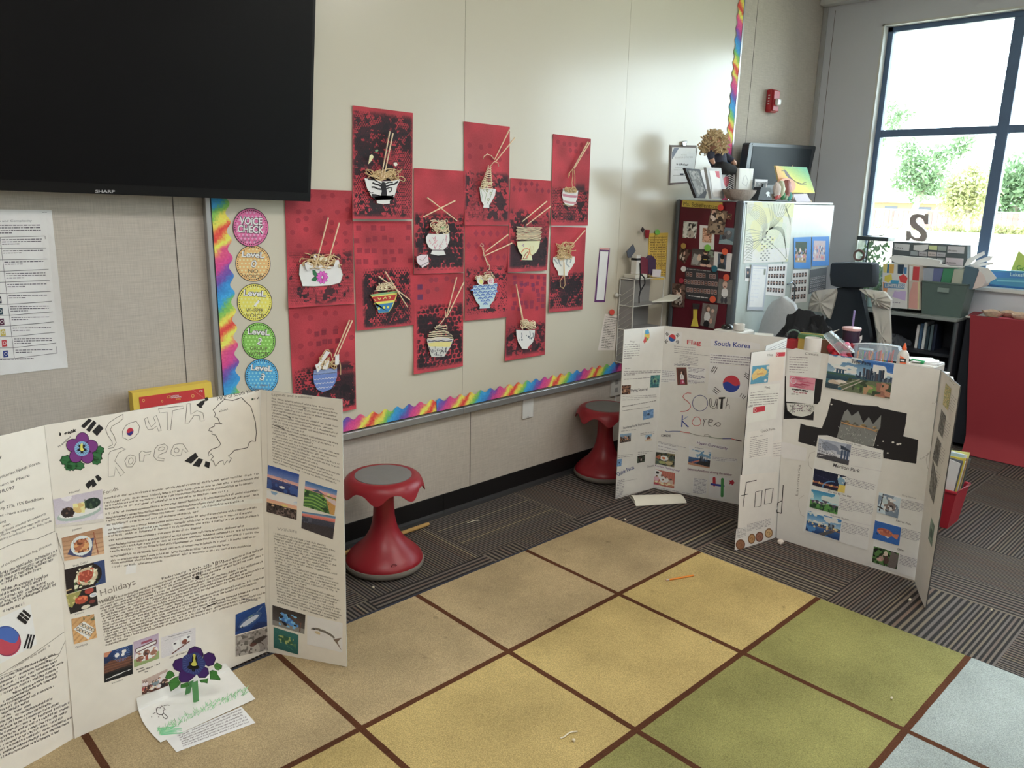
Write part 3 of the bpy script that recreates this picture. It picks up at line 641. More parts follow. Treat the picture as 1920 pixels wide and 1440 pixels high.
# C tree bowl
def artC(a):
    for q in (c3(310,1080,385,1060,395,1010,380,940,405,900,440,920,450,1000,455,1060,540,1080,520,1105,330,1110), c3(280,1040,330,1045,380,1060,500,1060,530,1050,520,1105,330,1112,290,1080)): a.L = 1; a.poly(q, BK)
    a.L = 2
    for q, w in ((c3(400,990,350,985,310,965,280,965),3),(c3(400,960,360,940,320,930,290,915),3),(c3(405,940,360,910,310,885,240,880),2),(c3(440,960,490,940,540,930,580,900),3),(c3(445,985,480,970,510,975,500,1010,480,1020),2.2),(c3(250,1010,270,1030,300,1025),1.5),(c3(430,930,480,910,520,915),2)): a.line(q, w, BK)
collage('red noodle collage with black tree painted on the bowl, nearest the television', [(661,197.5),(774,211.7),(773,411),(661,410)],
    paperpic(3, [], [('hex', .03,0,1,.99,5,.42,.75),('smear', .02,0,1,.55,0,.50,.95),('smear', .45,.2,1,.99,0,.60,.8)]),
    (c3(200,865,300,880,400,900,520,895,605,875,570,950,535,1080,500,1110,485,1120,485,1150,410,1158,340,1145,338,1115,280,1070,230,980),(222,216,206), artC),
    sticks=[(c3(485,338)[0], c3(390,850)[0]),(c3(520,360)[0], c3(415,870)[0])],
    noodles=tangle(685,320,756,336,24,8,31), toppings=[top('pepper_bit', c3(318,555,345,538,358,555,330,578),(110,150,110)), top('egg_bit', c3(258,610,285,595,305,625,285,660,262,690,242,708,250,670),(226,206,160)), top('paper_bit', c3(528,690,560,685,574,710,555,732,530,718),(226,204,196))], curlb=.03)
# D colourful cup
def artD(a):
    a.L = 1; a.poly(c1(1050,1275,1350,1235,1352,1252,1065,1292),(120,170,120)); a.poly(c1(1068,1300,1335,1275,1318,1335,1090,1360),(178,44,40)); a.poly(c1(1092,1368,1316,1342,1312,1356,1098,1386),(236,210,70))
    a.poly([*c1(1100,1390,1308,1362,1290,1400), *c2(1230,90,1190,150,1080,162,1040,40)], (50,120,170)); a.L = 2
    for q in (c1(1090,1330,1110,1345), c1(1130,1310,1150,1335,1165,1310), c1(1190,1325,1215,1300,1230,1320), c1(1250,1300,1275,1295,1262,1320)): a.line(q, 1.6,(236,216,110))
    for x, y in ((1085,110),(1140,100),(1185,95)): a.ell(*c2(x, y)[0], 2.2,2.6,(230,206,80))
collage('red noodle collage with red, yellow and blue cup and sticks crossed to the right', [(662,415),(772,415),(778,609),(669,620)],
    paperpic(4, [('s', .0,.02,1,.42,7,4,.03,(118,26,48),.042,.8)], [('hex', .43,.12,.95,.99,6,.42,.95),('smear', .5,.1,.9,.99,0,.56,.95)]),
    ([*c1(1045,1275,1350,1232,1345,1290,1300,1400), *c2(1245,80,1195,152,1080,165,1030,20)], (226,200,90), artD),
    sticks=[(c1(1142,1070)[0], c1(1490,1332)[0]),(c1(1212,1015)[0], c1(1465,1415)[0], .018)], noodles=both(tangle(703,532,742,543,12,5,41), rows([(702,546,740,541),(706,542,742,537),(708,538,736,534)], 4)), pale=True)
# E pink bowl, crossed sticks
def artE(a):
    r = random.Random(5); a.L = 1
    for k in range(26): x, y = c4(r.uniform(300,540), r.uniform(890,1060))[0]; a.line([(x, y),(x+r.uniform(-4,4), y+r.uniform(3,7))], .8, r.choice([(206,130,150),(190,110,140),(150,110,130)]))
    a.line(c4(280,1060,340,1085,450,1088,545,1070),.8,(120,100,110)); a.line(c4(345,1095,500,1095),.8,(120,100,110))
collage('red noodle collage with pink crackled bowl, small second cup and crossed sticks above', [(776,315),(872,321),(869,511),(776,514)],
    paperpic(5, [], [('circ', .40,0,1,.97,12,.42,.9),('smear', .62,.05,.45,.92,0,.35,.9),('smear', .55,.6,1,.9,0,.55,.8)]),
    (c4(295,878,420,885,565,875,570,960,540,1040,490,1085,520,1150,420,1160,325,1140,350,1085,300,1050,270,990,265,930),(228,212,220), artE),
    sticks=[(c4(640,455)[0], c4(228,665)[0]),(c4(282,415)[0], c4(665,712)[0], .018)], noodles=both(tangle(808,412,840,436,22,6,51)),
    toppings=[top('small_cup', c4(145,1175,205,1150,290,1150,302,1250,298,1270,215,1318,205,1295,165,1270,148,1230),(222,196,204), lambda a: [a.line(c4(170,1200,220,1230,280,1160),.8,(120,90,100)), a.line(c4(205,1290,295,1240),.9,(70,60,66))]), top('scallion', el(*c4(485,800)[0], 3,4),(120,160,110))], pale=True)
# F layered bowl
def artF(a):
    a.L = 1; a.poly(c5(285,985,420,965,600,965,570,1030,310,1025),(206,196,120)); a.poly(c5(280,940,400,915,540,920,610,945,600,965,285,970),(186,184,186)); a.L = 2
    a.line(c5(290,955,330,962,370,952,410,960,460,950,520,962,600,950),1.5,(60,58,66)); r = random.Random(9)
    for k in range(46):
        x, y = r.uniform(310,550), r.uniform(1030,1140)
        if abs(x-430) < 130-(y-1030)*.5: a.line(c5(x, y, x+r.uniform(-14,14), y+r.uniform(-14,14), x+r.uniform(-14,14), y+18),.9,(62,66,84))
collage('red noodle collage with grey and yellow layered bowl and noodles stacked in a pyramid', [(775,514.6),(869,511.7),(868,686.7),(775.8,702)],
    paperpic(6, [('s', .05,.08,.35,.28,2,2,.01,(70,40,90),.05,1),('o', .05,.03,.9,.2,5,2,.04,(120,40,60),.045,.8),('d', .5,.15,.7,.2,1,1,0,(60,50,110),.05,1)], [('circ', .30,.05,1,.97,12,.36,.95),('smear', .4,.2,.8,.97,0,.5,.9)]),
    (c5(275,935,400,905,540,912,615,940,580,1030,500,1155,400,1162,335,1158,300,1040),(190,192,188), artF),
    sticks=[(c5(660,135)[0], c5(525,655)[0]),(c5(752,198)[0], c5(535,645)[0])],
    noodles=both(rows([(801.5,635,850,636),(803,631,848,633),(804,627.5,849,630),(805,624,845,627),(814,621,842,624),(817,618,840,622),(815,614,838,617),(818,611,838,611)], 61), loopy(c5(428,755,470,710,500,670,520,640,515,560))), pale=True)
# G tall coil
def artG(a):
    a.L = 1
    for q, c in ((c6(270,890,290,960,280,1020),(120,150,130)),(c6(300,890,340,940,320,1040),(140,160,120)),(c6(420,890,390,980,350,1060),(110,140,120))): a.line(q, .8, c)
    for x, y in ((350,900),(395,935),(365,1010)): a.ell(*c6(x, y)[0], 2.2,3.2,(150,150,110)); a.L = 2; a.ell(*c6(x, y)[0], 1.2,2,(200,200,190)); a.L = 1
collage('red noodle collage with narrow white vase bowl and tall coiled noodle', [(869.5,227.6),(956,237.6),(954,421.7),(871.5,422.4)],
    paperpic(7, [('o', .05,.18,.9,.36,4,2,.05, None, .045,.7)], [('smear', .45,.0,1,.97,0,.50,.95),('hex', .5,.05,.95,.97,4,.6,.4)]),
    (c6(255,860,350,865,458,880,445,960,400,1040,375,1080,375,1112,300,1108,308,1075,275,1020,265,950),(222,220,206), artG),
    sticks=[(c6(622,152)[0], c6(440,520)[0]),(c6(690,250)[0], c6(448,548)[0])],
    noodles=both(lambda m, s: yarn(m, s, [(912+(918-912)*i/110+(9*(1-i/110)+2.5)*math.cos(i*.55),352-(352-312)*i/110+3.0*math.sin(i*.55)) for i in range(111)], seed=3), tangle(902,340,928,352,8,4,71), loopy(c6(440,520,400,470,350,450,310,480,300,510)), loopy(c6(390,600,420,560,445,540,480,560,490,600))), pale=True)
# H blue wave bowl
def artH(a):
    a.L = 1; a.poly(c7(175,890,470,855,465,960,430,1070,380,1130,385,1162,255,1168,262,1135,215,1080,180,990),(176,200,226)); a.L = 2
    for j in range(7):
        for i in range(6):
            x = 205+i*62-(j % 2)*30; y = 915+j*36-i*5
            w = 150-(max(0, y-1000))*.75
            if abs(x-322) < w and y < 1125:
                px, py = c7(x, y)[0]; a.L = 2; a.ell(px, py, 4.6,4.2,(70,104,176),0,10,180,360); a.L = 3; a.ell(px, py, 2.9,2.7,(150,180,216),0,8,180,360); a.L = 4; a.ell(px, py, 1.5,1.4,(80,112,180),0,8,180,360)
collage('red noodle collage with blue wave-pattern bowl, egg and pink swirl fish cake', [(871.5,422.6),(953,423),(951.7,594.8),(871.5,601.7)],
    paperpic(8, [('d', .0,.02,1,.40,6,3,.01,(140,34,60),.055,.8)], [('text', .42,.02,1,.95,4.2,.66,1)]),
    (c7(172,892,300,890,475,852,466,960,430,1070,380,1128,386,1165,255,1170,262,1135,215,1080,180,990),(96,126,186), artH),
    sticks=[(c7(608,260)[0], c7(330,470)[0]),(c7(655,365)[0], c7(325,518)[0])],
    noodles=both(tangle(892,514,928,528,14,5,81), rows([(905,518,926,518),(907,514,923,514),(909,511,921,510),(902,522,928,521)], 82), loopy(c7(345,705,375,690,380,640,345,610,330,560,300,500,310,440,290,410,262,400,280,368,305,390,290,430,315,500,340,580,365,610,352,640))),
    toppings=[top('egg_slice', el(*c7(263,822)[0], 6.2,9.2, rot=-.35),(236,232,222), lambda a: a.ell(*c7(275,838)[0], 3.6,5,(228,214,120),-.35)), top('fish_cake', [(c7(395,832)[0][0]+(5.9+.5*math.sin(9*q))*math.cos(q), c7(395,832)[0][1]+(7.4+.6*math.sin(9*q))*math.sin(q)) for q in [2*PI*i/36 for i in range(36)]], (226,206,220), lambda a: a.line([(c7(395,832)[0][0]+.42*q*math.cos(q)*.8, c7(395,832)[0][1]+.5*q*math.sin(q)*.8) for q in [i*.5 for i in range(1,25)]], 1.1,(208,110,170)))], pale=True)
# I stacked noodles
def artI(a):
    a.L = 1
    for q, c, w in ((c7(770,480,800,440,840,430,870,450,860,500,830,540),(206,120,84),1.8),(c7(880,400,890,470,920,440,910,400),(200,190,140),1.3),(c7(790,560,820,500,850,470),(150,70,60),1.4),(c7(775,400,800,380,795,410),(150,130,150),1.8),(c7(870,430,880,500,900,520),(196,150,90),1.4),(c7(800,560,850,545),(170,90,80),1.2)): a.line(q, w, c)
collage('red noodle collage with cream painted bowl under a flat block of folded noodles', [(957,333.8),(1034,339),(1025.8,507),(951.7,510.8)],
    paperpic(10, [('d', .02,.02,1,.14,7,2,.01,(120,30,54),.045,.8)], [('smear', .30,.0,1,.62,0,.52,.9),('smear', .60,.02,.98,.97,0,.22,1),('hex', .4,.1,1,.97,4,.5,.5)]),
    (c7(715,345,850,340,1000,338,985,420,950,480,895,520,905,575,770,572,785,520,740,465,720,400),(226,210,168), artI),
    sticks=[(c6(1082,1030)[0], c6(780,1280)[0]),(c6(1128,1092)[0], c6(825,1328)[0])],
    noodles=rows([(968+(k % 3),449.5-k*2.0,1012+((k*7) % 5),450.0-k*2.0+(1 if k > 8 else 0)) for k in range(13)], 91), pale=True)
# J white bowl
def artJ(a):
    a.L = 1
    for x, y, l in ((1495,850,70),(1600,830,100),(1555,880,14),(1640,850,70),(1470,930,20)): a.line(c5(x, y, x+5, y+l*.5, x-3, y+l),1.3,(84,96,108)); 
    for x, y in ((1500,940),(1585,900),(1620,920)): a.ell(*c5(x, y)[0], 1.6,2,(96,106,118))
collage('red noodle collage with plain white bowl and two long leaning sticks, lowest right', [(952,512),(1024.7,513),(1021.8,664.8),(946.7,677)],
    paperpic(11, [('s', .1,.02,1,.45,6,6,.03,(110,34,70),.045,.8),('o', .3,.1,.7,.18,4,1,.01,(100,34,80),.045,.9)], [('smear', .58,0,1,.97,0,.52,.85),('hex', .6,0,1,.95,4,.5,.5)]),
    (c5(1425,812,1550,820,1668,812,1660,900,1640,970,1578,1035,1572,1058,1498,1055,1490,1030,1450,970,1430,890),(226,224,220), artJ),
    sticks=[(c5(1425,228)[0], c5(1505,690)[0]),(c5(1436,290)[0], c5(1520,700)[0])], noodles=tangle(975,601,1006,615,22,6,101), pale=True)
# K striped bowl
def artK(a):
    a.L = 1
    for y0, y1, c in ((955,985,(186,120,140)),(1035,1060,(190,130,140)),(1080,1090,(160,150,110))): a.poly(c6(1275, y0-20,1370, y0,1450, y0+5,1445, y1+2,1370, y1,1280, y1-18), c)
collage('red noodle collage with pink-striped bowl at the top right of the set', [(1037,251),(1108,260.5),(1102,423),(1032.6,423)],
    paperpic(12, [('o', .05,.04,1,.2,6,2,.02, None, .045,.7)], [('hex', .55,.0,1,.97,5,.44,.95),('smear', .5,.6,.9,.62,0,.1,.9),('smear', .8,.1,1,.95,0,.6,.6)]),
    (c6(1280,870,1370,880,1468,900,1455,990,1430,1060,1400,1090,1340,1095,1295,1050,1268,970),(226,214,210), artK),
    sticks=[(c6(1587,300)[0], c6(1410,620)[0]),(c6(1608,308)[0], c6(1418,630)[0])],
    noodles=both(tangle(1057,350,1080,360,12,4.5,111), loopy(c6(1410,620,1380,660,1345,700,1345,745)), loopy(c6(1400,640,1400,720,1390,800,1400,900)), loopy(c6(1415,640,1425,720,1425,820)), loopy(c6(1395,640,1360,680,1362,720))))
# L messy
def artL(a):
    a.L = 1
    for q in (c7(1170,560,1200,600,1220,620), c7(1220,560,1240,620,1260,650), c7(1330,560,1320,620,1360,660), c7(1380,560,1370,610)): a.line(q, 2.5,(150,158,160))
collage('red noodle collage with pale marbled bowl, noodles spilling below it', [(1033.4,425),(1099,426.7),(1092,580),(1029,586)],
    paperpic(13, [], [('circ', .52,.0,1,.97,8,.34,.9),('smear', .55,0,.9,.85,0,.42,.8)]),
    (c7(1160,540,1290,520,1425,530,1425,600,1385,670,1345,720,1335,765,1225,760,1220,715,1175,650,1158,590),(206,206,200), artL),
    sticks=[(c7(1550,210)[0], c7(1400,380)[0])],
    noodles=both(tangle(1042,456,1078,486,26,8,121), loopy(c7(1290,480,1290,600,1290,760,1245,830,1250,900,1285,920,1305,880,1300,780,1295,600))))
# ---------------------------------------------------------------- television
TVY = WY-.10
t = thing('television', 'large black wall television hanging above the left of the whiteboard', 'television', (.7, TVY, 2.0))
br = ony(582,378, TVY); bl = ony(0,357, TVY); e = (br-bl); e[1] = 0; e /= np.linalg.norm(e); tr = ony(592,0, TVY); u = tr-br; u[1] = 0; u /= np.linalg.norm(u); Wt, Ht = 1.68,.97
def tvp(a, b, y): q = br-e*a+u*b; return (q[0], y, q[2])
TB = mat('black_gloss_bezel', (14,14,15),.35, spec=.2); TS = mat('black_tv_screen', (7,7,9),.4, var=.02, spec=.12)
m = MB(); m.hexa([tvp(0,0, TVY+.05), tvp(Wt, 0, TVY+.05), tvp(Wt, Ht, TVY+.05), tvp(0, Ht, TVY+.05)], [tvp(0,0, TVY), tvp(Wt, 0, TVY), tvp(Wt, Ht, TVY), tvp(0, Ht, TVY)]); m.build('housing', TB, t)
m = MB(); m.hexa([tvp(.012,.032, TVY), tvp(Wt-.012,.032, TVY), tvp(Wt-.012, Ht-.012, TVY), tvp(.012, Ht-.012, TVY)], [tvp(.012,.032, TVY-.002), tvp(Wt-.012,.032, TVY-.002), tvp(Wt-.012, Ht-.012, TVY-.002), tvp(.012, Ht-.012, TVY-.002)]); m.build('screen', TS, t)
MB().box((.3, TVY+.05,1.8),(1.1, WY, 2.2)).build('wall_mount', mat('black_steel', (24,24,26),.5), t)
a = Art(AxisSurf(1, TVY-.0005)); a.text('SHARP', (178.5,361.2),(215.5,361.8),5.2,(186,186,188), bold=.03); a.build('logo', mat('silver_print', (170,170,172),.4), t)
# ---------------------------------------------------------------- chart poster left of the whiteboard
c8 = crop(0,380,4.238); q = [(-110,391),(96.7,394),(127.4,689),(-92,714)]
s = AxisSurf(1, WY, -1, q, lambda u, v: .002+.010*np.clip((u-.8)/.2,0,1.3)**2*np.sin(np.clip(v, 0,1)*PI)); a = Art(s)
a.raster(Pic(16,20,(222,220,228)).out(), q); a.L = 2
def cellpx(u, v): return tuple(happ(homog(((0,0),(1,0),(1,1),(0,1)), q), [(u, v)])[0])
ys_ = [.163+.073*k for k in range(11)]
xa_, xb_ = .53,.875
vl = lambda v: v
for k, (yl, yr) in enumerate(((445,442.5),(466,465),(487,485.5),(508.5,505),(529,525.5),(550,546),(570.5,565),(591,584.5),(611,603.5),(631,623),(652,643),(672,662))):
    xr0 = 84.5+(yr-442.5)*.103; xl0 = (yl-445)*.125
    a.line([(-60, yl+2),(xl0, yl),(xr0, yr)], .8,(70,66,78))
    if k < 11: a.typed((xl0+3, yl+4.5),(xr0-6, yl+3.2),2 if k % 3 else 3,(.5,4.2),1.5,(84,80,92), seed=k, last=.45)
a.line([(84.5,442.5),(107,662)], .8,(70,66,78)); a.line([(0,445),(27,671)], .8,(70,66,78))
a.text('Promoting Depth and Complexity', (-60,416.5),(60,415.5),3.4,(80,76,92)); a.typed((-60,423),(77,422),4,(0,4.8),1.7,(84,80,92),4); a.typed((-60,676),(63,672),1,(0,1),1.6,(84,80,92),5,1)
for y, c in ((556,(50,46,60)),(577,(44,66,78)),(597,(78,36,62)),(617,(176,160,70)),(637,(176,48,56)),(657,(46,62,130))):
    x = (y-445)*.125-12; a.L = 2; a.poly([(x-9, y+1),(x, y),(x+1.6, y+12.5),(x-8, y+13.5)], c); a.L = 3; a.ring(x-3.5, y+6.5,2.6,3,.9,(226,224,228), n=10)
a.L = 2; a.typed((79,398),(88,398),1,(0,1),1,(120,118,128),1,1)
prop(a.build('chart_poster', GLOSSY), 'laminated white chart poster with text table and coloured icon squares, left of the whiteboard', 'poster')
# ---------------------------------------------------------------- plates, outlet, small wall things
m = thing('blank_wall_plate', 'plain white vertical wall plate under the whiteboard rail', 'wall plate', ony(988,764, WY))
p0, p1 = ony(979,745, WY), ony(998,781, WY); MB().box((p0[0], WY-.008, p1[2]),(p1[0], WY-.0005, p0[2]+.004), bev=.003).build('plate', WHITE, m)
for z in (p0[2]-.006, p1[2]+.01): MB().tube([((p0[0]+p1[0])/2, WY-.0095, z),((p0[0]+p1[0])/2, WY-.0075, z)], .003, n=8).build('screw', alum, m)
p0, p1 = ony(1144.5,707, WY), ony(1162,739, WY); m = thing('wall_outlet', 'white wall outlet with cord below it, beside the second stool', 'outlet', ((p0[0]+p1[0])/2, WY, (p0[2]+p1[2])/2))
MB().box((p0[0], WY-.012, p1[2]),(p1[0], WY-.0005, p0[2]), bev=.003).build('plate', mat('outlet_white', (206,204,200),.5), m)
cx = (p0[0]+p1[0])/2
for z in (.3,.7): zz = p1[2]+(p0[2]-p1[2])*z; MB().box((cx-.014, WY-.0135, zz-.014),(cx+.014, WY-.0115, zz+.014), bev=.002).build('socket', mat('socket_grey', (150,148,146),.5), m)
MB().tube([(cx-.005, WY-.012, p1[2]),(cx-.006, WY-.010,.3),(cx-.006, WY-.012,.11)], .003).build('cord', WHITE, m)
# purple framed strip, list with magnet
cT = crop(1100,400,6)
a = Art(AxisSurf(1, WB-.001)); a.poly(cT(145,385,263,392,205,1000,85,1000),(92,44,100)); a.L = 2; a.poly(cT(152,420,245,425,195,975,108,975),(224,216,222)); a.poly(cT(150,390,258,394,255,412,148,408),(206,150,140)); a.line(cT(152,424,245,430),.8,(90,60,110))
prop(a.build('purple_bordered_strip', PAPER), 'narrow tall white paper with purple border near the right of the whiteboard', 'paper')
a = Art(AxisSurf(1, WB-.001)); q = cT(205,1130,358,1150,318,1540,125,1540); a.poly(q, (206,198,192)); a.L = 2; a.line(cT(215,1165,345,1180),1,(80,76,74)); a.typed(cT(205,1190)[0], cT(338,1205)[0], 18,(-.45,3.1),1.0,(96,92,88),3,.8)
prop(a.build('magnet_list', PAPER), 'tall narrow printed list held by a red magnet on the whiteboard', 'paper')
def magnet(c, r, col, label, surf, name='round_magnet'):
    P = el(c[0], c[1], r, r*1.08,14); mb = MB(); mb.hexa(list(surf.P(P, .0)), list(surf.P(P, .009)), col); return prop(mb.build(name, GLOSSY), label, 'magnet')
sW = AxisSurf(1, WB-.001); magnet(cT(285,1112)[0], 5,(206,66,54), 'red round magnet above the printed list', Off(sW, .001))
# yellow schedule
a = Art(AxisSurf(1, WB-.0012)); a.poly(cT(695,225,918,218,885,745,690,740),(222,178,66)); a.L = 2
for k in range(18): y = 265+k*26; a.line(cT(705, y, 905-k*1.5, y+2),.8,(150,116,50)); a.typed(cT(712, y+12)[0], cT(890, y+12)[0], 1,(0,1),1.4,(120,92,46), k, 1)
for x in (700,765,850,905): a.line(cT(x, 250, x-18,735),.8,(150,116,50))
prop(a.build('yellow_schedule', PAPER), 'tall yellow printed schedule behind the wire paper tray', 'poster')
magnet(cT(797,212)[0], 4.8,(112,190,80), 'bright green clip on the yellow schedule', Off(sW, .001), 'green_clip')
t = thing('magnetic_cup', 'small dark red magnetic cup at the top left of the yellow schedule', 'cup', ony(1214,438, WB-.02)); 
c0, c1_ = ony(1214,431, WB-.02), ony(1215,446, WB-.02); MB().lathe((c0[0], WB-.02, c1_[2]), [(.011,0),(.012,.002),(.0145, c0[2]-c1_[2]),(.012, c0[2]-c1_[2]),(.01,.004)], 16).build('cup_body', mat('dark_red_metal', (150,34,50),.35), t, True)
m = MB(); m.hexa(list(Off(sW, .03).P(cT(605,185,628,150,652,178,630,222))), list(Off(sW, .034).P(cT(605,185,628,150,652,178,630,222))),(50,44,46)); m.build('tag', GLOSSY, t)
# certificate clipboard above the cabinet
cC = crop(1250,250,6.6207); s = AxisSurf(1, WB-.001)
t = thing('clipboard', 'clipboard with printed certificate hanging on the whiteboard above the cabinet', 'clipboard', s.P(cC(205,380))[0])
cutout(s, cC(45,145,372,150,375,230,350,420,330,610,25,640,30,560,40,350),.004,(96,84,80)).build('board', PAPER, t)
a = Art(Off(s, .0045)); q = cC(68,172,358,180,362,250,345,440,300,600,45,615,55,400); a.poly(q, (218,214,206)); a.L = 2; a.poly(cC(95,178,155,180,66,325,66,235),(110,116,132)); a.typed(cC(180,268)[0], cC(250,270)[0], 1,(0,1),1,(130,126,122),1,1)
a.text('EDUCATOR OF THE YEAR', cC(108,312)[0], cC(325,306)[0], 3.2,(160,156,152)); a.hand(cC(125,395)[0], cC(270,400)[0], 3.6,(70,66,66),1,4); a.line(cC(105,430,320,432),.7,(140,136,130)); a.typed(cC(90,455)[0], cC(310,455)[0], 1,(0,1),.9,(150,146,140),2,1); a.poly(cC(165,498,210,498,210,522,165,520),(50,54,66)); a.line(cC(80,522,280,520),.7,(120,116,112)); a.build('certificate', PAPER, t)
m = MB(); m.hexa(list(Off(s, .005).P(cC(190,100,255,92,245,165,200,168))), list(Off(s, .014).P(cC(196,108,250,100,240,150,205,152))), None); m.build('bulldog_clip', mat('chrome', (150,152,154),.2,.9), t)
# fire alarm strobe
cA = crop(1160,0,4.8); s = AxisSurf(1, WY-.001); f0, f1 = ony(1437,170, WY), ony(1452,214, WY)
t = thing('fire_alarm', 'red fire alarm with clear strobe on the wall right of the whiteboard', 'alarm', ((f0[0]+f1[0])/2, WY, (f0[2]+f1[2])/2)); x0, x1 = f0[0]+.0, f0[0]+.095; z0, z1 = f1[2]-.0, f0[2]+.01
ALR = mat('alarm_red', (176,40,50),.35); MB().box((x0, WY-.045, z0),(x1, WY-.0005, z1), bev=.012).box((x0+.008, WY-.056, z0+.008),(x1-.008, WY-.045, z1-.008), bev=.006).build('housing', ALR, t)
m = MB()
for k in range(4): m.box((x0-.001, WY-.030, z0+.05+k*.018),(x0+.004, WY-.018, z0+.058+k*.018))
m.build('lettering', mat('alarm_print', (220,200,196),.5), t); zc = (z0+z1)/2-.01
MB().box((x0+.025, WY-.078, zc-.022),(x1-.018, WY-.055, zc+.024), bev=.008).build('strobe_lens', mat('strobe_clear', (226,228,226),.1, spec=.8), t)
# yellow framed box set behind the handwritten board, on a low cabinet
t = thing('storage_cabinet', 'low grey storage cabinet against the wall behind the handwritten board', 'cabinet', (.75,2.68,0)); CABM = mat('dark_grey_metal', (84,86,88),.5)
MB().box((.15,2.55,.04),(1.2, WY-.014,.58), bev=.004).build('body', CABM, t); MB().box((.28,2.56,0),(1.12, WY-.04,.045)).build('plinth', BLK, t)
for xx in (.2,.705): d = MB().box((xx, 2.535,.06),(xx+.435,2.55,.56), bev=.003).build('door', mat('mid_grey_metal', (110,112,114),.5), t)
cB = crop(0,340,3.429); yb = 2.80; A = ony(*cB(850,1362)[0], yb); B = ony(*cB(1357,1290)[0], yb)
t = thing('yellow_box_set', 'red box set with yellow frame, peeking over the handwritten board', 'box set', ((A[0]+B[0])/2, yb, .583)); zt1 = A[2]; zt2 = B[2]
m = MB(); m.hexa([(A[0], yb, .583),(B[0]+.01, yb, .583),(B[0], yb, zt2),(A[0], yb, zt1)], [(A[0], yb+.04,.583),(B[0]+.01, yb+.04,.583),(B[0], yb+.04, zt2),(A[0], yb+.04, zt1)], (236,178,44)); m.build('case', GLOSSY, t)
a = Art(AxisSurf(1, yb-.0006)); V = a.s.P(cB(893,1388,1312,1330), LAY); V = [V[0], V[1], V[1]+(.01,0,.61-V[1][2]), V[0]+(.004,0,.61-V[0][2])]; a.add(V, [(0,1,2,3)], (190,44,48)); a.L = 2
a.ring(*cB(1085,1386)[0], 2.6,3.4,.8,(240,196,60), n=4, rot=.785); a.text('NATIONAL', cB(1098,1386)[0], cB(1152,1379)[0], 2.3,(240,226,220),.02); a.text('GEOGRAPHIC', cB(1098,1396)[0], cB(1168,1388)[0], 2.3,(240,226,220),.02); a.text('KIDS', cB(1132,1406)[0], cB(1162,1402)[0], 2.2,(240,170,60),.02)
for x, y, r_ in ((923,1408,2.2),(1043,1413,1.6),(1240,1380,2.6)): a.ring(*cB(x, y)[0], r_, r_, .8,(236,170,90), n=10); a.line([cB(x, y+r_*3.4)[0], cB(x, y+r_*6)[0]], .9,(236,170,90))
a.line(cB(1235,1338,1310,1392),.6,(220,120,110)); a.typed(cB(1280,1346)[0], cB(1302,1344)[0], 2,(0,2),.9,(236,200,190),2,1); a.build('cover_print', GLOSSY, t)
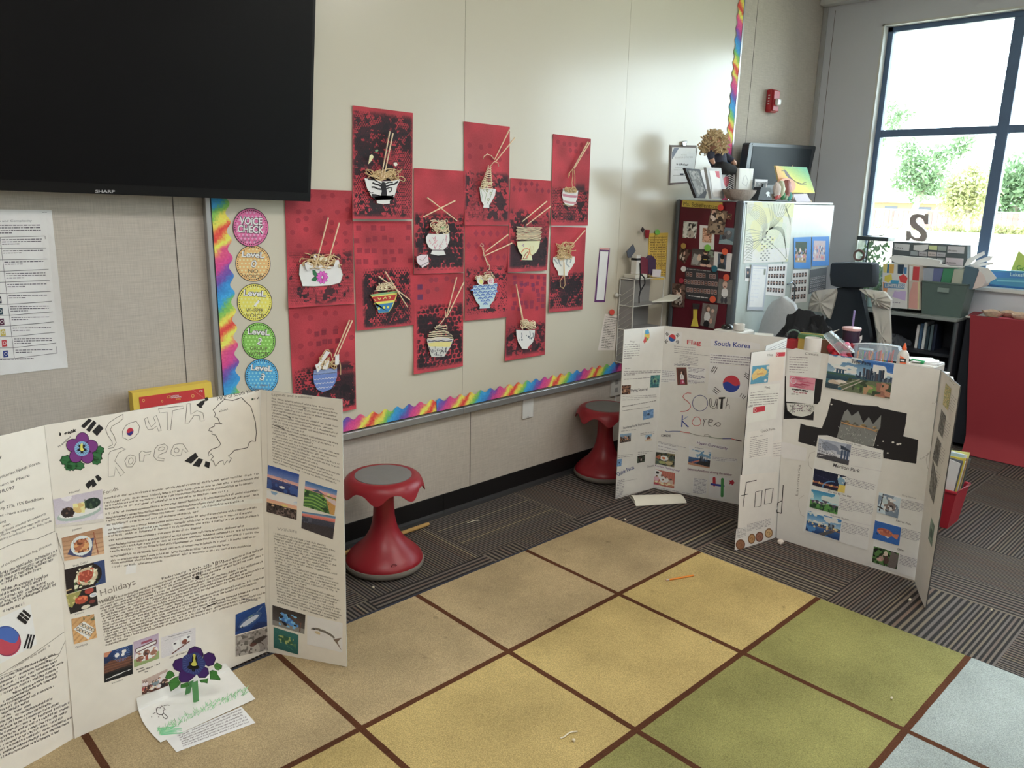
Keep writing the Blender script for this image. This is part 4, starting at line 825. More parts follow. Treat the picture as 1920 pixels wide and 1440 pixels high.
# ================================================================ pictures
def P_(kind, w, h, seed=1):
    w, h = max(8, int(w)), max(8, int(h)); p = Pic(w, h, (200,200,200), seed)
    if kind == 'namul':
        p.grad((178,168,186),(196,190,202)); p.blotch(3,.6,(206,200,210)); p.ell(.5,.62,.46,.2,(150,172,166),-.14); p.ell(.52,.56,.42,.16,(206,212,208),-.14)
        p.ell(.3,.52,.15,.17,(44,34,36)); p.ell(.55,.44,.13,.16,(206,172,96)); p.ell(.8,.36,.16,.17,(32,52,44)); p.blotch(18,.62,(236,204,130),.42,.28,.68,.6); p.blotch(18,.66,(92,66,56),.15,.36,.44,.7); p.blotch(18,.66,(60,84,60),.66,.2,.96,.52); p.rect(0,.9,1,1,(196,190,184))
    elif kind == 'japchae':
        p.grad((168,120,84),(206,160,118)); p.put(np.sin(p.Y*34+p.noise(3)*5) > .6,(146,100,70),.5); p.poly([(.1,.75),(.3,.25),(.8,.3),(.7,.98),(.5,1)], (66,70,112)); p.ell(.48,.5,.27,.4,(196,206,222)); p.ell(.48,.5,.19,.28,(176,96,58)); p.blotch(22,.55,(214,150,84),.3,.25,.66,.78,.9); p.blotch(20,.72,(110,54,34),.3,.25,.66,.78); p.line(.80,.1,.86,.95,.045,(150,76,48))
    elif kind == 'galbi':
        p.a[:] = (40,30,32); p.rect(.72,0,1,1,(44,66,118)); p.ell(.55,.5,.36,.5,(38,30,28)); p.ell(.52,.5,.28,.36,(196,176,140)); p.blotch(14,.6,(226,214,176),.2,.1,.8,.9); p.ell(.5,.48,.18,.24,(168,60,40)); p.blotch(16,.6,(206,96,66),.3,.2,.7,.75); p.blotch(14,.78,(80,110,60),.2,.5,.8,1); p.rect(.0,.82,.12,.88,(206,170,120))
    elif kind == 'kimchi':
        p.a[:] = (40,34,34); p.poly([(0,0),(.5,0),(.1,.7),(0,.6)], (150,146,70)); p.blotch(12,.6,(196,186,110),0,0,.3,.5); p.ell(.45,.45,.22,.2,(186,66,40)); p.blotch(16,.6,(222,110,60),.25,.3,.65,.6); p.ell(.75,.12,.16,.13,(176,54,44)); p.ell(.88,.38,.14,.11,(214,220,228)); p.ell(.88,.38,.1,.07,(170,180,196)); p.ell(.55,.88,.16,.1,(206,196,176)); p.ell(.8,.7,.12,.1,(120,46,40))
    elif kind == 'gimbap':
        p.grad((196,146,86),(214,160,92)); p.put(np.sin(p.X*20+p.Y*30) > .5,(176,120,66),.6); p.poly([(.05,.42),(.5,.2),(.95,.6),(.62,.98)], (226,222,212)); 
        for k in range(5):
            for j in range(2): x, y = .22+.12*k+.16*j, .45+.085*k-.14*j; p.ell(x, y, .075,.075,(70,60,54)); p.ell(x, y, .055,.055,(214,200,178)); p.ell(x, y, .02,.02,(176,120,90))
        p.blotch(8,.6,(96,100,66),.5,0,1,.25)
    elif kind == 'fireworks':
        p.grad((24,56,118),(30,36,60),0,.5); p.rect(0,.48,1,1,(48,34,34)); p.poly([(0,.45),(.2,.32),(.95,.38),(.9,.62),(0,.7)], (96,56,44)); p.put((np.sin(p.Y*70) > .3) & (p.Y > .35) & (p.Y < .66),(140,84,52),.5); p.rect(0,.72,1,1,(24,24,26)); d = np.hypot(p.X-.62,(p.Y-.22)*1.3); a = np.arctan2(p.Y-.22, p.X-.62); p.put((d < .3) & (np.sin(a*26) > .4) & (p.Y < .45),(84,120,190),.8); p.ell(.45,.2,.08,.07,(206,206,214)); p.ell(.7,.14,.08,.06,(220,224,232)); p.ell(.66,.24,.06,.05,(226,226,232)); p.poly([(0,0),(.28,0),(.1,.16),(0,.14)], (196,120,84)); p.line(.06,.9,.6,.86,.018,(200,200,200)); p.line(.3,.86,.95,.82,.018,(206,206,206))
    elif kind == 'foundation':
        p.grad((168,146,176),(196,186,200)); p.rect(0,.7,1,1,(134,156,92)); p.ell(.5,.62,.45,.26,(214,206,208)); p.poly([(.06,.3),(.92,.22),(.92,.38),(.08,.48)], (90,40,50)); p.poly([(.1,.33),(.88,.26),(.88,.35),(.1,.44)], (226,220,222)); p.rect(.3,.12,.75,.2,(156,66,92)); p.ell(.5,.6,.13,.13,(110,62,50)); p.ell(.5,.62,.07,.08,(70,50,56)); p.ell(.24,.74,.16,.1,(124,78,62)); p.ell(.78,.68,.14,.1,(150,96,76)); p.rect(.45,.7,.56,.88,(160,66,50)); p.blotch(14,.7,(176,120,100),.1,.5,.9,.9)
    elif kind == 'constitution':
        p.a[:] = (196,192,196); p.line(.2,.08,.85,.12,.02,(90,88,96)); p.line(.1,.2,.9,.24,.015,(160,158,166)); p.poly([(.3,.45),(.5,.35),(.55,.75),(.35,.85)], (216,216,222)); p.poly([(.55,.3),(.82,.25),(.86,.6),(.6,.62)], (218,218,224)); p.line(.3,.95,.8,.62,.07,(100,52,44)); p.ell(.66,.55,.08,.12,(126,60,46)); p.ell(.38,.5,.04,.05,(70,66,80)); p.ell(.78,.38,.04,.05,(70,66,80))
    elif kind == 'people':
        p.a[:] = (176,150,140); p.rect(0,.5,1,1,(84,50,42)); p.blotch(5,.5,(206,196,190),0,0,1,.5)
        for k in range(12): x, y = p.r.uniform(.05,.95), p.r.uniform(.15,.7); c = [(46,40,44),(206,196,200),(176,70,70),(110,130,140),(210,200,206)][k % 5]; p.ell(x, y+.14,.09,.14, c); p.ell(x, y, .045,.07,(42,34,36)); p.ell(x+.01, y+.02,.03,.045,(206,160,132))
        for k in range(14): p.ell(p.r.rand(), p.r.uniform(.65,1),.06,.035, [(206,176,140),(150,86,60),(222,210,196)][k % 3])
    elif kind == 'people2':
        p.a[:] = (190,100,82); p.put(np.sin(p.X*60) > .5,(166,78,66),.7); p.poly([(0,0),(.35,.1),(.35,.6),(0,.5)], (216,216,220)); p.ell(.16,.2,.08,.1,(40,34,38))
        for k, (x, y, c) in enumerate(((.15,.45,(206,160,176)),(.38,.35,(226,226,230)),(.6,.42,(222,206,200)),(.82,.5,(190,166,150)),(.45,.6,(214,220,226)))): p.ell(x, y+.15,.12,.17, c); p.ell(x, y, .055,.07,(40,32,36)); p.ell(x+.01, y+.025,.035,.04,(206,156,126))
        for k in range(9): p.ell(.15+.1*k, .8+.08*(k % 2),.09,.05, [(226,206,160),(190,130,90),(210,180,150)][k % 3])
        p.rect(0,.9,.3,1,(176,60,80))
    elif kind == 'tuna':
        p.grad((16,70,150),(20,40,96)); p.blotch(4,.55,(20,60,132)); p.ell(.5,.55,.4,.2,(52,84,140),-.42); p.ell(.48,.58,.33,.11,(176,186,206),-.42); p.line(.75,.3,.9,.15,.05,(90,110,150)); p.ell(.25,.74,.03,.03,(20,30,50)); p.line(.45,.42,.6,.36,.03,(120,156,120))
    elif kind == 'bug':
        p.a[:] = (138,130,126); p.blotch(9,.55,(162,156,150)); p.blotch(16,.7,(96,90,86)); p.ell(.7,.5,.26,.11,(62,50,46),-.5); p.ell(.55,.62,.1,.08,(92,56,48)); p.line(.5,.7,.42,.95,.03,(80,56,48)); p.line(.75,.55,.85,.75,.03,(70,56,50))
    elif kind == 'lobster':
        p.grad((52,42,40),(96,92,88)); p.rect(0,.75,1,1,(128,124,120)); p.ell(.45,.55,.2,.16,(44,110,196)); p.ell(.65,.68,.16,.1,(54,130,216)); p.poly([(.25,.2),(.45,.3),(.5,.55),(.3,.45)], (70,140,210)); p.blotch(12,.62,(96,170,230),.2,.2,.75,.9); p.line(.6,.3,.88,.5,.08,(96,60,52)); p.line(.88,.5,.85,.9,.06,(110,72,62)); p.blotch(16,.7,(30,30,40),.2,.2,.75,.85)
    elif kind == 'greenfish':
        p.grad((34,110,104),(28,92,88)); p.ell(.48,.45,.3,.17,(44,96,64),.25); p.blotch(14,.62,(150,170,90),.2,.25,.8,.65); p.poly([(.75,.55),(.92,.5),(.88,.75)], (70,120,80)); p.line(.55,.72,.8,.85,.03,(60,130,110))
    elif kind == 'mackerel':
        p.a[:] = (212,208,218); p.ell(.45,.5,.34,.12,(112,104,96),.22); p.ell(.44,.54,.32,.08,(206,204,206),.22); p.poly([(.74,.62),(.98,.5),(.86,.68),(.97,.92)], (120,100,86)); p.ell(.2,.42,.02,.025,(30,30,34)); p.ell(.3,.52,.08,.05,(196,176,136),.2)
    elif kind == 'bridge_dusk':
        p.grad((26,66,160),(110,130,190),0,.45); p.grad((196,140,150),(226,160,140),.38,.52); p.grad((60,76,140),(24,40,100),.52,1); p.line(.5,.35,.52,.85,.025,(70,40,70)); p.line(.5,.4,.05,.8,.012,(90,70,120)); p.line(.5,.4,.95,.6,.012,(90,70,120)); p.ell(.48,.78,.09,.05,(206,206,226)); p.line(0,.58,1,.64,.015,(60,50,90)); p.blotch(10,.62,(50,90,170),0,.6,1,1,.7)
    elif kind == 'village':
        p.grad((96,150,196),(206,206,220),0,.3); p.blotch(4,.45,(216,220,226),0,0,1,.4); p.grad((226,150,130),(240,170,110),.38,.6); p.ell(.6,.5,.1,.05,(250,190,90)); p.rect(0,.55,1,1,(66,52,50)); p.blotch(14,.58,(110,90,84),0,.55,1,1); p.blotch(20,.72,(30,26,28),0,.55,1,1); p.blotch(18,.8,(196,156,120),0,.52,1,.66)
    elif kind == 'terrace':
        p.grad((36,100,176),(150,150,190),0,.25); p.grad((216,150,156),(226,140,120),.2,.38); p.ell(.75,.26,.05,.04,(250,200,130)); p.poly([(.2,.3),(.4,.2),(.62,.32)], (70,80,120)); p.rect(0,.33,1,1,(60,110,50)); p.poly([(.55,.34),(1,.36),(1,1),(.85,1),(.7,.5)], (196,140,60)); p.poly([(.6,.36),(1,.42),(1,.62),(.75,.5)], (200,176,180)); p.put((np.sin(p.Y*50+np.sin(p.X*6)*3) > .3) & (p.Y > .38) & (p.X < .7),(130,180,66),.85); p.blotch(10,.68,(40,76,40),0,.36,.8,1)
    elif kind == 'darkcoast':
        p.grad((40,110,160),(150,150,176),0,.12); p.grad((226,120,110),(200,90,80),.10,.26); p.grad((60,64,84),(44,42,52),.26,1); p.blotch(9,.6,(76,80,100),0,.25,1,.7); p.poly([(0,.62),(1,.5),(1,1),(0,1)], (58,50,56))
    elif kind in ('skyline', 'skyline2', 'citybig'):
        g = {'skyline': ((52,120,180),(140,170,196)), 'skyline2': ((24,110,190),(160,196,220)), 'citybig': ((34,96,160),(150,180,200))}[kind]
        p.grad(g[0], g[1], 0,.5); n = p.noise(5,7)*.5+p.noise(12,14)*.3+p.noise(3,9)*.2; p.put((n > .5) & (p.Y < .5),(214,220,226),.85); p.put((n > .6) & (p.Y < .5),(240,238,236),.9)
        if kind == 'citybig': p.poly([(.5,0),(1,0),(1,.3),(.72,.22)], (30,96,190),.8); p.blotch(6,.62,(230,232,238),.7,.05,1,.4)
        p.rect(0,.5,1,1,(50,100,116) if kind == 'citybig' else (44,90,150)); base = .56 if kind == 'citybig' else .62
        for k in range(34 if kind == 'citybig' else 26):
            x = p.r.uniform(.45 if kind != 'skyline2' else .3,1); b = p.r.uniform(.02,.05); hh = p.r.uniform(.06,.26)*(1.3 if .5 < x < .85 else .6); c = [(46,70,100),(60,84,110),(34,50,76),(96,112,130),(74,70,80)][k % 5]; p.rect(x, base-hh, x+b, base+.04, c); p.rect(x+b*.6, base-hh, x+b, base+.04,(28,40,60),.6)
        if kind == 'citybig':
            for k in range(3): p.rect(.14+.05*k, .40,.175+.05*k, .55,(38,74,104))
            p.line(.12,.39,.3,.40,.025,(50,84,112)); p.rect(0,.53,.45,.56,(56,92,74)); p.grad((46,84,96),(30,60,84),.57,.72); p.poly([(.4,.62),(1,.56),(1,1),(.3,1),(.2,.85)], (92,104,76)); p.ell(.66,.82,.17,.12,(104,140,66)); p.ell(.5,.76,.12,.08,(70,100,56)); p.poly([(.78,.62),(1,.6),(1,1),(.8,1)], (150,96,80)); p.blotch(16,.6,(190,130,100),.6,.58,1,1,.8); p.blotch(16,.66,(56,70,52),.3,.6,1,1); p.line(.2,.92,.52,.6,.03,(170,160,150)); p.line(.26,1,.56,.64,.03,(186,176,166)); p.ell(.14,.8,.1,.07,(186,166,146)); p.ell(.24,.75,.09,.045,(206,196,186)); p.rect(0,.85,.2,1,(50,60,70),.8)
        elif kind == 'skyline': p.rect(0,.6,1,.68,(60,70,90)); p.rect(0,.3+.3,.4,.66,(70,90,110)); p.grad((40,80,150),(70,60,60),.68,1); p.poly([(.1,.82),(.5,.6),(.52,.66),(.2,.86)], (206,110,84)); p.poly([(0,.85),(1,.92),(1,1),(0,1)], (186,130,100)); p.poly([(.5,.68),(1,.62),(1,.92),(.4,.86)], (48,50,56))
        else: p.rect(.3,.6,1,.66,(196,130,90),.6); p.grad((40,96,170),(24,60,120),.66,1); p.poly([(.35,1),(.75,.62),(.85,.68),(.55,1)], (84,84,90)); p.blotch(16,.74,(230,190,130),0,.5,1,.8); p.blotch(8,.66,(60,130,200),0,.66,1,1)
    elif kind == 'helix':
        p.grad((150,160,184),(206,206,214)); p.blotch(4,.55,(120,130,156),0,0,1,.6); p.rect(0,.75,1,1,(70,70,80))
        for k in range(3): p.rect(.74+.085*k, .34,.795+.085*k, .8,(56,76,112))
        p.poly([(.7,.12),(.78,.14),(1,.3),(1,.36),(.72,.3)], (52,62,84)); p.line(0,.6,.75,.78,.03,(80,80,92)); p.line(0,.3,.35,.12,.02,(90,92,106)); p.line(.1,.1,.6,.68,.025,(90,90,100)); p.line(0,.95,.5,.6,.03,(206,206,214))
        for k in range(10): p.line(.06*k, .5+.03*k-(.3 if k < 5 else .1),.06*k+.08,.8,.015,(76,76,88))
    elif kind == 'merlion':
        p.grad((20,28,60),(26,34,76)); p.rect(0,.72,.8,.82,(150,80,66)); p.blotch(20,.6,(226,160,90),0,.68,.85,.86); p.rect(0,.82,1,1,(40,34,60)); t = np.abs(np.hypot(p.X-.68,(p.Y-.95)*.8)-.36); p.put((t < .02) & (p.X < .68),(70,130,196)); p.poly([(.76,.1),(.98,.08),(.96,.6),(.8,.62),(.74,.3)], (110,156,190)); p.blotch(12,.6,(206,220,226),.74,.05,1,.6); p.poly([(.8,.58),(1,.55),(1,1),(.78,1)], (216,190,70)); p.line(.1,.35,.7,.55,.015,(70,60,110))
    elif kind == 'gardens':
        p.grad((30,130,186),(130,196,214),0,.55); p.blotch(4,.5,(190,220,230),0,0,1,.5); p.rect(0,.66,1,1,(50,110,56)); p.blotch(10,.5,(80,150,66),0,.6,1,1); p.blotch(14,.64,(30,70,46),0,.58,1,1)
        for x, y, q in ((.25,.56,.1),(.55,.48,.13),(.86,.6,.12),(.1,.6,.08),(.42,.6,.07)): p.ell(x, y, q, .03,(60,66,92)); p.poly([(x-q*.7, y),(x+q*.7, y),(x, y+.16)], (86,76,104)); p.line(x, y, x, y+.24,.02,(70,60,84))
    elif kind == 'squirrel':
        p.a[:] = (110,130,156); p.blotch(4,.55,(176,196,220)); p.ell(.55,.5,.3,.24,(120,106,104),.3); p.ell(.62,.56,.12,.1,(62,54,58)); p.ell(.3,.35,.16,.14,(170,190,196)); p.line(0,.7,.5,.8,.07,(40,40,46)); p.line(.2,.05,.1,.9,.05,(52,48,52)); p.blotch(12,.7,(206,206,214),.2,.1,.9,.8); p.ell(.7,.58,.03,.03,(10,10,12))
    elif kind == 'parrotfish':
        p.a[:] = (30,96,190); p.ell(.42,.5,.3,.2,(190,96,66),.12); p.ell(.4,.42,.24,.09,(170,76,60),.12); p.poly([(.68,.5),(.95,.42),(.9,.72),(.72,.62)], (206,110,76)); p.blotch(18,.66,(214,130,90),.15,.35,.7,.7,.8); p.poly([(.42,.68),(.62,.7),(.55,.78)], (226,226,230)); p.ell(.2,.44,.02,.02,(20,20,30)); p.poly([(.1,.62),(.2,.66),(.16,.74)], (26,52,96))
    elif kind == 'otter':
        p.a[:] = (44,70,40); p.blotch(8,.5,(80,130,60)); p.blotch(14,.66,(24,34,26)); p.poly([(.7,.0),(1,.1),(.95,1),(.62,1)], (108,98,94)); p.ell(.5,.25,.08,.16,(206,190,170)); p.ell(.35,.62,.1,.16,(170,130,120)); p.ell(.55,.62,.1,.26,(84,60,54)); p.ell(.27,.72,.1,.1,(196,150,140)); p.line(.42,.3,.36,.6,.04,(190,160,140))
    elif kind == 'greysq': p.a[:] = (104,104,104); p.blotch(6,.55,(130,128,124)); p.blotch(12,.7,(70,72,72)); p.ell(.5,.5,.25,.14,(84,82,80),.5)
    elif kind == 'mapsq': p.a[:] = (176,166,96); p.blotch(7,.5,(140,150,100)); p.blotch(12,.66,(206,186,130))
    elif kind == 'greenpk': p.a[:] = (96,120,108); p.blotch(6,.55,(120,146,126)); p.ell(.5,.55,.3,.2,(70,92,84))
    elif kind == 'egg':
        p.a[:] = (50,52,48); p.blotch(7,.5,(120,110,70)); p.blotch(10,.62,(70,90,80)); p.ell(.5,.42,.2,.2,(232,220,200),.3); p.ell(.48,.42,.09,.09,(206,110,60)); p.ell(.22,.4,.12,.14,(176,90,60)); p.ell(.4,.78,.18,.12,(150,160,90)); p.ell(.75,.75,.16,.14,(176,160,110)); p.ell(.82,.4,.1,.16,(60,76,70))
    elif kind == 'hanbok':
        p.a[:] = (112,60,48); p.rect(.12,.1,.88,.96,(84,54,46)); p.rect(.2,.16,.8,.92,(96,60,54)); p.rect(.3,.2,.7,.9,(60,36,36)); p.ell(.48,.3,.08,.07,(200,160,140)); p.poly([(.32,.45),(.48,.34),(.68,.45),(.66,.7),(.34,.7)], (222,214,214)); p.line(.49,.42,.49,.6,.03,(60,50,60)); p.poly([(.34,.68),(.66,.68),(.76,.94),(.26,.94)], (176,50,84)); p.ell(.55,.82,.08,.08,(214,160,190))
    elif kind == 'sgmap':
        p.a[:] = (70,146,180); p.poly([(.02,.55),(.1,.35),(.3,.15),(.45,.25),(.55,.12),(.8,.28),(.92,.4),(.8,.58),(.55,.62),(.3,.72),(.1,.8)], (214,176,90)); p.put((np.sin(p.X*20+p.Y*30) > .7) & (p.X > .1) & (p.Y < .7) & (p.Y > .2),(226,196,120),.5); p.rect(.3,.42,.7,.52,(190,110,60),.5); p.ell(.94,.15,.1,.1,(196,200,190)); p.ell(.85,.88,.07,.08,(226,226,220))
    elif kind == 'krmap':
        p.a[:] = (214,208,200); p.poly([(.3,.1),(.55,.02),(.75,.1),(.9,.35),(.95,.6),(.8,.75),(.4,.92),(.15,.8),(.3,.5)], (206,190,60)); p.poly([(.3,.1),(.55,.02),(.75,.1),(.9,.32),(.6,.38),(.35,.3)], (60,150,200)); p.poly([(.6,.38),(.9,.32),(.95,.6),(.7,.6)], (226,170,60)); p.poly([(.15,.8),(.3,.5),(.55,.55),(.5,.88),(.3,.95)], (206,64,70)); p.poly([(.55,.6),(.85,.6),(.8,.76),(.6,.84)], (110,170,90))
    elif kind == 'teal': p.a[:] = (40,96,110); p.blotch(6,.55,(70,140,130)); p.ell(.5,.45,.25,.22,(104,150,120)); p.ell(.5,.5,.12,.1,(30,60,70))
    elif kind == 'brown': p.a[:] = (84,54,44); p.blotch(8,.5,(136,92,66)); p.blotch(12,.7,(40,28,26)); p.ell(.35,.6,.15,.15,(176,130,96))
    elif kind == 'blue': p.a[:] = (84,130,184); p.blotch(5,.55,(104,150,200)); p.ell(.5,.5,.12,.14,(46,66,96))
    elif kind == 'street': p.grad((120,160,196),(90,70,60)); p.blotch(8,.5,(60,48,44),0,.3,1,1); p.blotch(12,.7,(206,140,90),0,.3,1,.8)
    elif kind == 'temple': p.grad((90,150,196),(196,200,196),0,.5); p.poly([(.05,.5),(.5,.2),(.95,.5)], (60,60,66)); p.rect(.15,.5,.85,.72,(150,96,70)); p.rect(0,.72,1,1,(206,186,160))
    elif kind == 'night': p.a[:] = (34,36,34); p.blotch(6,.6,(66,76,60)); p.ell(.5,.6,.07,.16,(206,190,180)); p.ell(.3,.3,.1,.1,(96,50,46))
    elif kind == 'coin': p.a[:] = (0,0,0)
    elif kind == 'dog': p.a[:] = (206,206,200); p.blotch(5,.5,(160,168,160)); p.ell(.55,.35,.2,.18,(190,186,176)); p.ell(.5,.45,.1,.08,(60,56,56)); p.ell(.7,.2,.07,.12,(90,84,80)); p.ell(.6,.75,.25,.25,(170,160,150)); p.blotch(9,.68,(50,48,48),.3,.1,.9,1)
    elif kind == 'dog2': p.grad((96,120,136),(70,96,110)); p.ell(.55,.45,.32,.26,(92,92,98),-.5); p.ell(.62,.3,.12,.14,(140,140,146)); p.ell(.3,.62,.14,.12,(66,66,74)); p.poly([(0,.8),(.5,.7),(1,.85),(1,1),(0,1)], (120,150,160))
    elif kind == 'dog3': p.a[:] = (120,96,76); p.ell(.62,.3,.24,.22,(180,150,116)); p.ell(.62,.34,.12,.1,(60,50,46)); p.ell(.5,.78,.4,.24,(150,128,104)); p.ell(.22,.28,.18,.2,(206,190,180)); p.ell(.2,.1,.1,.1,(206,160,136)); p.blotch(9,.66,(66,54,50))
    elif kind == 'family': p.grad((70,66,66),(120,110,106)); p.poly([(.1,.3),(.45,.4),(.3,.95),(0,.9)], (150,150,150)); p.ell(.62,.62,.22,.3,(34,32,36)); p.ell(.62,.2,.09,.11,(206,160,136)); p.ell(.62,.12,.1,.08,(90,60,46)); p.ell(.35,.55,.1,.14,(206,180,160)); p.ell(.36,.38,.07,.07,(214,170,150)); p.rect(.55,.55,.7,.6,(206,180,60)); p.ell(.55,.92,.14,.08,(214,170,150)); p.ell(.8,.92,.12,.08,(206,160,140)); p.blotch(10,.6,(120,140,120),.75,0,1,.6)
    elif kind == 'portrait': p.a[:] = (70,84,104); p.ell(.5,.9,.42,.32,(48,56,62)); p.ell(.5,.38,.2,.24,(190,140,112)); p.ell(.5,.2,.24,.16,(34,28,30))
    elif kind == 'baby': p.a[:] = (110,110,108); p.ell(.5,.55,.24,.2,(222,220,216)); p.ell(.48,.22,.17,.15,(206,170,150)); p.ell(.48,.3,.06,.03,(120,60,60)); p.ell(.35,.85,.1,.14,(60,62,70)); p.ell(.62,.85,.1,.14,(60,62,70)); p.rect(.0,.7,1,.72,(90,90,90))
    elif kind == 'couple': p.a[:] = (104,76,66); p.ell(.5,.3,.2,.16,(206,160,140)); p.ell(.4,.16,.18,.12,(66,44,36)); p.ell(.5,.65,.3,.26,(190,176,166)); p.ell(.55,.5,.12,.08,(200,170,150)); p.blotch(8,.66,(60,44,40))
    elif kind == 'standing': p.a[:] = (120,112,108); p.ell(.4,.55,.2,.22,(214,210,206)); p.ell(.42,.22,.12,.1,(206,160,136)); p.ell(.38,.2,.16,.16,(96,66,50), k=.6); p.ell(.44,.22,.09,.09,(206,160,136)); p.ell(.42,.9,.2,.2,(34,34,38)); p.ell(.72,.45,.12,.18,(140,120,112)); p.ell(.72,.26,.09,.08,(214,176,156)); p.ell(.7,.7,.1,.12,(196,150,130))
    elif kind == 'orange': p.a[:] = (176,120,86); p.ell(.5,.3,.25,.2,(206,150,110)); p.blotch(8,.55,(214,170,140)); p.blotch(9,.7,(120,70,50)); p.ell(.5,.7,.25,.2,(214,160,130))
    elif kind == 'crowd':
        p.a[:] = (40,70,50); p.rect(0,.6,1,1,(176,140,96))
        for k in range(40): x = p.r.rand(); y = .3+.5*p.r.rand(); p.ell(x, y+.08,.04,.08, [(214,206,210),(190,110,120),(120,140,190),(60,60,70)][k % 4]); p.ell(x, y, .025,.035,(214,170,140))
    elif kind == 'crowd2':
        p.a[:] = (190,170,180)
        for k in range(50): x = p.r.rand(); y = .2+.6*p.r.rand(); p.ell(x, y+.08,.04,.08, [(206,120,140),(120,150,206),(226,220,226),(90,96,140)][k % 4]); p.ell(x, y, .025,.035,(206,160,140))
    g = p.a.mean(2, keepdims=True); p.a = p.a*.84+g*.16
    return p.grain(6).out()
def rec3(P3): return [np.array(v, float) for v in P3]
CARD = (204,196,182)
PHN = [0]
def photo(art_parent, surf, quad, kind, name='pasted_photo', res=1.25, d=.0006, label=None, shape=None):
    """a print stuck on its panel: thin sheet with its own picture"""
    quad = [tuple(q) for q in quad]; w = res*np.hypot(quad[1][0]-quad[0][0], quad[1][1]-quad[0][1]); h = res*np.hypot(quad[3][0]-quad[0][0], quad[3][1]-quad[0][1]); PHN[0] += 1
    a = Art(Off(surf, d)); a.hexa(list(surf.P(quad, .0002)), list(surf.P(quad, d)),(222,220,222)); a.L = 1; a.raster(P_(kind, w, h, PHN[0]), quad)
    o = a.build(name, GLOSSY, art_parent)
    if label: o['label'] = label
    return o
def board(name, label, posts, col=(208,202,190), back=(150,146,140), zf=0.0):
    """folding display board from hinge posts ((top px),(bottom px)); returns thing and panel surfaces"""
    pts = []
    for t_, b_ in posts: b3 = onz(*b_, zf); pts.append((np.array(above(*t_, b3)), np.array(b3)))
    c = np.mean([p[1] for p in pts], 0); T = thing(name, label, 'display board', c)
    out = []
    for i in range(len(posts)-1):
        q3 = [pts[i][0], pts[i+1][0], pts[i+1][1], pts[i][1]]; qp = [posts[i][0], posts[i+1][0], posts[i+1][1], posts[i][1]]
        s = QuadSurf(qp, q3); a = Art(s); F = list(s.q); B = [p-s.n*.0042 for p in s.q]; a.hexa(B, F, back); a.F.pop(1); a.C[-1] = a.C[-1][np.arange(6) != 1]; a.M.pop(1); a.add(F, [(0,1,2,3)], col)
        out.append((s, a))
    return T, out
Z = .012 # rug under the left board is thin
# ================================================================ tall handwritten board at the left
lt = [((-62,832),(0-45,1490)),((85,797),(140,1385)),((488,731),(500,1222)),((641,749),(650,1250))]
TB_, pan = board('trifold_board', 'tall white tri-fold board with handwritten South Korea title, closest to the camera', lt, (207,202,193), zf=.0102)
INK = (58,54,52); PEN = (92,86,80)
(sL, aL),(sC, aC),(sR, aR) = pan
d1 = crop(0,720,3.6); d2 = crop(0,1040,3.6); d3 = crop(380,700,5.143); d4 = crop(380,960,4.8); n1 = crop(90,900,6.857); n2 = crop(110,1090,6.261)
# centre panel
a = aC; a.L = 1
for q in (d1(545,285,600,232,622,245,568,300), d1(580,310,632,245,652,262,605,325), d1(622,320,668,272,700,298,655,352), d1(575,680,605,648,625,672,595,712), d1(608,655,630,638,655,680,625,700), d1(640,625,662,612,688,640,665,660), d1(1245,520,1320,462,1338,492,1290,538), d1(1300,550,1340,500,1372,510,1345,562), d1(1378,555,1388,520,1418,530,1412,570), d1(1325,140,1352,122,1362,150,1368,158,1350,162), d1(1350,118,1385,108,1378,135,1362,150), d1(1380,95,1400,88,1408,108,1388,118)): a.poly(q, (32,30,32))
# big hollow letters  S O U T H   K O R E A
for q in (d1(830,205,790,225,735,262,712,305,730,350,755,385,760,410,730,425,728,435,765,430,785,395,770,350,745,310,755,285,800,260,830,235,830,205), d1(880,262,920,252,942,285,935,330,905,362,865,378,830,362,826,320,850,280,880,262), d1(976,235,995,225,1005,262,1020,290,1050,262,1035,225,1055,212,1075,262,1088,315,1070,318,1058,285,1030,305,1000,308,984,280,976,235), d1(1070,165,1140,158,1235,148,1238,165,1165,180,1152,312,1132,312,1128,190,1078,196,1070,165), d1(1262,135,1284,130,1288,205,1330,180,1370,195,1378,248,1352,250,1345,215,1310,212,1275,262,1250,268,1262,135), d1(745,455,820,430,850,438,800,465,775,520,840,598,815,622,780,560,770,622,730,625,730,480,745,455), d1(880,478,912,488,918,520,890,560,855,560,842,520,858,490,880,478), d1(940,470,958,450,985,462,1020,455,1010,475,975,480,968,522,942,522,940,470), d1(1045,440,1065,415,1110,405,1135,425,1120,460,1075,478,1065,498,1110,505,1105,520,1060,515,1038,490,1045,440), d1(1155,450,1175,410,1215,402,1235,405,1270,455,1255,462,1232,440,1222,480,1180,488,1155,475,1155,450)): a.line(q, .95, PEN)
a.ring(*d1(883,520)[0], 4.2,6,.9, PEN, .3); a.ring(*d1(1192,448)[0], 4.5,4.5,.9, PEN); a.ring(*d1(1090,438)[0], 6,3.2,.8, PEN, -.3)
cx, cy = d1(878,322)[0]; a.ell(cx, cy, 6.3,7.6,(176,36,56),.3); a.L = 2; a.poly([(cx-6, cy+1.5),(cx-2, cy+2.8),(cx+1.5, cy-.5),(cx+6.2, cy-1.5),(cx+4.2, cy+4.5),(cx, cy+7.5),(cx-4.6, cy+6)], (44,46,120)); a.L = 1
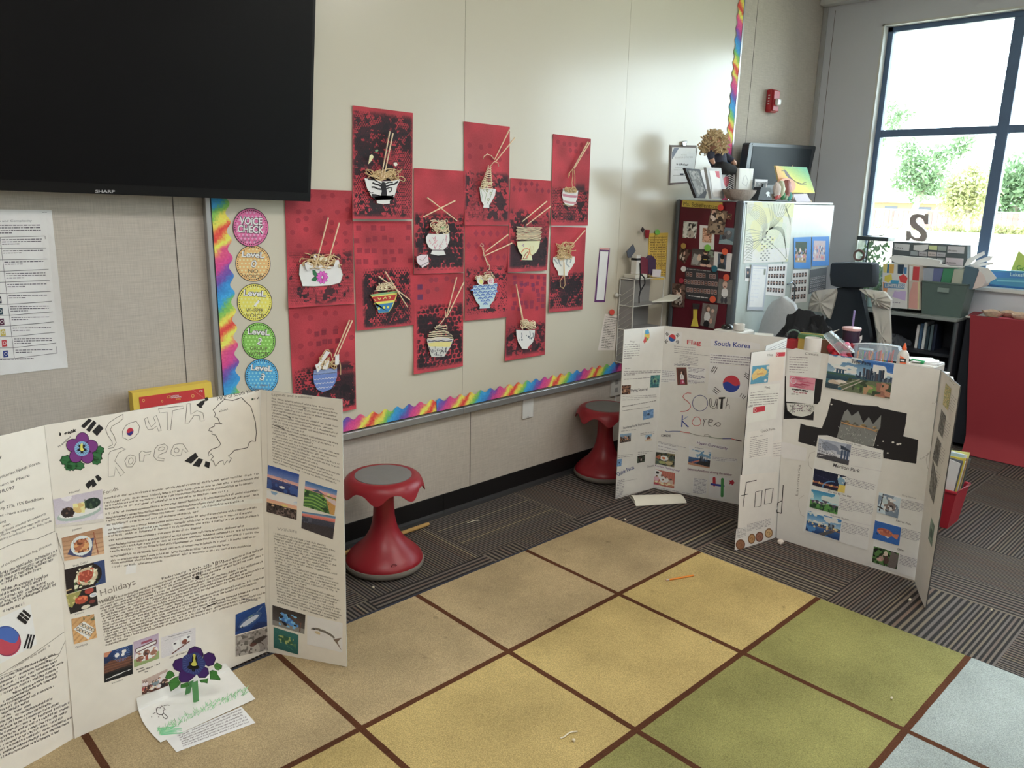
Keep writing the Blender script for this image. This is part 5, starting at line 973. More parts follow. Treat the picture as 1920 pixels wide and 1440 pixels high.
# map outline
mp = d1(1630,92,1570,112,1515,103,1480,135,1438,176,1455,200,1448,222,1470,230,1482,262,1500,270,1450,268,1448,285,1415,300,1408,315,1432,320,1430,338,1455,345,1475,380,1490,405,1475,425,1430,440,1410,460,1405,490,1425,470,1440,490,1422,515,1440,520,1455,556,1480,525,1505,515,1512,545,1535,515,1545,535,1562,500,1540,488,1572,460,1580,448,1620,440,1670,430,1682,395,1700,385,1725,388,1730,330,1725,260,1705,190,1692,150,1655,118,1630,92)
a.line(mp, 1.3,(56,50,48))
a.text('MAP of South Korea', d1(1470,112)[0], d1(1748,45)[0], 6.5,(60,56,54)); a.text('Seoul', d1(1492,188)[0], d1(1538,175)[0], 3.8,(60,56,54)); a.ell(*d1(1484,185)[0], 1.1,1.1,(30,28,28)); a.poly(d1(1698,98,1712,95,1712,108,1698,110),(50,70,54)); a.hand(d1(1718,105)[0], d1(1760,95)[0], 3, INK, 1,3)
# purple mugunghwa flower
def flower(a, cx, cy, R, pet, ring_, lf, seed=0, ry=1.0, core=(120,160,200)):
    r = random.Random(seed); L0 = a.L
    for (x, y, k) in ((-1.15,.85,.42),(-.75,1.2,.45),(-.2,1.25,.36),(.95,.55,.5),(1.25,.1,.36),(1.05,.9,.32),(-.95,1.35,.3)):
        P = [(cx+R*(x+k*(1+.25*(i % 2))*math.cos(t)), cy+R*ry*(y+k*.8*(1+.25*(i % 2))*math.sin(t))) for i, t in enumerate([2*PI*i/14 for i in range(14)])]; a.L = L0; a.poly(P, (24,44,28)); P = [(cx+R*(x+.86*k*(1+.25*(i % 2))*math.cos(t)), cy+R*ry*(y+.86*k*.8*(1+.25*(i % 2))*math.sin(t))) for i, t in enumerate([2*PI*i/14 for i in range(14)])]; a.L = L0+1; a.poly(P, lf); a.line([(cx+R*(x-k*.7), cy+R*ry*y),(cx+R*(x+k*.7), cy+R*ry*(y+.1))], .7,(24,60,30))
    for q in range(5):
        t = -PI/2+2*PI*q/5+.05; x, y = cx+R*.66*math.cos(t), cy+R*ry*.66*math.sin(t); a.L = L0+2; a.ell(x, y, R*.56, R*ry*.50,(30,16,40), t, 18); a.L = L0+3; a.ell(x, y, R*.52, R*ry*.46, pet, t, 18)
    a.L = L0+4; a.ell(cx, cy, R*.55, R*ry*.55, ring_, n=20)
    for k in range(20): t = 2*PI*k/20; a.L = L0+5; a.line([(cx+R*.3*math.cos(t), cy+R*ry*.3*math.sin(t)),(cx+R*.54*math.cos(t), cy+R*ry*.54*math.sin(t))], .7, core)
    for k in range(5): t = 2*PI*k/5+.3; a.ell(cx+R*.2*math.cos(t), cy+R*ry*.2*math.sin(t), R*.16, R*ry*.11,(22,20,26), t, 10)
    a.L = L0+6; a.poly([(cx-R*.1, cy-R*ry*.35),(cx+R*.06, cy-R*ry*.42),(cx+R*.05, cy-R*ry*.1),(cx+R*.15, cy+R*ry*.1),(cx, cy+R*ry*.2),(cx-R*.13, cy+R*ry*.1)], (226,204,80)); a.L = L0
a.L = 1; flower(a, *d1(553,437)[0], 25.5,(112,46,120),(120,166,204),(40,100,54),1, core=(40,60,90)); a.L = 1
a.hand(d1(400,352)[0], d1(520,318)[0], 5,(34,32,32),1.6,5,1.5); a.text('Mugunghwa', d1(398,430)[0], d1(480,358)[0], 3.6,(44,42,42))
a.text('Namul', d1(470,742)[0], d1(540,722)[0], 3.6,(90,84,80)); a.text('Japchae', d1(488,992)[0], d1(552,975)[0], 3.2,(90,84,80)); a.text('Dak Galbi', d1(495,1235)[0], d1(592,1205)[0], 3.6,(90,84,80)); a.text('Kimchi', d2(508,408)[0], d2(565,392)[0], 2.6,(90,84,80)); a.text('Gimbap', d2(512,634)[0], d2(592,606)[0], 3.8,(84,78,74)); a.text('seollal', d2(755,873)[0], d2(828,848)[0], 3,(90,84,80))
a.hand(d2(935,795)[0], d2(1080,738)[0], 2.4, INK, .8,8); a.line(d2(920,778,970,762),1.2, INK); a.hand(d2(978,795)[0], d2(1005,788)[0], 2, INK, .8,9); a.hand(d2(1145,700)[0], d2(1262,658)[0], 2.6,(120,112,106),.7,10)
a.text('Foods', d1(700,748)[0], d1(800,715)[0], 7,(116,108,100)); a.text('Holidays', d2(680,280)[0], d2(918,200)[0], 11,(118,110,102), shear=.1)
a.poly(d1(1355,835,1370,790,1770,775,1775,800,1360,840),(214,208,200)); a.poly(d1(700,985,710,950,835,935,822,1000,705,1028),(216,211,205)); a.poly(d1(848,1285,856,1222,925,1210,915,1275),(218,213,206)); a.poly(d1(952,990,960,962,1088,945,1085,975),(214,208,200)); a.L = 2
y0, y1 = 936,1066; nl = 19
for k in range(nl):
    t = k/(nl-1); x0 = 194+16*t; A = (x0, y0+(y1-y0)*t+1.5*math.sin(k*1.7)); full = (487,889+(1030-889)*t)
    e = np.array(full)-np.array(A); q = [1,1,.97,.8,1,1,.9,.6,.98,.95,1,.62,.9,1,1,.98,.8,.95,.34][k]
    a.hand(A, tuple(np.array(A)+e*q),3.2,(104,96,88),.7,100+k, 1.05)
for k in range(17):
    t = k/16; A = (186+12*t, 1133+(1211-1133)*t); B = (494+5*t, 1030+(1127-1030)*t*.97); q = [1,.95,1,.7,1,.9,1,.93,.6,1,.95,.7,1,.9,1,.97,.14][k]
    e = np.array(B)-np.array(A); a.hand(A, tuple(np.array(A)+e*q),3.3,(102,94,86),.72,200+k, 1.05)
a.text('seollal:', (185,1131),(219,1119.5),6,(86,80,74)); a.text('February 16th to 18th', (304,1087),(420,1052),4.2,(70,64,60)); a.ell(370,1083,4,4,(40,36,36), n=7); a.hand((362,1080),(380,1076),5,(40,36,36),1.3,7,1.4); a.line([(388,1137),(407,1130)], 1.8,(40,36,36)); a.hand((455,1125),(484,1129-2),3,(110,110,120),.8,77)
a.line([(107,1000),(111,1030),(121,1061),(122,1110)], .8,(150,142,132)); oC = a.build('center_panel', PAPER, TB_)
pq = lambda f, *v: f(*v)
for kind, q, nm in (('namul', d1(355,780,690,710,700,930,380,970), 'x'),('japchae', d1(415,1040,690,970,705,1145,435,1195), ''),('galbi', d1(435,1255,705,1185,715,1340,450,1420), ''),('kimchi', d2(445,270,648,215,662,340,475,402), ''),('gimbap', d2(482,435,635,400,655,560,500,605), ''),
        ('fireworks', d2(702,665,895,605,897,805,705,865), ''),('foundation', d2(900,590,1070,530,1075,700,905,762), ''),('constitution', d2(1085,560,1320,490,1320,620,1090,700), ''),('people', d2(958,850,1130,770,1135,890,960,945), ''),('tuna', d2(1590,405,1788,322,1812,480,1588,543), ''),('bug', d2(1590,550,1812,485,1820,640,1590,690), '')):
    photo(oC, sC, q, kind)
# left wing
a = aL; a.L = 1; s_ = .04
for q, (tx, ax, ay, bx, by, h) in enumerate((('nch territories: North Korea,', -20,905,76,869,5.5),('ern hem is Phere', -20,920,56,893,5),('18,097', 0,925,29,916,6),('an', 0,944,8,941,4.5),('nity 27%. 15% Buddhism', -3,957,82,936,5.2),('nt - have a religion', 0,969,64,955,4.8),('ang', 0,982,12,978,4.6),('won', 5,989,20,984,4.6),('ng: fruits mostly strawberry', 0,1001,87,964,4.2),('n honey vegetables eggs wild grape', -2,1007,93,972,3.6),('dairy products, pork, fish, milk', 0,1014,98,978,3.8))): a.text(tx, (ax, ay),(bx, by), h, (58,56,60), shear=.15)
a.line(d1(0,505,8,485),1.6, INK); a.line(d1(0,1118,60,1090,140,1060,250,1045,368,995),1.0, PEN); a.line(d1(382,1005,395,1060,415,1120,425,1200,440,1360,445,1440),.9, PEN); a.line(d1(300,280,330,560,365,860,370,1000),.8,(160,154,144))
a.text('s of the South Korean flag, divinities,', (-2,1066),(98,1021),4,(64,60,60), shear=.15)
for k, (ax, ay, bx, by) in enumerate(((0,1078,108,1034),(0,1084,110,1040),(0,1092,100,1050),(0,1098,80,1066),(0,1110,92,1080),(0,1118,86,1086),(0,1126,88,1093),(0,1133,103,1093),(0,1139,108,1097),(0,1150,50,1132))): a.hand((ax, ay),(bx, by),4.6,(60,56,58),1.0,300+k, 1.05,(-.05,-1))
a.line([(0,1265),(60,1228),(120,1185),(134,1181)], .8, PEN); a.line([(134,1189),(125,1196),(112,1225),(15,1262),(0,1268)], .8, PEN); a.line([(130,1190),(133,1240),(138,1300),(142,1370)], .8, PEN); a.hand((24,1254),(94,1212),4.2,(130,124,116),.8,40)
for k in range(21):
    y = 1275+k*7.4; sh = [(0,104),(0,100),(0,108),(0,120),(0,112),(22,110),(6,108),(0,60),(0,104),(3,56),(0,60),(0,100),(0,98),(0,112),(0,132),(0,130),(0,128),(0,120),(0,136),(0,130),(0,112)][k]; x0, x1 = sh[0], sh[1]
    A, B = (x0, y-x0*.4),(x1, y-x1*.46)
    if A[1] < 1440: a.hand(A, B, 3.8,(66,62,64),.9,400+k, 1.1,(-.06,-1))
a.ring(38,1265+40,17,4,.8, PEN, -.45); a.ring(97,1248-14,14,4,.8, PEN, -.45)
oL = a.build('left_wing', PAPER, TB_)
fl = Art(Off(sL, .0008)); fq = [(-50,1180),(57,1133),(69,1208),(-44,1268)]; fl.hexa(list(sL.P(fq, .0002)), list(sL.P(fq, .0008)),(216,213,212)); cx, cy = 12,1202; fl.L = 1
def half(side, k=1.0):
    P = []
    for i in range(19):
        t = PI*i/18+(0 if side > 0 else PI); P.append((cx+27*k*math.cos(t), cy+29*k*math.sin(t)))
    for i in range(13):
        u = -1+2*i/12 if side > 0 else 1-2*i/12; P.append((cx+27*k*u*1.0, cy+11*math.sin(u*PI)*(1)))
    rot = -.5; return [(cx+(x-cx)*math.cos(rot)-(y-cy)*math.sin(rot), cy+(x-cx)*math.sin(rot)+(y-cy)*math.cos(rot)) for x, y in P]
fl.poly(half(-1),(62,96,172)); fl.poly(half(1),(176,58,78)); fl.L = 2; fl.ring(cx, cy, 26,27,.8,(50,50,90))
for q in (d2(112,428,128,405,188,455,172,472), d2(128,400,142,388,200,435,186,448), d2(148,382,160,368,210,410,202,428), d2(158,632,188,535,200,538,170,634), d2(180,635,206,538,218,540,192,636), d2(200,636,226,540,237,542,212,634)): fl.poly(q, (28,26,28))
fl.L = 3; fl.line(d2(150,430,175,405),.9,(210,206,204)); fl.build('drawn_flag', PAPER, oL)
# right wing
a = aR; a.L = 1; a.text('Legends and traditions', d3(665,212)[0], d3(1050,245)[0], 4.6,(120,114,108))
for k in range(23):
    t = k/22; A = (509+2*t, 748+118*t); B = (633+5*t, 770+140*t); q = [.95,1,.98,1,.6,1,.92,1,.97,.5,1,.93,.62,1,.97,.85,1,1,.7,1,.9,1,.95][k]
    e = np.array(B)-np.array(A); a.hand(A, tuple(np.array(A)+e*q),2.6,(122,114,108),.65,500+k, 1.05,(.02,-1))
a.line(d3(820,418,850,432),1.6, INK); a.line(d3(970,338,1000,348),1.6, INK); a.line(d3(690,500,790,540),1.6,(80,76,72)); a.text('Wildlife', d4(668,162)[0], d4(848,190)[0], 5.5,(150,144,138))
for k in range(26):
    t = k/25; A = (513+7*t, 1001+128*t); B = (629+13*t, 1029+138*t); q = [.86,1,.9,.97,1,.95,1,.86,.9,1,.4,.92,1,.95,1,.97,.5,.92,1,.95,.9,1,.98,1,.97,.92][k]
    e = np.array(B)-np.array(A); a.hand(A, tuple(np.array(A)+e*q),2.7,(112,106,98),.68,600+k, 1.05,(.02,-1))
a.line([(500,735),(506,1222)], .6,(190,184,174)); oR = a.build('right_wing', PAPER, TB_)
for kind, q in (('bridge_dusk', d3(628,882,932,975,915,1195,618,1105)),('village', d3(618,1125,912,1200,905,1415,615,1335)),('terrace', d3(990,1035,1297,1130,1270,1370,970,1280)),('darkcoast', d4(895,-5,1197,40,1172,248,888,145)),('lobster', d4(628,838,925,925,915,1100,628,1015)),('greenfish', d4(638,1035,862,1105,860,1285,638,1220)),('mackerel', d4(940,930,1260,1000,1258,1265,940,1190))): photo(oR, sR, q, kind)
# ================================================================ printed South Korea board
k1 = crop(1140,600,4.235); k3 = crop(1150,600,4.238); k4 = crop(1230,600,7.2); k5 = crop(1220,780,8.471)
pt = [((1170,618),(1154,936)),((1247,611),(1225,915))]
# far end of the centre panel lies behind the next board: extend the straight edges to full width
def ext(p, q, w, ln):
    return None
def project(P): P = np.atleast_2d(P)-C0; z = P@CF; return np.c_[960+FPX*(P@CR)/z, 720-FPX*(P@CU)/z]
b0 = onz(1225,915); h0 = above(1247,611, b0)[2]; b2 = onz(1476,633.5, h0); w2 = onz(1439,648, h0)
w2 = b2+(w2-b2)/np.linalg.norm(w2-b2)*.30; b2g, w2g = [np.array([*v[:2], 0]) for v in (b2, w2)]
ptp, pb, pwt, pw = [tuple(project(v)[0]) for v in (b2, b2g, w2, w2g)]

KB, pk = board('trifold_board', 'white tri-fold board with printed South Korea and Flag headings, behind the Singapore board', pt+[(ptp, pb),(pwt, pw)], (205,204,200))
(sA, aA),(sB, aB),(sW2, aW2) = pk
a = aA; a.L = 1; a.text('Map', k3(132,178)[0], k3(172,178)[0], 3.6,(130,126,124)); a.poly(k3(92,182,215,176,208,290,84,318),(212,208,202)); a.L = 2; a.typed(k3(90,198)[0], k3(212,190)[0], 7,(-.3,4.2),1.6,(150,146,146),1,.5); a.typed(k3(95,388)[0], k3(135,385)[0], 1,(0,1),1,(150,146,146),1,1); a.typed(k3(84,410)[0], k3(380,402)[0], 3,(-.3,3.2),1.3,(140,136,136),2,.3); a.typed(k3(84,472)[0], k3(290,458)[0], 1,(0,1),1.2,(140,136,136),3,1)
a.text('Flying Squirrel', k3(143,570)[0], k3(272,558)[0], 5,(86,84,92),.01); a.typed(k3(75,608)[0], k3(345,596)[0], 3,(-.3,3.3),1,(150,146,146),4,.5); a.typed(k3(72,690)[0], k3(345,640)[0], 1,(-.3,3.3),1.2,(120,116,116),5,1); a.typed(k3(72,722)[0], k3(290,690)[0], 1,(0,1),1,(150,146,146),5,1)
a.text('Landmarks & Attractions', k3(80,866)[0], k3(293,822)[0], 4.2,(86,84,92),.005); a.typed(k3(62,884)[0], k3(180,870)[0], 1,(0,1),1,(150,146,146),6,1); a.typed(k3(215,902)[0], k3(325,888)[0], 2,(0,3),1,(150,146,146),6,1); a.typed(k3(36,1078)[0], k3(155,1066)[0], 2,(0,3.5),1,(150,146,146),7,1); a.typed(k3(195,1052)[0], k3(330,1040)[0], 2,(0,3.5),1,(150,146,146),8,.6)
a.text('Quick Facts', k3(34,1240)[0], k3(168,1180)[0], 6.6,(52,70,130),.01); a.text('Chuseok', k3(268,1172)[0], k3(326,1162)[0], 3.6,(96,90,96)); a.typed(k3(34,1278)[0], k3(90,1268)[0], 12,(-.4,3.1),1.1,(140,136,146),9,.8); a.line(k3(34,1290,190,1262),.6,(160,156,156)); a.line([k3(60,1400)[0], k3(330,1335)[0]], .8,(176,170,162))
oA = a.build('left_wing', PAPER, KB)
for kind, q in (('krmap', k3(232,75,296,68,288,180,228,196)),('teal', k3(298,440,372,436,362,535,290,538)),('brown', k3(68,520,140,516,135,588,66,592)),('blue', k3(238,724,320,706,318,775,236,795)),('street', k3(54,908,142,898,138,965,50,978)),('temple', k3(256,916,306,908,304,956,252,966)),('blue', k3(32,1108,68,1104,64,1160,26,1166)),('night', k3(192,1082,253,1070,250,1126,190,1138))): photo(oA, sA, q, kind, res=1.0)
a = aB; a.L = 1; BLU = (40,60,140); REDI = (190,50,62)
a.poly(k4(125,138,352,165,345,330,112,312),(218,216,216)); a.poly(k4(742,258,1224,292,1400,320,1395,400,738,356),(216,212,212)); a.poly(k4(728,450,1440,500,1440,620,725,595),(214,210,210)); a.poly(k4(725,598,1420,640,1400,1100,693,1000),(218,214,218)); a.poly(k4(434,640,672,655,668,830,440,870),(216,212,214)); a.poly(k4(75,670,262,690,255,830,70,845),(214,210,210))
def taeguk(a, cx, cy, rx, ry, rd, bl, rot):
    for sd, cc in ((-1, rd),(1, bl)):
        P = [(cx+rx*math.cos(PI*i/16+(0 if sd > 0 else PI)), cy+ry*math.sin(PI*i/16+(0 if sd > 0 else PI))) for i in range(17)]+[(cx+rx*(-1+2*i/10)*sd, cy+ry*.22*math.sin(PI*(-1+2*i/10)*sd)) for i in range(11)]
        a.poly([(cx+(x-cx)*math.cos(rot)-(y-cy)*math.sin(rot), cy+(x-cx)*math.sin(rot)+(y-cy)*math.cos(rot)) for x, y in P], cc)
a.L = 2; taeguk(a, *k4(218,243)[0], 6.6,7.0,(190,54,62),(40,84,150),.2)
def tri(a, c, s, col, w, pts):
    for q in pts: a.line([(c[0]+q[0]*s, c[1]+q[1]*s),(c[0]+q[2]*s, c[1]+q[3]*s)], w, col)
D1_ = [(-.9,.3,.1,-1),(-.4,.8,.6,-.6),(.1,1.2,1,-.1)]
for x, y in ((148,188),(288,292)): tri(a, k4(x, y)[0], 3.3,(50,46,52),1.2, D1_)
for x, y in ((293,202),(140,285)): tri(a, k4(x, y)[0], 3.3,(50,46,52),1.2, [(-.1,-1,.9,.4),(-.6,-.5,.4,.9),(-1,0,0,1.3)])
a.text('Flag', k4(418,325)[0], k4(606,335)[0], 8.4, REDI, .012); a.text('South Korea', (1339.5,647.5),(1406.5,653),8.8, BLU, .012)
a.typed(k4(245,352)[0], k4(530,382)[0], 3,(.1,4.2),1.2,(160,156,160),1,1); a.typed(k4(245,435)[0], k4(720,482)[0], 1,(.1,4.2),1,(150,146,150),2,1); a.typed(k4(322,475)[0], k4(572,510)[0], 6,(-.2,2.9),1,(160,156,160),3,1); a.typed(k4(735,470)[0], k4(1430,525)[0], 4,(-.2,4.6),1.8,(140,134,146),4,1)
a.text('Hanbok', k4(250,622)[0], k4(462,625)[0], 5.2,(70,76,96),.005); a.typed(k4(436,640)[0], k4(655,665)[0], 4,(0,2.5),.9,(120,110,130),5,.6); a.typed(k4(436,738)[0], k4(655,765)[0], 3,(0,2.4),1.1,(100,90,120),6,.8); a.typed(k4(436,815)[0], k4(655,830)[0], 3,(0,2.4),.9,(120,110,130),7,.5); a.typed(k4(82,685)[0], k4(250,700)[0], 4,(0,3.4),1,(150,146,156),8,.9); a.typed(k4(70,805)[0], k4(260,812)[0], 2,(0,3.4),1,(150,146,156),9,.5)
taeguk(a, *k4(1018,862)[0], 16.2,15.9,(190,50,66),(44,66,150),.06)
for q in (k4(785,622,738,700), k4(805,630,755,712), k4(828,640,780,728), k4(790,905,870,968), k4(775,928,805,952), k4(812,960,845,985), k4(765,950,828,1003), k4(1160,992,1132,1035), k4(1188,1010,1160,1056), k4(1215,1022,1182,1068), k4(1205,712,1285,760), k4(1195,730,1275,790), k4(1188,752,1262,812)): a.line(q, 1.2,(44,40,44))
W_ = 1.1
a.line(k4(475,988,420,985,380,1005,362,1035,385,1070,430,1100,460,1140,465,1180,440,1215,390,1232,330,1235), W_, (190,60,66)); a.ring(*k4(595,1122)[0], 14.2,14.8, W_, (80,84,130))
a.line(k4(725,1065,722,1120,730,1170,770,1198,805,1185,822,1130,830,1070,812,1065,800,1120,790,1160,768,1172,750,1150,745,1100,742,1062,725,1065), W_, (60,56,56)); a.line(k4(828,1070,825,1200),1.2,(60,56,56)); a.poly(k4(848,1045,935,1040,932,1062,906,1065,898,1200,865,1202,878,1068,848,1068),(40,38,40)); a.line(k4(968,1048,940,1195), W_, (60,56,56)); a.line(k4(950,1155,975,1135,990,1150,992,1200), W_, (110,106,106))
a.line(k5(505,-10,492,175),1.9,(48,70,150)); a.line(k5(502,80,600,178),1.9,(44,60,140)); a.line(k5(505,60,588,8),1.1,(90,110,170)); a.line(k5(730,12,690,30,658,90,665,125,700,155,760,152,798,120,795,70,765,22,730,12), W_, (196,70,78)); a.line(k5(835,165,850,90,838,50), W_, (80,76,76)); a.line(k5(850,95,865,50,895,52), W_, (80,76,76)); a.line(k5(925,100,975,95,990,70,965,45,930,55,912,100,925,150,965,165), W_, (80,76,76)); a.ring(*k5(955,80)[0], 2.6,2.2,.8,(100,96,96)); a.line(k5(1000,155,1040,115,1080,100,1115,130,1090,160,1060,165,1030,135),1.3,(60,56,56), False)
for q, c, w in ((k5(230,232,260,248,350,240,470,242),(90,100,140),1.2),(k5(470,242,540,262,620,270),(190,80,84),1.2),(k5(620,270,730,305,850,322),(130,126,120),1),(k5(850,322,850,302,905,292,960,325,850,322),(130,126,120),.8),(k5(920,330,1040,352,1140,360),(110,130,110),1.1),(k5(1140,360,1280,360),(60,60,130),1.4),(k5(1280,360,1350,378),(190,60,70),1.4),(k5(1350,378,1445,400),(60,40,46),2)): a.line(q, w, c)
a.text('KIMCHI', k5(168,328)[0], k5(315,334)[0], 4.6,(66,66,70),.01); a.poly(k5(725,382,1245,480,1228,552,718,455),(220,216,222)); a.poly(k5(610,468,972,532,962,590,605,520),(218,216,218)); a.L = 3; a.text('Hyper-Connectivity', k5(735,440)[0], k5(1218,535)[0], 4.6,(84,50,110),.008); a.typed(k5(700,500)[0], k5(840,522)[0], 1,(0,1),.9,(130,130,140),1,1)
a.L = 2; a.poly(k5(118,430,432,508,425,560,112,520),(216,214,218)); a.L = 3; a.typed(k5(120,405)[0], k5(555,505)[0], 1,(0,3),.8,(150,146,156),2,1); a.typed(k5(120,425)[0], k5(450,500)[0], 1,(0,3.6),1,(140,136,150),3,.9); a.typed(k5(118,472)[0], k5(425,545)[0], 1,(0,5.6),1,(140,136,150),3,1); a.typed(k5(118,520)[0], k5(390,585)[0], 1,(0,5.6),1,(140,136,150),3,1)
a.L = 2; a.poly(k5(75,768,470,862,460,908,68,812),(220,214,222)); a.L = 3; a.text('Korean Thanksgiving!', k5(68,796)[0], k5(458,888)[0], 3.5,(110,60,120),.005); a.text('Extreme Avoidance of using the number', k5(585,855)[0], k5(1290,952)[0], 4.2,(110,50,90),.005)
a.L = 2; a.poly(k5(970,645,1385,690,1355,740,965,712),(214,212,218)); a.L = 3; a.typed(k5(980,652)[0], k5(1372,690)[0], 3,(.1,2.7),.8,(150,146,160),4,.5); a.L = 2; a.poly(k5(676,985,905,1015,880,1250,660,1215),(216,212,220)); a.L = 3; a.typed(k5(692,992)[0], k5(895,1022)[0], 11,(-.25,2.6),.9,(140,136,150),5,.8); a.typed(k5(48,1128)[0], k5(640,1240)[0], 3,(0,2.6),.8,(140,136,150),6,.9)
a.L = 2; a.poly(k5(930,935,1312,990,1305,1125,1190,1100,1185,1310,918,1290),(218,214,222)); a.L = 3
def cap(a, p, q, w, col): a.line([p, q], w, col); a.ell(*p, w/2, w/2, col, n=10); a.ell(*q, w/2, w/2, col, n=10)
cap(a, k5(1008,990)[0], k5(1010,1095)[0], 5.4,(186,52,66)); a.L = 4; cap(a, k5(965,1082)[0], k5(1158,1112)[0], 3.8,(64,76,160)); a.L = 5; cap(a, k5(1140,1005)[0], k5(1134,1268)[0], 5.4,(70,146,80)); a.poly(k5(1242,1018,1270,1030,1305,1012,1332,1062,1292,1105,1282,1078,1245,1085,1258,1050),(166,30,52))
oB = a.build('center_panel', PAPER, KB); aW2.L = 1; aW2.typed((pwt[0]+3, pwt[1]+6),(ptp[0]-2, ptp[1]+6),5,(0,4),1,(140,136,140),3,.9); oW = aW2.build('right_wing', PAPER, KB)
for kind, q in (('hanbok', k4(272,640,412,640,425,875,290,878)),('skyline', k5(615,522,958,580,935,832,592,768)),('egg', k5(62,568,388,606,375,815,62,755)),('people2', k5(65,842,388,908,372,1152,30,1078))): photo(oB, sB, q, kind)
# ================================================================ Singapore board
g1 = crop(1370,630,4.364); g2 = crop(1370,880,4.364); g6 = crop(1480,640,5.538); g7 = crop(1370,640,5.538)
SB, ps = board('trifold_board', 'white tri-fold board about Singapore, nearest of the boards at the right', [((1409,661),(1380,1032)),((1474,653),(1456,1009)),((1763,693),(1715,1089)),((1800,724),(1734,1146))], (203,201,198),(60,58,58))
(s1_, a1_),(s2_, a2_),(s3_, a3_) = ps
a = a1_; a.L = 1; a.poly(g7(398,180,565,90,540,400,205,455),(206,200,192)); a.poly(g7(200,470,512,436,472,800,168,850),(214,208,202)); a.poly(g7(175,942,445,905,440,1020,420,1195,152,1220),(210,204,200)); a.poly(g7(445,1030,590,1005,575,1195,425,1210),(204,200,196)); a.poly(g7(100,1390,495,1355,480,1960,70,2010),(208,203,198)); a.L = 2
a.text('Map', g7(386,155)[0], g7(440,148)[0], 4.0,(110,104,98)); a.poly(g7(472,116,566,112,562,154,470,160),(190,50,66)); a.text('Flag', g7(356,492)[0], g7(408,484)[0], 4.2,(84,80,80)); a.typed(g7(208,538)[0], g7(365,512)[0], 1,(0,1),1,(140,134,136),1,1); a.typed(g7(205,562)[0], g7(492,540)[0], 5,(-.4,4.6),1.2,(130,124,126),2,.9); a.typed(g7(186,682)[0], g7(228,675)[0], 1,(0,1),1.1,(130,124,126),2,1); a.poly(g7(235,686,358,668,355,722,232,745),(186,44,60)); a.L = 3; a.ring(*g7(254,714)[0], 2,3.2,.7,(226,210,206), n=10); a.ring(*g7(486,138)[0], 1.5,2.5,.6,(226,210,206), n=10); a.L = 2
a.text('Quick Facts', g7(316,945)[0], g7(462,918)[0], 4.6,(84,80,80)); a.typed(g7(205,1000)[0], g7(330,976)[0], 2,(0,4.2),1,(140,134,136),3,.5); a.typed(g7(200,1045)[0], g7(385,1010)[0], 9,(-.1,3.6),1,(140,134,136),4,.9); a.typed(g7(445,1065)[0], g7(590,1045)[0], 6,(-.1,4.6),.9,(150,144,146),5,.9)
for q in (g2(128,110,118,180,100,310), g2(125,108,212,88), g2(85,216,142,202), g2(205,185,258,172,248,300,195,310,205,185), g2(285,165,348,156,332,275,276,286,285,165)): a.line(q, 1.3,(44,40,40))
a.line(g2(380,330,372,345,371,340),1.3,(44,40,40)); a.poly(g2(46,488,345,395,345,560,32,662),(208,204,200)); a.L = 3; a.typed(g2(48,490)[0], g2(128,478)[0], 8,(-.1,2.4),.9,(140,134,136),6,.7); a.typed(g2(135,450)[0], g2(205,438)[0], 6,(-.1,2.5),.9,(140,134,136),7,.7); a.typed(g2(208,435)[0], g2(275,420)[0], 6,(-.1,2.6),.9,(140,134,136),8,.7); a.typed(g2(280,415)[0], g2(330,402)[0], 6,(-.1,2.6),.9,(140,134,136),9,.7)
for x, y, rx, ry, c1c, c2c in ((80,615,8.8,9.8,(112,74,50),(140,96,66)),(172,568,6.8,9.6,(120,84,50),(176,132,84)),(236,552,7.4,9.6,(106,70,56),(150,100,80)),(312,522,7.4,9.2,(124,88,52),(190,156,106))):
    cx, cy = g2(x, y)[0]; a.L = 4; a.ell(cx, cy, rx, ry, c1c, .15); a.L = 5; a.ell(cx, cy, rx*.78, ry*.78, c2c, .15); a.L = 6; a.line([(cx-rx*.4, cy),(cx, cy-ry*.3),(cx+rx*.4, cy+ry*.1),(cx, cy+ry*.4)], 1, c1c)
o1_ = a.build('left_wing', PAPER, SB); photo(o1_, s1_, g7(228,258,402,242,385,425,205,446), 'sgmap')
a = a2_; a.L = 1
a.poly(g6(-20,100,70,70,340,130,300,380,-40,350),(214,208,206)); a.L = 2; a.text('Climate', g6(162,138)[0], g6(302,152)[0], 4.6,(96,92,92)); a.typed(g6(0,163)[0], g6(190,172)[0], 7,(0,4.6),1.3,(140,130,138),1,.8)
a.L = 1; a.poly(g7(582,352,625,372,700,380,700,800,550,808,560,650),(34,32,36)); a.poly(g6(-46,360,275,385,348,398,335,500,322,610,290,655,262,650,250,820,-52,790),(34,32,36)); a.L = 2; a.poly(g6(-35,350,272,390,250,655,-34,625),(216,212,212)); a.poly(g6(-30,640,275,655,262,715,215,765,130,785,40,768,-20,715),(196,196,192)); a.L = 3; a.poly(g6(5,352,275,388,255,510,0,470),(206,130,150)); r = random.Random(3)
for k in range(34): y = 360+k*3.4; x = r.uniform(0,120); a.L = 4; a.line(g6(x+10, y+x*.14, x+r.uniform(90,150), y+x*.14+r.uniform(12,24)),.9, r.choice([(196,90,120),(190,70,104),(214,150,166)]))
for k in range(60): x, y = r.uniform(30,215), r.uniform(650,730); a.line(g6(x, y, x+r.uniform(-18,18), y+r.uniform(-14,14)),.9, r.choice([(110,80,110),(140,90,120),(90,90,96)]))
for k in range(40): x = r.choice([r.uniform(0,40), r.uniform(200,250)]); y = r.uniform(655,730); a.line(g6(x, y, x+6, y+16),.9,(130,132,130))
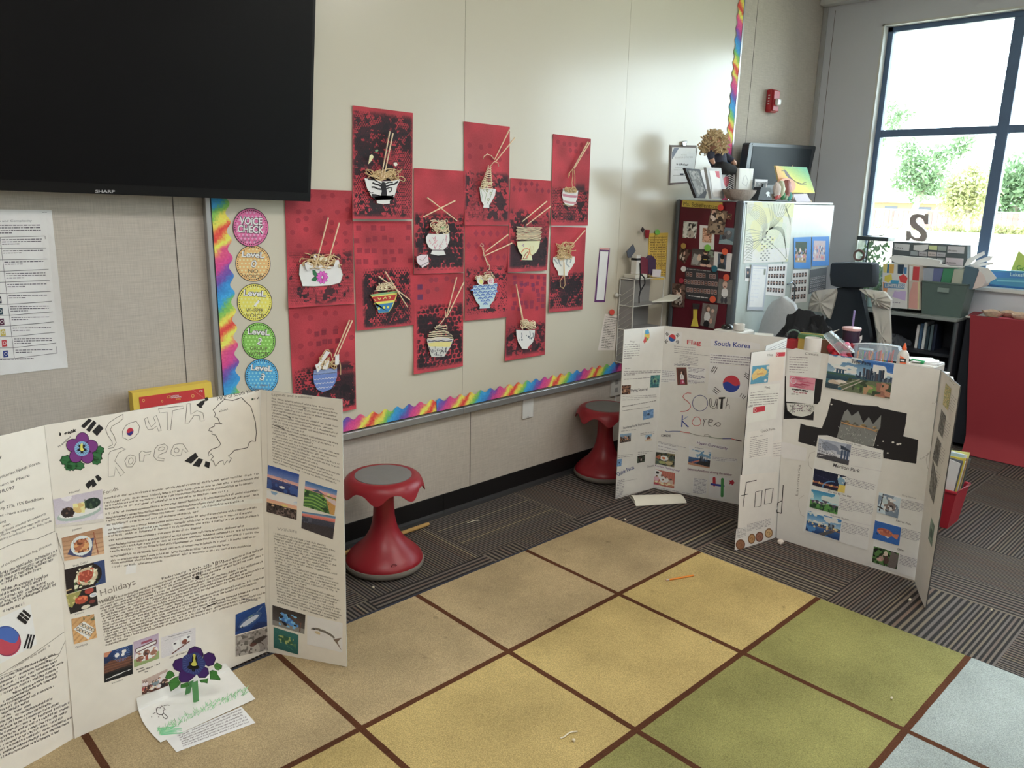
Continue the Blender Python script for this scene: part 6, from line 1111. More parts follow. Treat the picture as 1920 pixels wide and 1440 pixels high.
a.ring(*g6(42,408)[0], 5,6,1.2,(232,200,210)); a.hand(g6(25,500)[0], g6(212,530)[0], 3.2,(60,56,60),1.2,8); a.hand(g6(40,530)[0], g6(200,550)[0], 2.8,(160,80,100),.9,9); a.hand(g6(20,550)[0], g6(95,556)[0], 2,(130,126,126),.8,10)
a.L = 1; a.poly(g1(822,510,905,530,1000,560,1205,575,1230,590,1442,634,1432,720,1412,820,1535,850,1518,1045,1250,1000,1245,940,715,812,700,905,552,865,572,715,620,732,745,755,790,640),(34,32,36))
a.L = 2; a.poly(g1(905,690,930,620,958,600,990,655,1045,615,1085,712,1130,662,1165,722,1232,648,1225,745,1195,800,1165,905,1020,880,868,830,885,770),(120,122,122)); 
for k in range(80): x, y = r.uniform(890,1180), r.uniform(750,875); a.L = 3; a.line(g1(x, y, x+r.uniform(-14,14), y+r.uniform(-20,20)),.8, r.choice([(150,152,150),(96,98,98),(170,172,170)]))
for k in range(24): x = r.uniform(0,1); a.L = 4; a.ell(*g1(905+290*x, 700+65*x+r.uniform(-14,14))[0], 3.2,2.2, r.choice([(150,128,92),(120,106,84),(176,150,110),(90,88,84)]), n=7)
a.L = 5; a.line(g1(905,705,1000,735,1100,750,1190,780),2.2,(176,132,90)); a.line(g1(870,830,868,850),1,(190,188,184)); a.line(g1(1195,800,1168,900),1,(200,198,196)); a.L = 2
for x, y, q in ((825,560,2),(1205,895,1.3),(1248,862,1.8),(1328,870,2.6),(1368,886,3),(1388,882,2.2),(1285,958,2),(684,862,1)): a.ell(*g1(x, y)[0], q, q*.7,(200,196,192), n=7)
a.L = 3; a.poly([*g1(720,812,790,812,900,845,1250,935,1240,1030), *g2(1215,60,1145,455,1118,662,910,600,620,520,590,505)], (218,213,220)); a.poly([*g1(340,860,460,872,628,920,612,1025,430,1000)], (206,204,206)); a.L = 4
a.poly(g2(1218,190,1400,205,1592,265,1560,470,1530,690,1505,905,1140,785,1180,420),(216,212,220)) if False else None
a.L = 2; a.poly(g2(1210,188,1598,262,1508,890,1150,778),(216,211,219)); a.L = 4
a.text('Helix Bridge', g1(948,878)[0], g1(1070,906)[0], 2.8,(110,106,116)); a.typed(g1(990,912)[0], g1(1228,962)[0], 5,(-.3,3.1),1,(140,136,150),11,.7); a.text('Merlion Park', g1(836,1068)[0], g1(1055,1120)[0], 6.6,(70,68,76),.008); a.line(g1(985,1060,1235,1108),.5,(180,176,184))
a.typed(g2(950,68)[0], g2(1185,130)[0], 5,(-.3,2.8),1,(140,136,150),12,.8); a.text('Garden By The Bay', g2(796,186)[0], g2(985,232)[0], 3.4,(84,80,90),.004); a.typed(g2(895,238)[0], g2(1170,296)[0], 8,(-.3,2.75),.9,(140,136,150),13,.4); a.text('Futuristic Skyline', g2(815,380)[0], g2(965,420)[0], 3,(96,92,100)); a.typed(g2(912,432)[0], g2(1130,490)[0], 7,(-.3,2.7),.9,(140,136,150),14,.5); a.line(g2(900,225,1190,290),.5,(186,182,190)); a.line(g2(915,408,1145,462),.5,(186,182,190))
a.text('Flying Squirrel', g2(1402,215)[0], g2(1512,242)[0], 2.6,(130,126,134)); a.typed(g2(1398,245)[0], g2(1592,290)[0], 7,(-.3,2.5),.9,(140,136,150),15,.8); a.text('Parrot Fish', g2(1352,425)[0], g2(1472,458)[0], 3.8,(84,80,90),.004); a.typed(g2(1400,480)[0], g2(1568,525)[0], 7,(-.3,2.7),.9,(140,136,150),16,.8); a.text('Otter', g2(1362,658)[0], g2(1420,674)[0], 3.8,(84,80,90),.004); a.typed(g2(1385,700)[0], g2(1530,742)[0], 7,(-.2,2.7),.9,(140,136,150),17,.7)
a.L = 1; a.line(g2(600,212,560,240,555,300,575,370,605,392),.7,(170,164,160)); a.line(g2(430,128,415,360),1.6,(44,40,40)); a.line(g2(418,258,385,275,372,330,378,350,415,360),1.5,(44,40,40)); a.text('Landmarks', g2(550,215)[0], g1(572,1055)[0], 4.6,(130,124,122)); a.line(g1(690,945,650,960,635,1010,640,1060,665,1090),.8,(170,164,160)); a.text('For wildlife', g1(1560,1015)[0], g1(1670,935)[0], 3.6,(140,134,132)); a.text('Coral', g1(1655,560)[0], g1(1720,520)[0], 3.6,(160,154,150)); a.line(g1(1728,540,1708,560,1712,600),.8,(150,144,140)); a.line(g1(1660,940,1615,960,1600,1010,1612,1080,1640,1120),.8,(150,144,140))
o2_ = a.build('center_panel', PAPER, SB)
for kind, q in (('citybig', g1(805,148,1338,226,1302,514,772,420)),('helix', g1(722,838,988,890,964,1058,704,992)),('merlion', g2(685,-8,948,58,932,195,668,128)),('gardens', g2(662,162,890,215,872,370,644,308)),('skyline2', g2(632,338,908,415,888,584,612,498)),('squirrel', g2(1215,188,1393,238,1368,402,1197,350)),('parrotfish', g2(1182,418,1396,476,1378,625,1160,565)),('otter', g2(1172,628,1378,688,1358,820,1156,758))): photo(o2_, s2_, q, kind, d=.0022)
tp = Art(Off(s2_, .004)); tp.L = 1; tp.text('Title Page', g1(985,218)[0], g1(1145,240)[0], 6.4,(44,46,58),.02); tp.build('title_lettering', PAPER, o2_)
a = a3_; a.L = 1; a.typed(g1(1790,335)[0], g1(1830,378)[0], 2,(0,5),1,(150,146,150),1,1)
for k, (x, y) in enumerate(((1808,480),(1762,690),(1720,900),(1680,1100))): a.typed(g1(x, y)[0], g1(x+38, y+44)[0], 6,(-1,5),1,(160,156,160),20+k, .8)
o3_ = a.build('right_wing', PAPER, SB)
for kind, q in (('mapsq', g1(1760,382,1805,432,1778,612,1735,560)),('greysq', g1(1724,598,1762,660,1732,838,1696,772)),('greysq', g1(1690,820,1722,880,1692,1070,1650,1000)),('greysq', g2(1654,-90,1690,96,1660,288,1622,178)),('greenpk', g2(1640,390,1670,465,1645,640,1616,565))): photo(o3_, s3_, q, kind)
# ================================================================ teacher's corner
def ext(surf, poly, depth, col=None, m=0, mb=None, off=0.0):
    """solid whose front outline is poly (photo pixels) on a plane, running back by depth"""
    mb = mb or MB(); F = surf.P(poly, off); B = F.copy(); B[:, surf.axis] += -surf.sign*depth; mb.hexa(list(B), list(F), col, m); return mb
m1 = crop(1240,360,5.1441); CX0, CX1, CY0, CY1, CZ = 4.086,5.27,2.38,2.828,1.566
t = thing('storage_cabinet', 'tall cabinet with maroon side and pale doors, covered in photos, in the corner', 'cabinet', ((CX0+CX1)/2,(CY0+CY1)/2,0))
GRP = mat('dark_grey_edge_post', (92,98,104),.35,.3); MAR = mat('maroon_metal', (98,22,40),.45, var=.04, scale=10)
DOOR = mat('pale_grey_door', (192,204,202),.3, spec=.6); 
MB().box((CX0+.012, CY0+.03,.05),(CX1, CY1, CZ-.012), bev=.004).build('body', mat('cabinet_grey', (150,156,160),.5), t)
MB().box((CX0, CY0+.042,.05),(CX0+.011, CY1-.034, CZ-.006), bev=.002).build('maroon_side_panel', MAR, t)
for ya, yb_ in ((CY0-.006, CY0+.042),(CY1-.034, CY1)): MB().box((CX0-.004, ya, .0),(CX0+.034, yb_, CZ), bev=.013).build('edge_post', GRP, t)
MB().box((CX0+.012, CY0+.012, CZ-.012),(CX1+.004, CY1, CZ), bev=.003).build('top_panel', mat('cabinet_top', (206,214,214),.35), t)
for xa, xb in ((CX0+.036,4.632),(4.637, CX1)): 
    MB().box((xa, CY0,.06),(xb, CY0+.03, CZ-.016), bev=.004).build('door', DOOR, t)
q = MB(); q.tube([ony(*m1(1215,892)[0], CY0-.02), ony(*m1(1262,868)[0], CY0-.03), ony(*m1(1290,900)[0], CY0-.03), ony(*m1(1280,1050)[0], CY0-.03), ony(*m1(1225,1062)[0], CY0-.005)], .005); q.build('door_handle', mat('dull_steel', (110,116,124),.3,.8), t, True)
sM = AxisSurf(0, CX0-.001); sD = AxisSurf(1, CY0-.001)
def stuck(surf, quad, kind, label, border=None, inner=None, name='photo_print', cat='photo', fn=None, d=.001, col=(222,218,216)):
    """one print held on the cabinet"""
    a = Art(Off(surf, d)); quad = [tuple(p) for p in quad]; a.hexa(list(surf.P(quad, .0001)), list(surf.P(quad, d)), border or col); a.L = 1
    if kind:
        iq = inner or quad; w = max(14,1.3*np.hypot(iq[1][0]-iq[0][0], iq[1][1]-iq[0][1])); h = max(14,1.3*np.hypot(iq[3][0]-iq[0][0], iq[3][1]-iq[0][1])); PHN[0] += 1; a.raster(P_(kind, w, h, PHN[0]), iq)
    a.L = 2
    if fn: fn(a)
    return prop(a.build(name, GLOSSY), label, cat)
def nm(a): a.text('Ms.', m1(212,130)[0], m1(272,134)[0], 7.5,(90,70,40)); a.text('Schellentrage', m1(290,140)[0], m1(560,162)[0], 7.5,(90,70,40))
stuck(sM, m1(205,78,592,100,588,168,197,142), None, 'yellow paper name sign at the top of the maroon cabinet side', name='name_sign', cat='sign', fn=nm, col=(222,184,72))
stuck(sM, m1(215,282,350,288,332,448,205,440), 'dog', 'square photo of a pale dog on the upper left of the maroon cabinet side')
stuck(sM, m1(370,318,515,330,508,558,365,550), 'orange', 'white-bordered print with a warm orange picture at the middle of the maroon side', inner=m1(400,345,490,352,482,490,394,484))
stuck(Off(sM, .003), m1(478,165,640,185,600,415,436,400), 'dog3', 'cut-out photo of a child with a tan dog, under the name sign', name='photo_cutout')
stuck(Off(sM, .002), m1(640,205,684,210,675,268,625,262), 'brown', 'tiny photo print to the right of the child and dog cut-out')
stuck(sM, m1(575,340,705,348,695,510,553,500), 'dog2', 'blue-grey photo of a dog lying down, right side of the maroon cabinet side')
stuck(sM, m1(182,540,292,560,225,695,162,640), 'couple', 'tilted brown photo of people at the left of the maroon cabinet side')
stuck(Off(sM, .002), m1(300,545,512,562,500,730,285,705), 'family', 'photo of a person in black shirt with a baby, centre of the maroon side')
stuck(Off(sM, .004), m1(512,575,685,595,665,770,500,752), 'portrait', 'school portrait with a wide white border on the maroon cabinet side', inner=m1(550,592,632,602,620,748,540,736))
def comp(a):
    a.typed(m1(245,742)[0], m1(480,765)[0], 1,(0,1),1.6,(150,150,150),1,1)
    for y, xs_ in ((790,(252,285,350,380,412,478,510)),(862, tuple(232+33*k for k in range(10))),(940, tuple(258+33*k for k in range(9)))):
        for x in xs_:
            yy = y+(x-230)*.09; a.L = 2; a.poly(m1(x-13, yy-22, x+13, yy-20, x+12, yy+22, x-14, yy+20),(176,150,146)); a.L = 3; a.poly(m1(x-9, yy-17, x+9, yy-15, x+8, yy+17, x-10, yy+15),(66,50,52)); a.L = 4; a.ell(*m1(x, yy+1)[0], 1.0,1.6,(176,130,112), n=7)
    a.L = 2; a.typed(m1(262,1000)[0], m1(450,1022)[0], 1,(0,1),2,(196,196,196),4,1)
stuck(Off(sM, .001), m1(225,722,548,768,548,1072,235,1030), None, 'dark class composite print with rows of small portraits on the maroon side', name='class_composite', col=(58,60,64), fn=comp)
stuck(Off(sM, .003), m1(555,835,688,850,668,1088,538,1070), 'baby', 'grey photo of a baby in white shirt at the right of the class composite')
stuck(Off(sM, .003), m1(105,880,235,890,222,1114,100,1108), 'couple', 'sepia photo of people at the lower left of the maroon cabinet side')
stuck(Off(sM, .003), m1(400,1070,550,1090,510,1320,375,1285), 'standing', 'photo of a standing person in white top, bottom of the maroon side')
for x, y, r_, c, lb in ((572,150,5.6,(196,56,44), 'red magnet at the end of the yellow name sign'),(445,540,6.2,(112,180,60), 'green magnet in the middle of the maroon side'),(612,575,5.8,(214,84,48), 'orange magnet above the school portrait'),(512,740,5.8,(30,100,120), 'teal magnet at the top of the class composite'),(627,825,6,(208,80,50), 'orange magnet above the grey baby photo'),(495,1035,6,(214,84,48), 'orange magnet at the bottom of the class composite'),(214,742,5,(222,218,210), 'white magnet at the left of the class composite'),(192,856,4.6,(150,34,56), 'dark red magnet above the sepia photo'),(214,520,5,(160,130,60), 'brass-coloured magnet over the tilted brown photo')): magnet(m1(x, y)[0], r_, c, lb, Off(sM, .006))
t = thing('clip_tag', 'yellow strap hanging from a dark clip at the bottom of the maroon side', 'clip', sM.P(m1(325,1180))[0])
ext(AxisSurf(0, CX0-.014), m1(300,1075,362,1082,352,1130,306,1128),.012,(60,56,56)).build('clip', GLOSSY, t); ext(AxisSurf(0, CX0-.010), m1(308,1125,346,1130,340,1215,356,1300,285,1295,308,1215),.004,(222,186,50)).build('strap', GLOSSY, t)
# things on the doors
def leafart(a):
    r = random.Random(2); q = m1(830,95,1285,108,1220,670,790,688); H = homog(((0,0),(1,0),(1,1),(0,1)), q); U = lambda P: happ(H, P)
    def arc(P, n=14):
        P = np.array(P, float); t = np.linspace(0,1, n)[:, None]; return U((1-t)**3*P[0]+3*(1-t)**2*t*P[1]+3*(1-t)*t*t*P[2]+t**3*P[3])
    for k in range(9): f = k/8; a.line(arc([(.02,.05+.1*f),(.25,.02+.3*f),(.42,.1+.3*f),(.46-.1*f, .42+.1*f)]),.7,(168,172,156))
    for k in range(9): f = k/8; a.line(arc([(.42+.5*f, .02),(.5+.3*f, .15),(.55+.2*f, .3),(.5+.05*f, .42)]),.8,(150,156,130))
    for k in range(7): f = k/6; a.line(arc([(.5,.42+.02*f),(.7,.36+.04*f),(.86,.36+.08*f),(.86+.1*f, .62+.3*f)]),.8,(150,158,140))
    for k in range(8): f = k/7; a.line(arc([(.02,.95-.5*f),(.15,.8-.4*f),(.3,.75-.25*f),(.48,.46)]),.8,(156,160,146))
    for k in range(10): f = k/9; a.line(arc([(.03+.03*f, .55+.4*f),(.1,.52+.42*f),(.14,.58+.38*f),(.18,.62+.34*f)], 6),.9,(140,146,136))
    for k in range(12): f = k/11; a.line(arc([(.72+.24*f, .05+.2*f),(.76+.2*f, .02+.22*f),(.82+.14*f, .04+.24*f),(.84+.12*f, .1+.26*f)], 7),.7,(166,172,150))
    a.line(arc([(.02,.62),(.3,.7),(.35,.4),(.98,.98)], 20),1.1,(140,146,130))
    for i in range(5):
        for j in range(11): x = .33+.055*i-.012*(j > 5)*i; y = .55+.04*j; a.poly(U([(x+.03, y),(x+.065, y),(x+.065, y+.022),(x+.03, y+.022)]),(120,126,120) if (i+j) % 2 else (206,208,196))
def artpic(w, h):
    p = Pic(w, h, (206,214,196),5); n = p.noise(3); p.put(n > .45,(214,222,150),.75); p.put(p.noise(5) > .6,(196,202,190),.7); p.put((p.Y > .75) & (n < .6),(214,216,206),.8); return p.grain(4).out()
q = m1(830,95,1285,108,1220,670,790,688); a = Art(Off(sD, .001)); a.hexa(list(sD.P(q, .0001)), list(sD.P(q, .001)),(214,216,200)); a.raster(artpic(60,74), q); a.L = 2; leafart(a); prop(a.build('line_drawing', PAPER), 'large yellow-green pencil pattern drawing on the left cabinet door', 'drawing')
def grid(q, nx, ny, y0=.1, y1=.95, dk=(66,60,62), skin=(176,140,124)):
    def f(a):
        H = homog(((0,0),(1,0),(1,1),(0,1)), q); U = lambda P: happ(H, P)
        for i in range(nx):
            for j in range(ny):
                x = .06+(.9/nx)*i; y = y0+(y1-y0)/ny*j; w = .62/nx; h = .6*(y1-y0)/ny; a.L = 2; a.poly(U([(x, y),(x+w, y),(x+w, y+h),(x, y+h)]), dk); a.L = 3; c = U([(x+w/2, y+h*.45)])[0]; a.ell(c[0], c[1], 1.0,1.6, skin, n=6)
    return f
q = m1(1030,700,1215,690,1190,1012,1005,992); stuck(sD, q, None, 'class portrait sheet under the line drawing on the left door', fn=grid(q, 6,4,.08,.98), name='portrait_sheet', cat='photo')
q = m1(1268,755,1418,745,1402,1060,1240,1075); stuck(sD, q, None, 'class portrait sheet with pale header low on the right door', fn=grid(q, 5,4,.1,.98), name='portrait_sheet', cat='photo', col=(206,214,220))
q = m1(1435,752,1598,725,1585,942,1420,985); stuck(sD, q, None, 'grey-headed sheet of many tiny portraits beside the black chair', fn=grid(q, 9,4,.34,.98,(176,178,184),(90,86,90)), name='portrait_sheet', cat='photo', col=(88,92,100))
q = m1(870,700,1032,710,985,1142,825,1140)
def fr(a): a.L = 1; a.poly(m1(885,715,1018,722,975,1110,845,1108),(206,212,222)); a.L = 2; a.line(m1(880,735,1010,740),1,(176,182,194)); a.typed(m1(890,760)[0], m1(960,762)[0], 9,(-.8,7),.7,(186,190,202),1,.5); a.poly(m1(990,742,1008,744,1004,800,986,798),(120,126,116))
stuck(sD, q, None, 'silver-framed white notice board sheet on the left cabinet door', name='notice_sheet', cat='notice', fn=fr, col=(168,174,184), d=.006)
stuck(sD, m1(812,720,866,722,860,862,806,858), 'portrait', 'narrow portrait photo at the left edge of the left cabinet door', inner=m1(820,735,856,738,850,832,814,830))
stuck(Off(sD, .002), m1(1278,440,1445,432,1440,742,1280,738), 'crowd', 'blue-bordered group photo, left one of the two on the right door', border=(60,130,200), inner=m1(1296,478,1405,480,1395,680,1290,676))
stuck(Off(sD, .002), m1(1455,432,1618,428,1618,708,1450,718), 'crowd2', 'blue-bordered group photo, right one of the two on the right door', border=(60,130,206), inner=m1(1472,470,1584,472,1580,664,1462,664))
# ---- on top of the cabinet
yT = 2.52; sT = AxisSurf(1, yT)
def stand(name, label, cat, quad, inner, col, kind, depth=.018, icol=None, fn=None, Y=yT, mt=None):
    s = AxisSurf(1, Y); c = s.P([tuple(np.mean(quad, 0))])[0]; t = thing(name, label, cat, (c[0], Y, CZ)); ext(s, quad, depth, col).build('frame' if inner else 'panel', mt or GLOSSY, t)
    if inner:
        a = Art(Off(s, .001)); a.raster(P_(kind, 40,50,7) if kind else Pic(8,8, icol).out(), inner); a.L = 2
        if fn: fn(a)
        a.build('picture', GLOSSY, t)
    elif fn: a = Art(Off(s, .001)); fn(a); a.build('front_print', GLOSSY, t)
    return t
stand('picture_frame', 'black picture frame with grey photo, leaning on the left of the cabinet top', 'picture frame', cC(232,432,412,446,498,735,478,806,372,803), cC(268,462,392,470,478,712,388,790),(44,44,50), 'greysq', Y=2.50)
stand('picture_frame', 'silver picture frame with pale print, in front of the doll on the cabinet', 'picture frame', cC(492,424,676,432,722,806,560,812), cC(528,462,652,468,690,780,582,785),(170,172,176), None, icol=(224,220,222), fn=lambda a: (a.poly(cC(560,700,665,590,690,778,584,784),(206,206,212)), a.poly(cC(600,470,652,470,660,560,620,540),(176,60,80))), Y=2.49, mt=None)
stand('canvas_print', 'tall white canvas print with faint grey drawing on the cabinet top', 'canvas', cC(905,432,1080,440,1045,828,885,828), cC(915,445,1072,452,1038,818,895,818),(214,212,204), None, icol=(206,206,200), fn=lambda a: (a.line(cC(960,540,940,620,990,660,1010,590,980,520,960,540),1.5,(176,176,172)), a.line(cC(940,700,1000,720),2,(190,186,170))), Y=2.56)
stand('photo_card', 'small white card with grey photo in front of the black monitor', 'photo card', cC(1100,568,1256,575,1222,822,1085,820), cC(1108,600,1245,606,1220,700,1098,700),(206,204,212), 'greysq', depth=.003, Y=2.54)
def zebra(a):
    for k in range(9): y = 485+k*26; a.line(cC(725+k*2, y+22,780, y-8,835-k, y+22),2.1,(36,34,40))
    a.poly(cC(705,560,735,530,770,545,775,600,750,660,735,670,720,640),(206,84,100))
t = stand('gift_bag', 'zebra-striped gift bag with pink heart below the doll', 'bag', cC(690,470,850,485,838,720,722,720,560,700,420,690,425,455,560,452), None, (206,204,206), None, depth=.07, fn=zebra, Y=2.60)
# monitor
t = thing('monitor', 'black flat monitor standing behind the things on the cabinet', 'monitor', (4.98,2.74, CZ)); sm = AxisSurf(1,2.76); DK = mat('monitor_black', (34,44,54),.35)
q = cC(1045,116,1835,156,1850,165,1852,180,1765,560,1740,700,1000,690,985,430,1028,135); P = sm.P(q); m = ext(sm, q, .05); m.build('housing', DK, t)
a = Art(Off(sm, .002)); a.poly(cC(1078,158,1808,196,1725,640,1010,640),(28,38,48)); a.L = 2; a.ell(*cC(1076,138)[0], 1.3,1.3,(120,126,130), n=8); a.build('back_panel', GLOSSY, t)
c = sm.P(cC(1380,700))[0]; MB().box((c[0]-.13,2.70, CZ+.0005),(c[0]+.13,2.83, CZ+.015), bev=.004).box((c[0]-.03,2.80, CZ+.014),(c[0]+.03,2.82, CZ+.12)).build('stand', DK, t)
# small bell-shaped black bag with white emblem
t = thing('black_bell', 'small black bell-shaped ornament with white emblem on the cabinet', 'ornament', (*sT.P(cC(1220,800))[0][:2], CZ)); s_ = AxisSurf(1,2.47)
ext(s_, cC(1175,668,1288,675,1306,832,1132,826),.05,(34,38,44)).build('body', GLOSSY, t); ext(s_, cC(1195,672,1205,625,1222,622,1228,672),.012,(40,44,50)).build('knob', GLOSSY, t)
a = Art(Off(s_, .001)); a.poly(cC(1240,728,1262,722,1282,735,1275,760,1285,790,1262,778,1245,795,1250,765,1232,750),(196,200,204)); a.build('emblem', GLOSSY, t)
# woven shell dish
cS = s_.P(cC(852,760))[0]; t = thing('shell_dish', 'grey-brown oval basket dish on the front of the cabinet top', 'dish', (cS[0], 2.44, CZ)); rx = (s_.P(cC(1035,760))[0][0]-s_.P(cC(668,760))[0][0])/2; hh = s_.P(cC(850,700))[0][2]-CZ
m = MB(); pr = [(.45,.0),(.75,.25),(.95,.75),(1.0,1.0),(.93,.98),(.85,.72),(.6,.3),(.05,.2)]
m.lathe((0,0,0), [(r_*1.0, z*1.0) for r_, z in pr], 30, radial=lambda i, th, r_, z: (r_*(1+.05*math.sin(9*th)*(i in (2,3,4))), z)); V = m.V[0]; V[:, 0] = cS[0]+V[:, 0]*rx; V[:, 1] = 2.445+V[:, 1]*.055; V[:, 2] = CZ+.0005+V[:, 2]*hh; m.build('dish', mat('woven_grey_brown', (140,124,114),.7, var=.35, scale=90, bump=.6, bscale=120), t, True)
# figurines
t = thing('village_figurine', 'colourful small village figurine with round peach plate behind it', 'ornament', (*s_.P(cC(1440,800))[0][:2], CZ)); r = random.Random(8); s2 = AxisSurf(1,2.50)
q = el(*cC(1490,650)[0], 17,14.5,24); m = ext(AxisSurf(1,2.53), q, .012,(206,150,120)); m.build('round_plate', GLOSSY, t)
for x, y, w, c in ((1345,770,30,(170,60,60)),(1380,760,28,(206,120,110)),(1425,770,30,(60,130,80)),(1465,770,30,(160,180,150)),(1510,780,32,(70,150,140)),(1400,690,55,(176,180,150)),(1350,700,50,(190,176,170)),(1470,690,60,(150,90,84)),(1540,790,24,(150,120,100))):
    p = s2.P([cC(x, y)[0]])[0]; rr = w/6.62/1464*5.9; MB().ball((p[0], 2.49, max(p[2], CZ+rr*1.5)),(rr*1.1, rr*.7, rr*1.5), c, noise=.15, seed=int(x)).build('figure', GLOSSY, t, True)
ext(AxisSurf(1,2.505), cC(1310,750,1560,760,1555,832,1310,832),.03,(140,134,120)).build('base', GLOSSY, t)
# painting of a bird on small easel
def birdart(a):
    q = cC(1352,402,1740,422,1842,742,1425,735); p = Pic(60,48,(226,206,60),3); t_ = np.clip(p.X*.9-p.Y*.9+.25,0,1)[..., None]; p.a = np.array((230,206,60.))*(1-t_)+np.array((70,150,110.))*t_; k = np.clip((.25-p.X+p.Y*.25)*3,0,1)[..., None]; p.a = p.a*(1-k)+np.array((230,150,90.))*k; a.L = 1; a.raster(p.grain(5).out(), q); a.L = 2
    a.poly(cC(1440,462,1462,448,1490,470,1530,530,1575,580,1520,560,1478,520,1462,475),(104,96,96)); a.line(cC(1545,565,1620,610,1680,625,1735,605),1,(60,52,54)); a.line(cC(1535,555,1600,600,1660,635,1735,630),1,(60,52,54)); a.line(cC(1445,462,1425,468),1,(60,52,54))
t = stand('bird_painting', 'small yellow and green painting of a long-tailed bird on the cabinet', 'painting', cC(1352,402,1740,422,1842,742,1425,735), None, (220,186,120), None, depth=.012, fn=birdart, Y=2.555)
m = MB(); s3 = AxisSurf(1,2.575); 
for q in (cC(1560,400,1560,850), cC(1700,740,1800,850), cC(1600,700,1580,850)): m.tube(s3.P(q),.003)
m.build('easel', STICK, t)
a = ext(AxisSurf(1,2.52), cC(1568,755,1740,750,1792,850,1612,852),.02,(190,180,190)); prop(a.build('leaning_booklet', GLOSSY), 'small pale booklet leaning below the bird painting', 'booklet')
# doll, seated, seen from behind
s_d = AxisSurf(1,2.62); t = thing('doll', 'curly blond doll in dark sweater sitting on the cabinet, back to the room', 'doll', s_d.P(cC(640,430))[0])
def pt(x, y, Y=2.62): return ony(*cC(x, y)[0], Y)
B = MB(); hc = pt(585,150); R_ = .062
B.ball(hc, (R_*.8, R_*.8, R_*.9), None, n=16, k=10); SK = mat('doll_skin', (206,160,134),.6)
B.tube([pt(590,190), pt(595,240)], .022, n=10); B.build('head', SK, t, True)
h = MB(); r = random.Random(4)
for k in range(150):
    th, ph = r.uniform(0,2*PI), r.uniform(-.6, PI/2); d_ = np.array([math.cos(ph)*math.cos(th), math.cos(ph)*math.sin(th), math.sin(ph)]); c = np.array(hc)+d_*R_*.86
    h.tube([c+np.array([math.cos(a_*1.3+k), math.sin(a_*1.1+k), math.cos(a_*1.7+k*2)])*.010+d_*.005*a_ for a_ in range(7)], .0048, n=4)
h.build('curly_hair', mat('blond_hair', (206,184,146),.8, var=.2, scale=80), t, True)
def limb(name, pts, rad, m_): q = MB(); q.tube(pts, rad[0], n=10, taper=rad); q.build(name, m_, t, True)
NV = mat('navy_knit', (62,66,84),.85, bump=.4); BT = mat('black_cloth', (30,30,34),.85, bump=.3)
limb('torso', [pt(590,215), pt(605,250), pt(630,310), pt(650,370), pt(655,410)], [.028,.050,.052,.048,.046], NV)
limb('left_arm', [pt(560,235,2.62), pt(545,275,2.60), pt(560,320,2.59)], [.020,.022,.017], NV); limb('left_hand', [pt(560,318,2.59), pt(572,350,2.585), pt(585,368,2.585)], [.015,.013,.010], SK)
limb('right_arm', [pt(680,250,2.62), pt(745,290,2.60), pt(815,345,2.57)], [.022,.021,.018], NV); limb('right_hand', [pt(812,345,2.57), pt(840,370,2.565), pt(850,395,2.56)], [.015,.015,.010], SK)
limb('trousers', [pt(590,410,2.62), pt(650,420,2.60), pt(740,440,2.58), pt(840,460,2.56)], [.034,.044,.036,.026], BT); limb('trouser_leg', [pt(650,420,2.65), pt(760,470,2.63), pt(830,500,2.60)], [.04,.03,.022], BT)
# ---- wire wall file with papers
t = thing('wire_file_rack', 'white wire mesh file rack hanging on the whiteboard, stuffed with papers', 'rack', (3.75,2.79,.8)); WIR = mat('white_wire', (206,206,200),.5); x0, x1, y0, y1, z0, z1 = 3.60,3.885,2.735,2.838,.62,1.115
m = MB()
for x in (x0, x1):
    for y in (y0, y1): m.tube([(x, y, z0),(x, y, z1)], .0035)
for z in (z0, z1,.82,.96):
    m.tube([(x0, y0, z),(x1, y0, z)], .003); m.tube([(x0, y1, z),(x1, y1, z)], .003); m.tube([(x0, y0, z),(x0, y1, z)], .003); m.tube([(x1, y0, z),(x1, y1, z)], .003)
for k in range(12): z = z0+.035*k; m.tube([(x0, y1, z),(x0, y0, min(z+.07, z1))], .0012, n=4)
m.build('wire_frame', WIR, t)
mesh = mat('grey_wire_mesh', (150,150,150),.6); q = MB(); q.box((x0+.001, y0, z0),(x0+.003, y1, z1-.01)); q.build('side_mesh', mesh, t); q = MB().box((x0, y1-.004, z0),(x1, y1-.002, z1-.01)); q.build('back_mesh', mesh, t)
q = MB()
for z in (.70,.82,.96): MB().box((x0+.004, y0, z),(x1, y1-.004, z+.003)).build('tray', mesh, t)
m = MB(); m.tube([(x0-.001, y1-.01,1.02),(x0-.03, y1-.008,1.02)], .004); m.ball((x0-.036, y1-.006,1.02),.013); m.build('magnet_hook', WIR, t, True)
r = random.Random(3); sf = AxisSurf(1, y0-.01)
def sheet3(pts, th, col, name, label, cat='paper'):
    P = [np.minimum(np.array(p, float),(9,2.832,9)) for p in pts]; n = np.cross(P[1]-P[0], P[2]-P[0]); n /= np.linalg.norm(n); n = n if n[2] > 0 else -n; return prop(MB().hexa(P, [p+n*th for p in P], col).build(name, PAPER), label, cat)
sheet3([onz(1222,567,.985), onz(1262,565,.985), onz(1250,544,.985), onz(1201,545,.985)], .005,(226,214,196), 'loose_papers', 'cream papers sticking out of the top tray of the wire rack')
sheet3([onz(1200,596,.835), onz(1248,592,.835), onz(1246,582,.835), onz(1190,588,.835)], .010,(206,196,186), 'loose_papers', 'thick papers in the middle tray of the wire rack')
sheet3([(3.63,2.72,.715),(3.87,2.72,.72),(3.87,2.82,.71),(3.63,2.82,.71)], .02,(176,172,170), 'loose_papers', 'grey papers in the lowest visible tray of the wire rack')
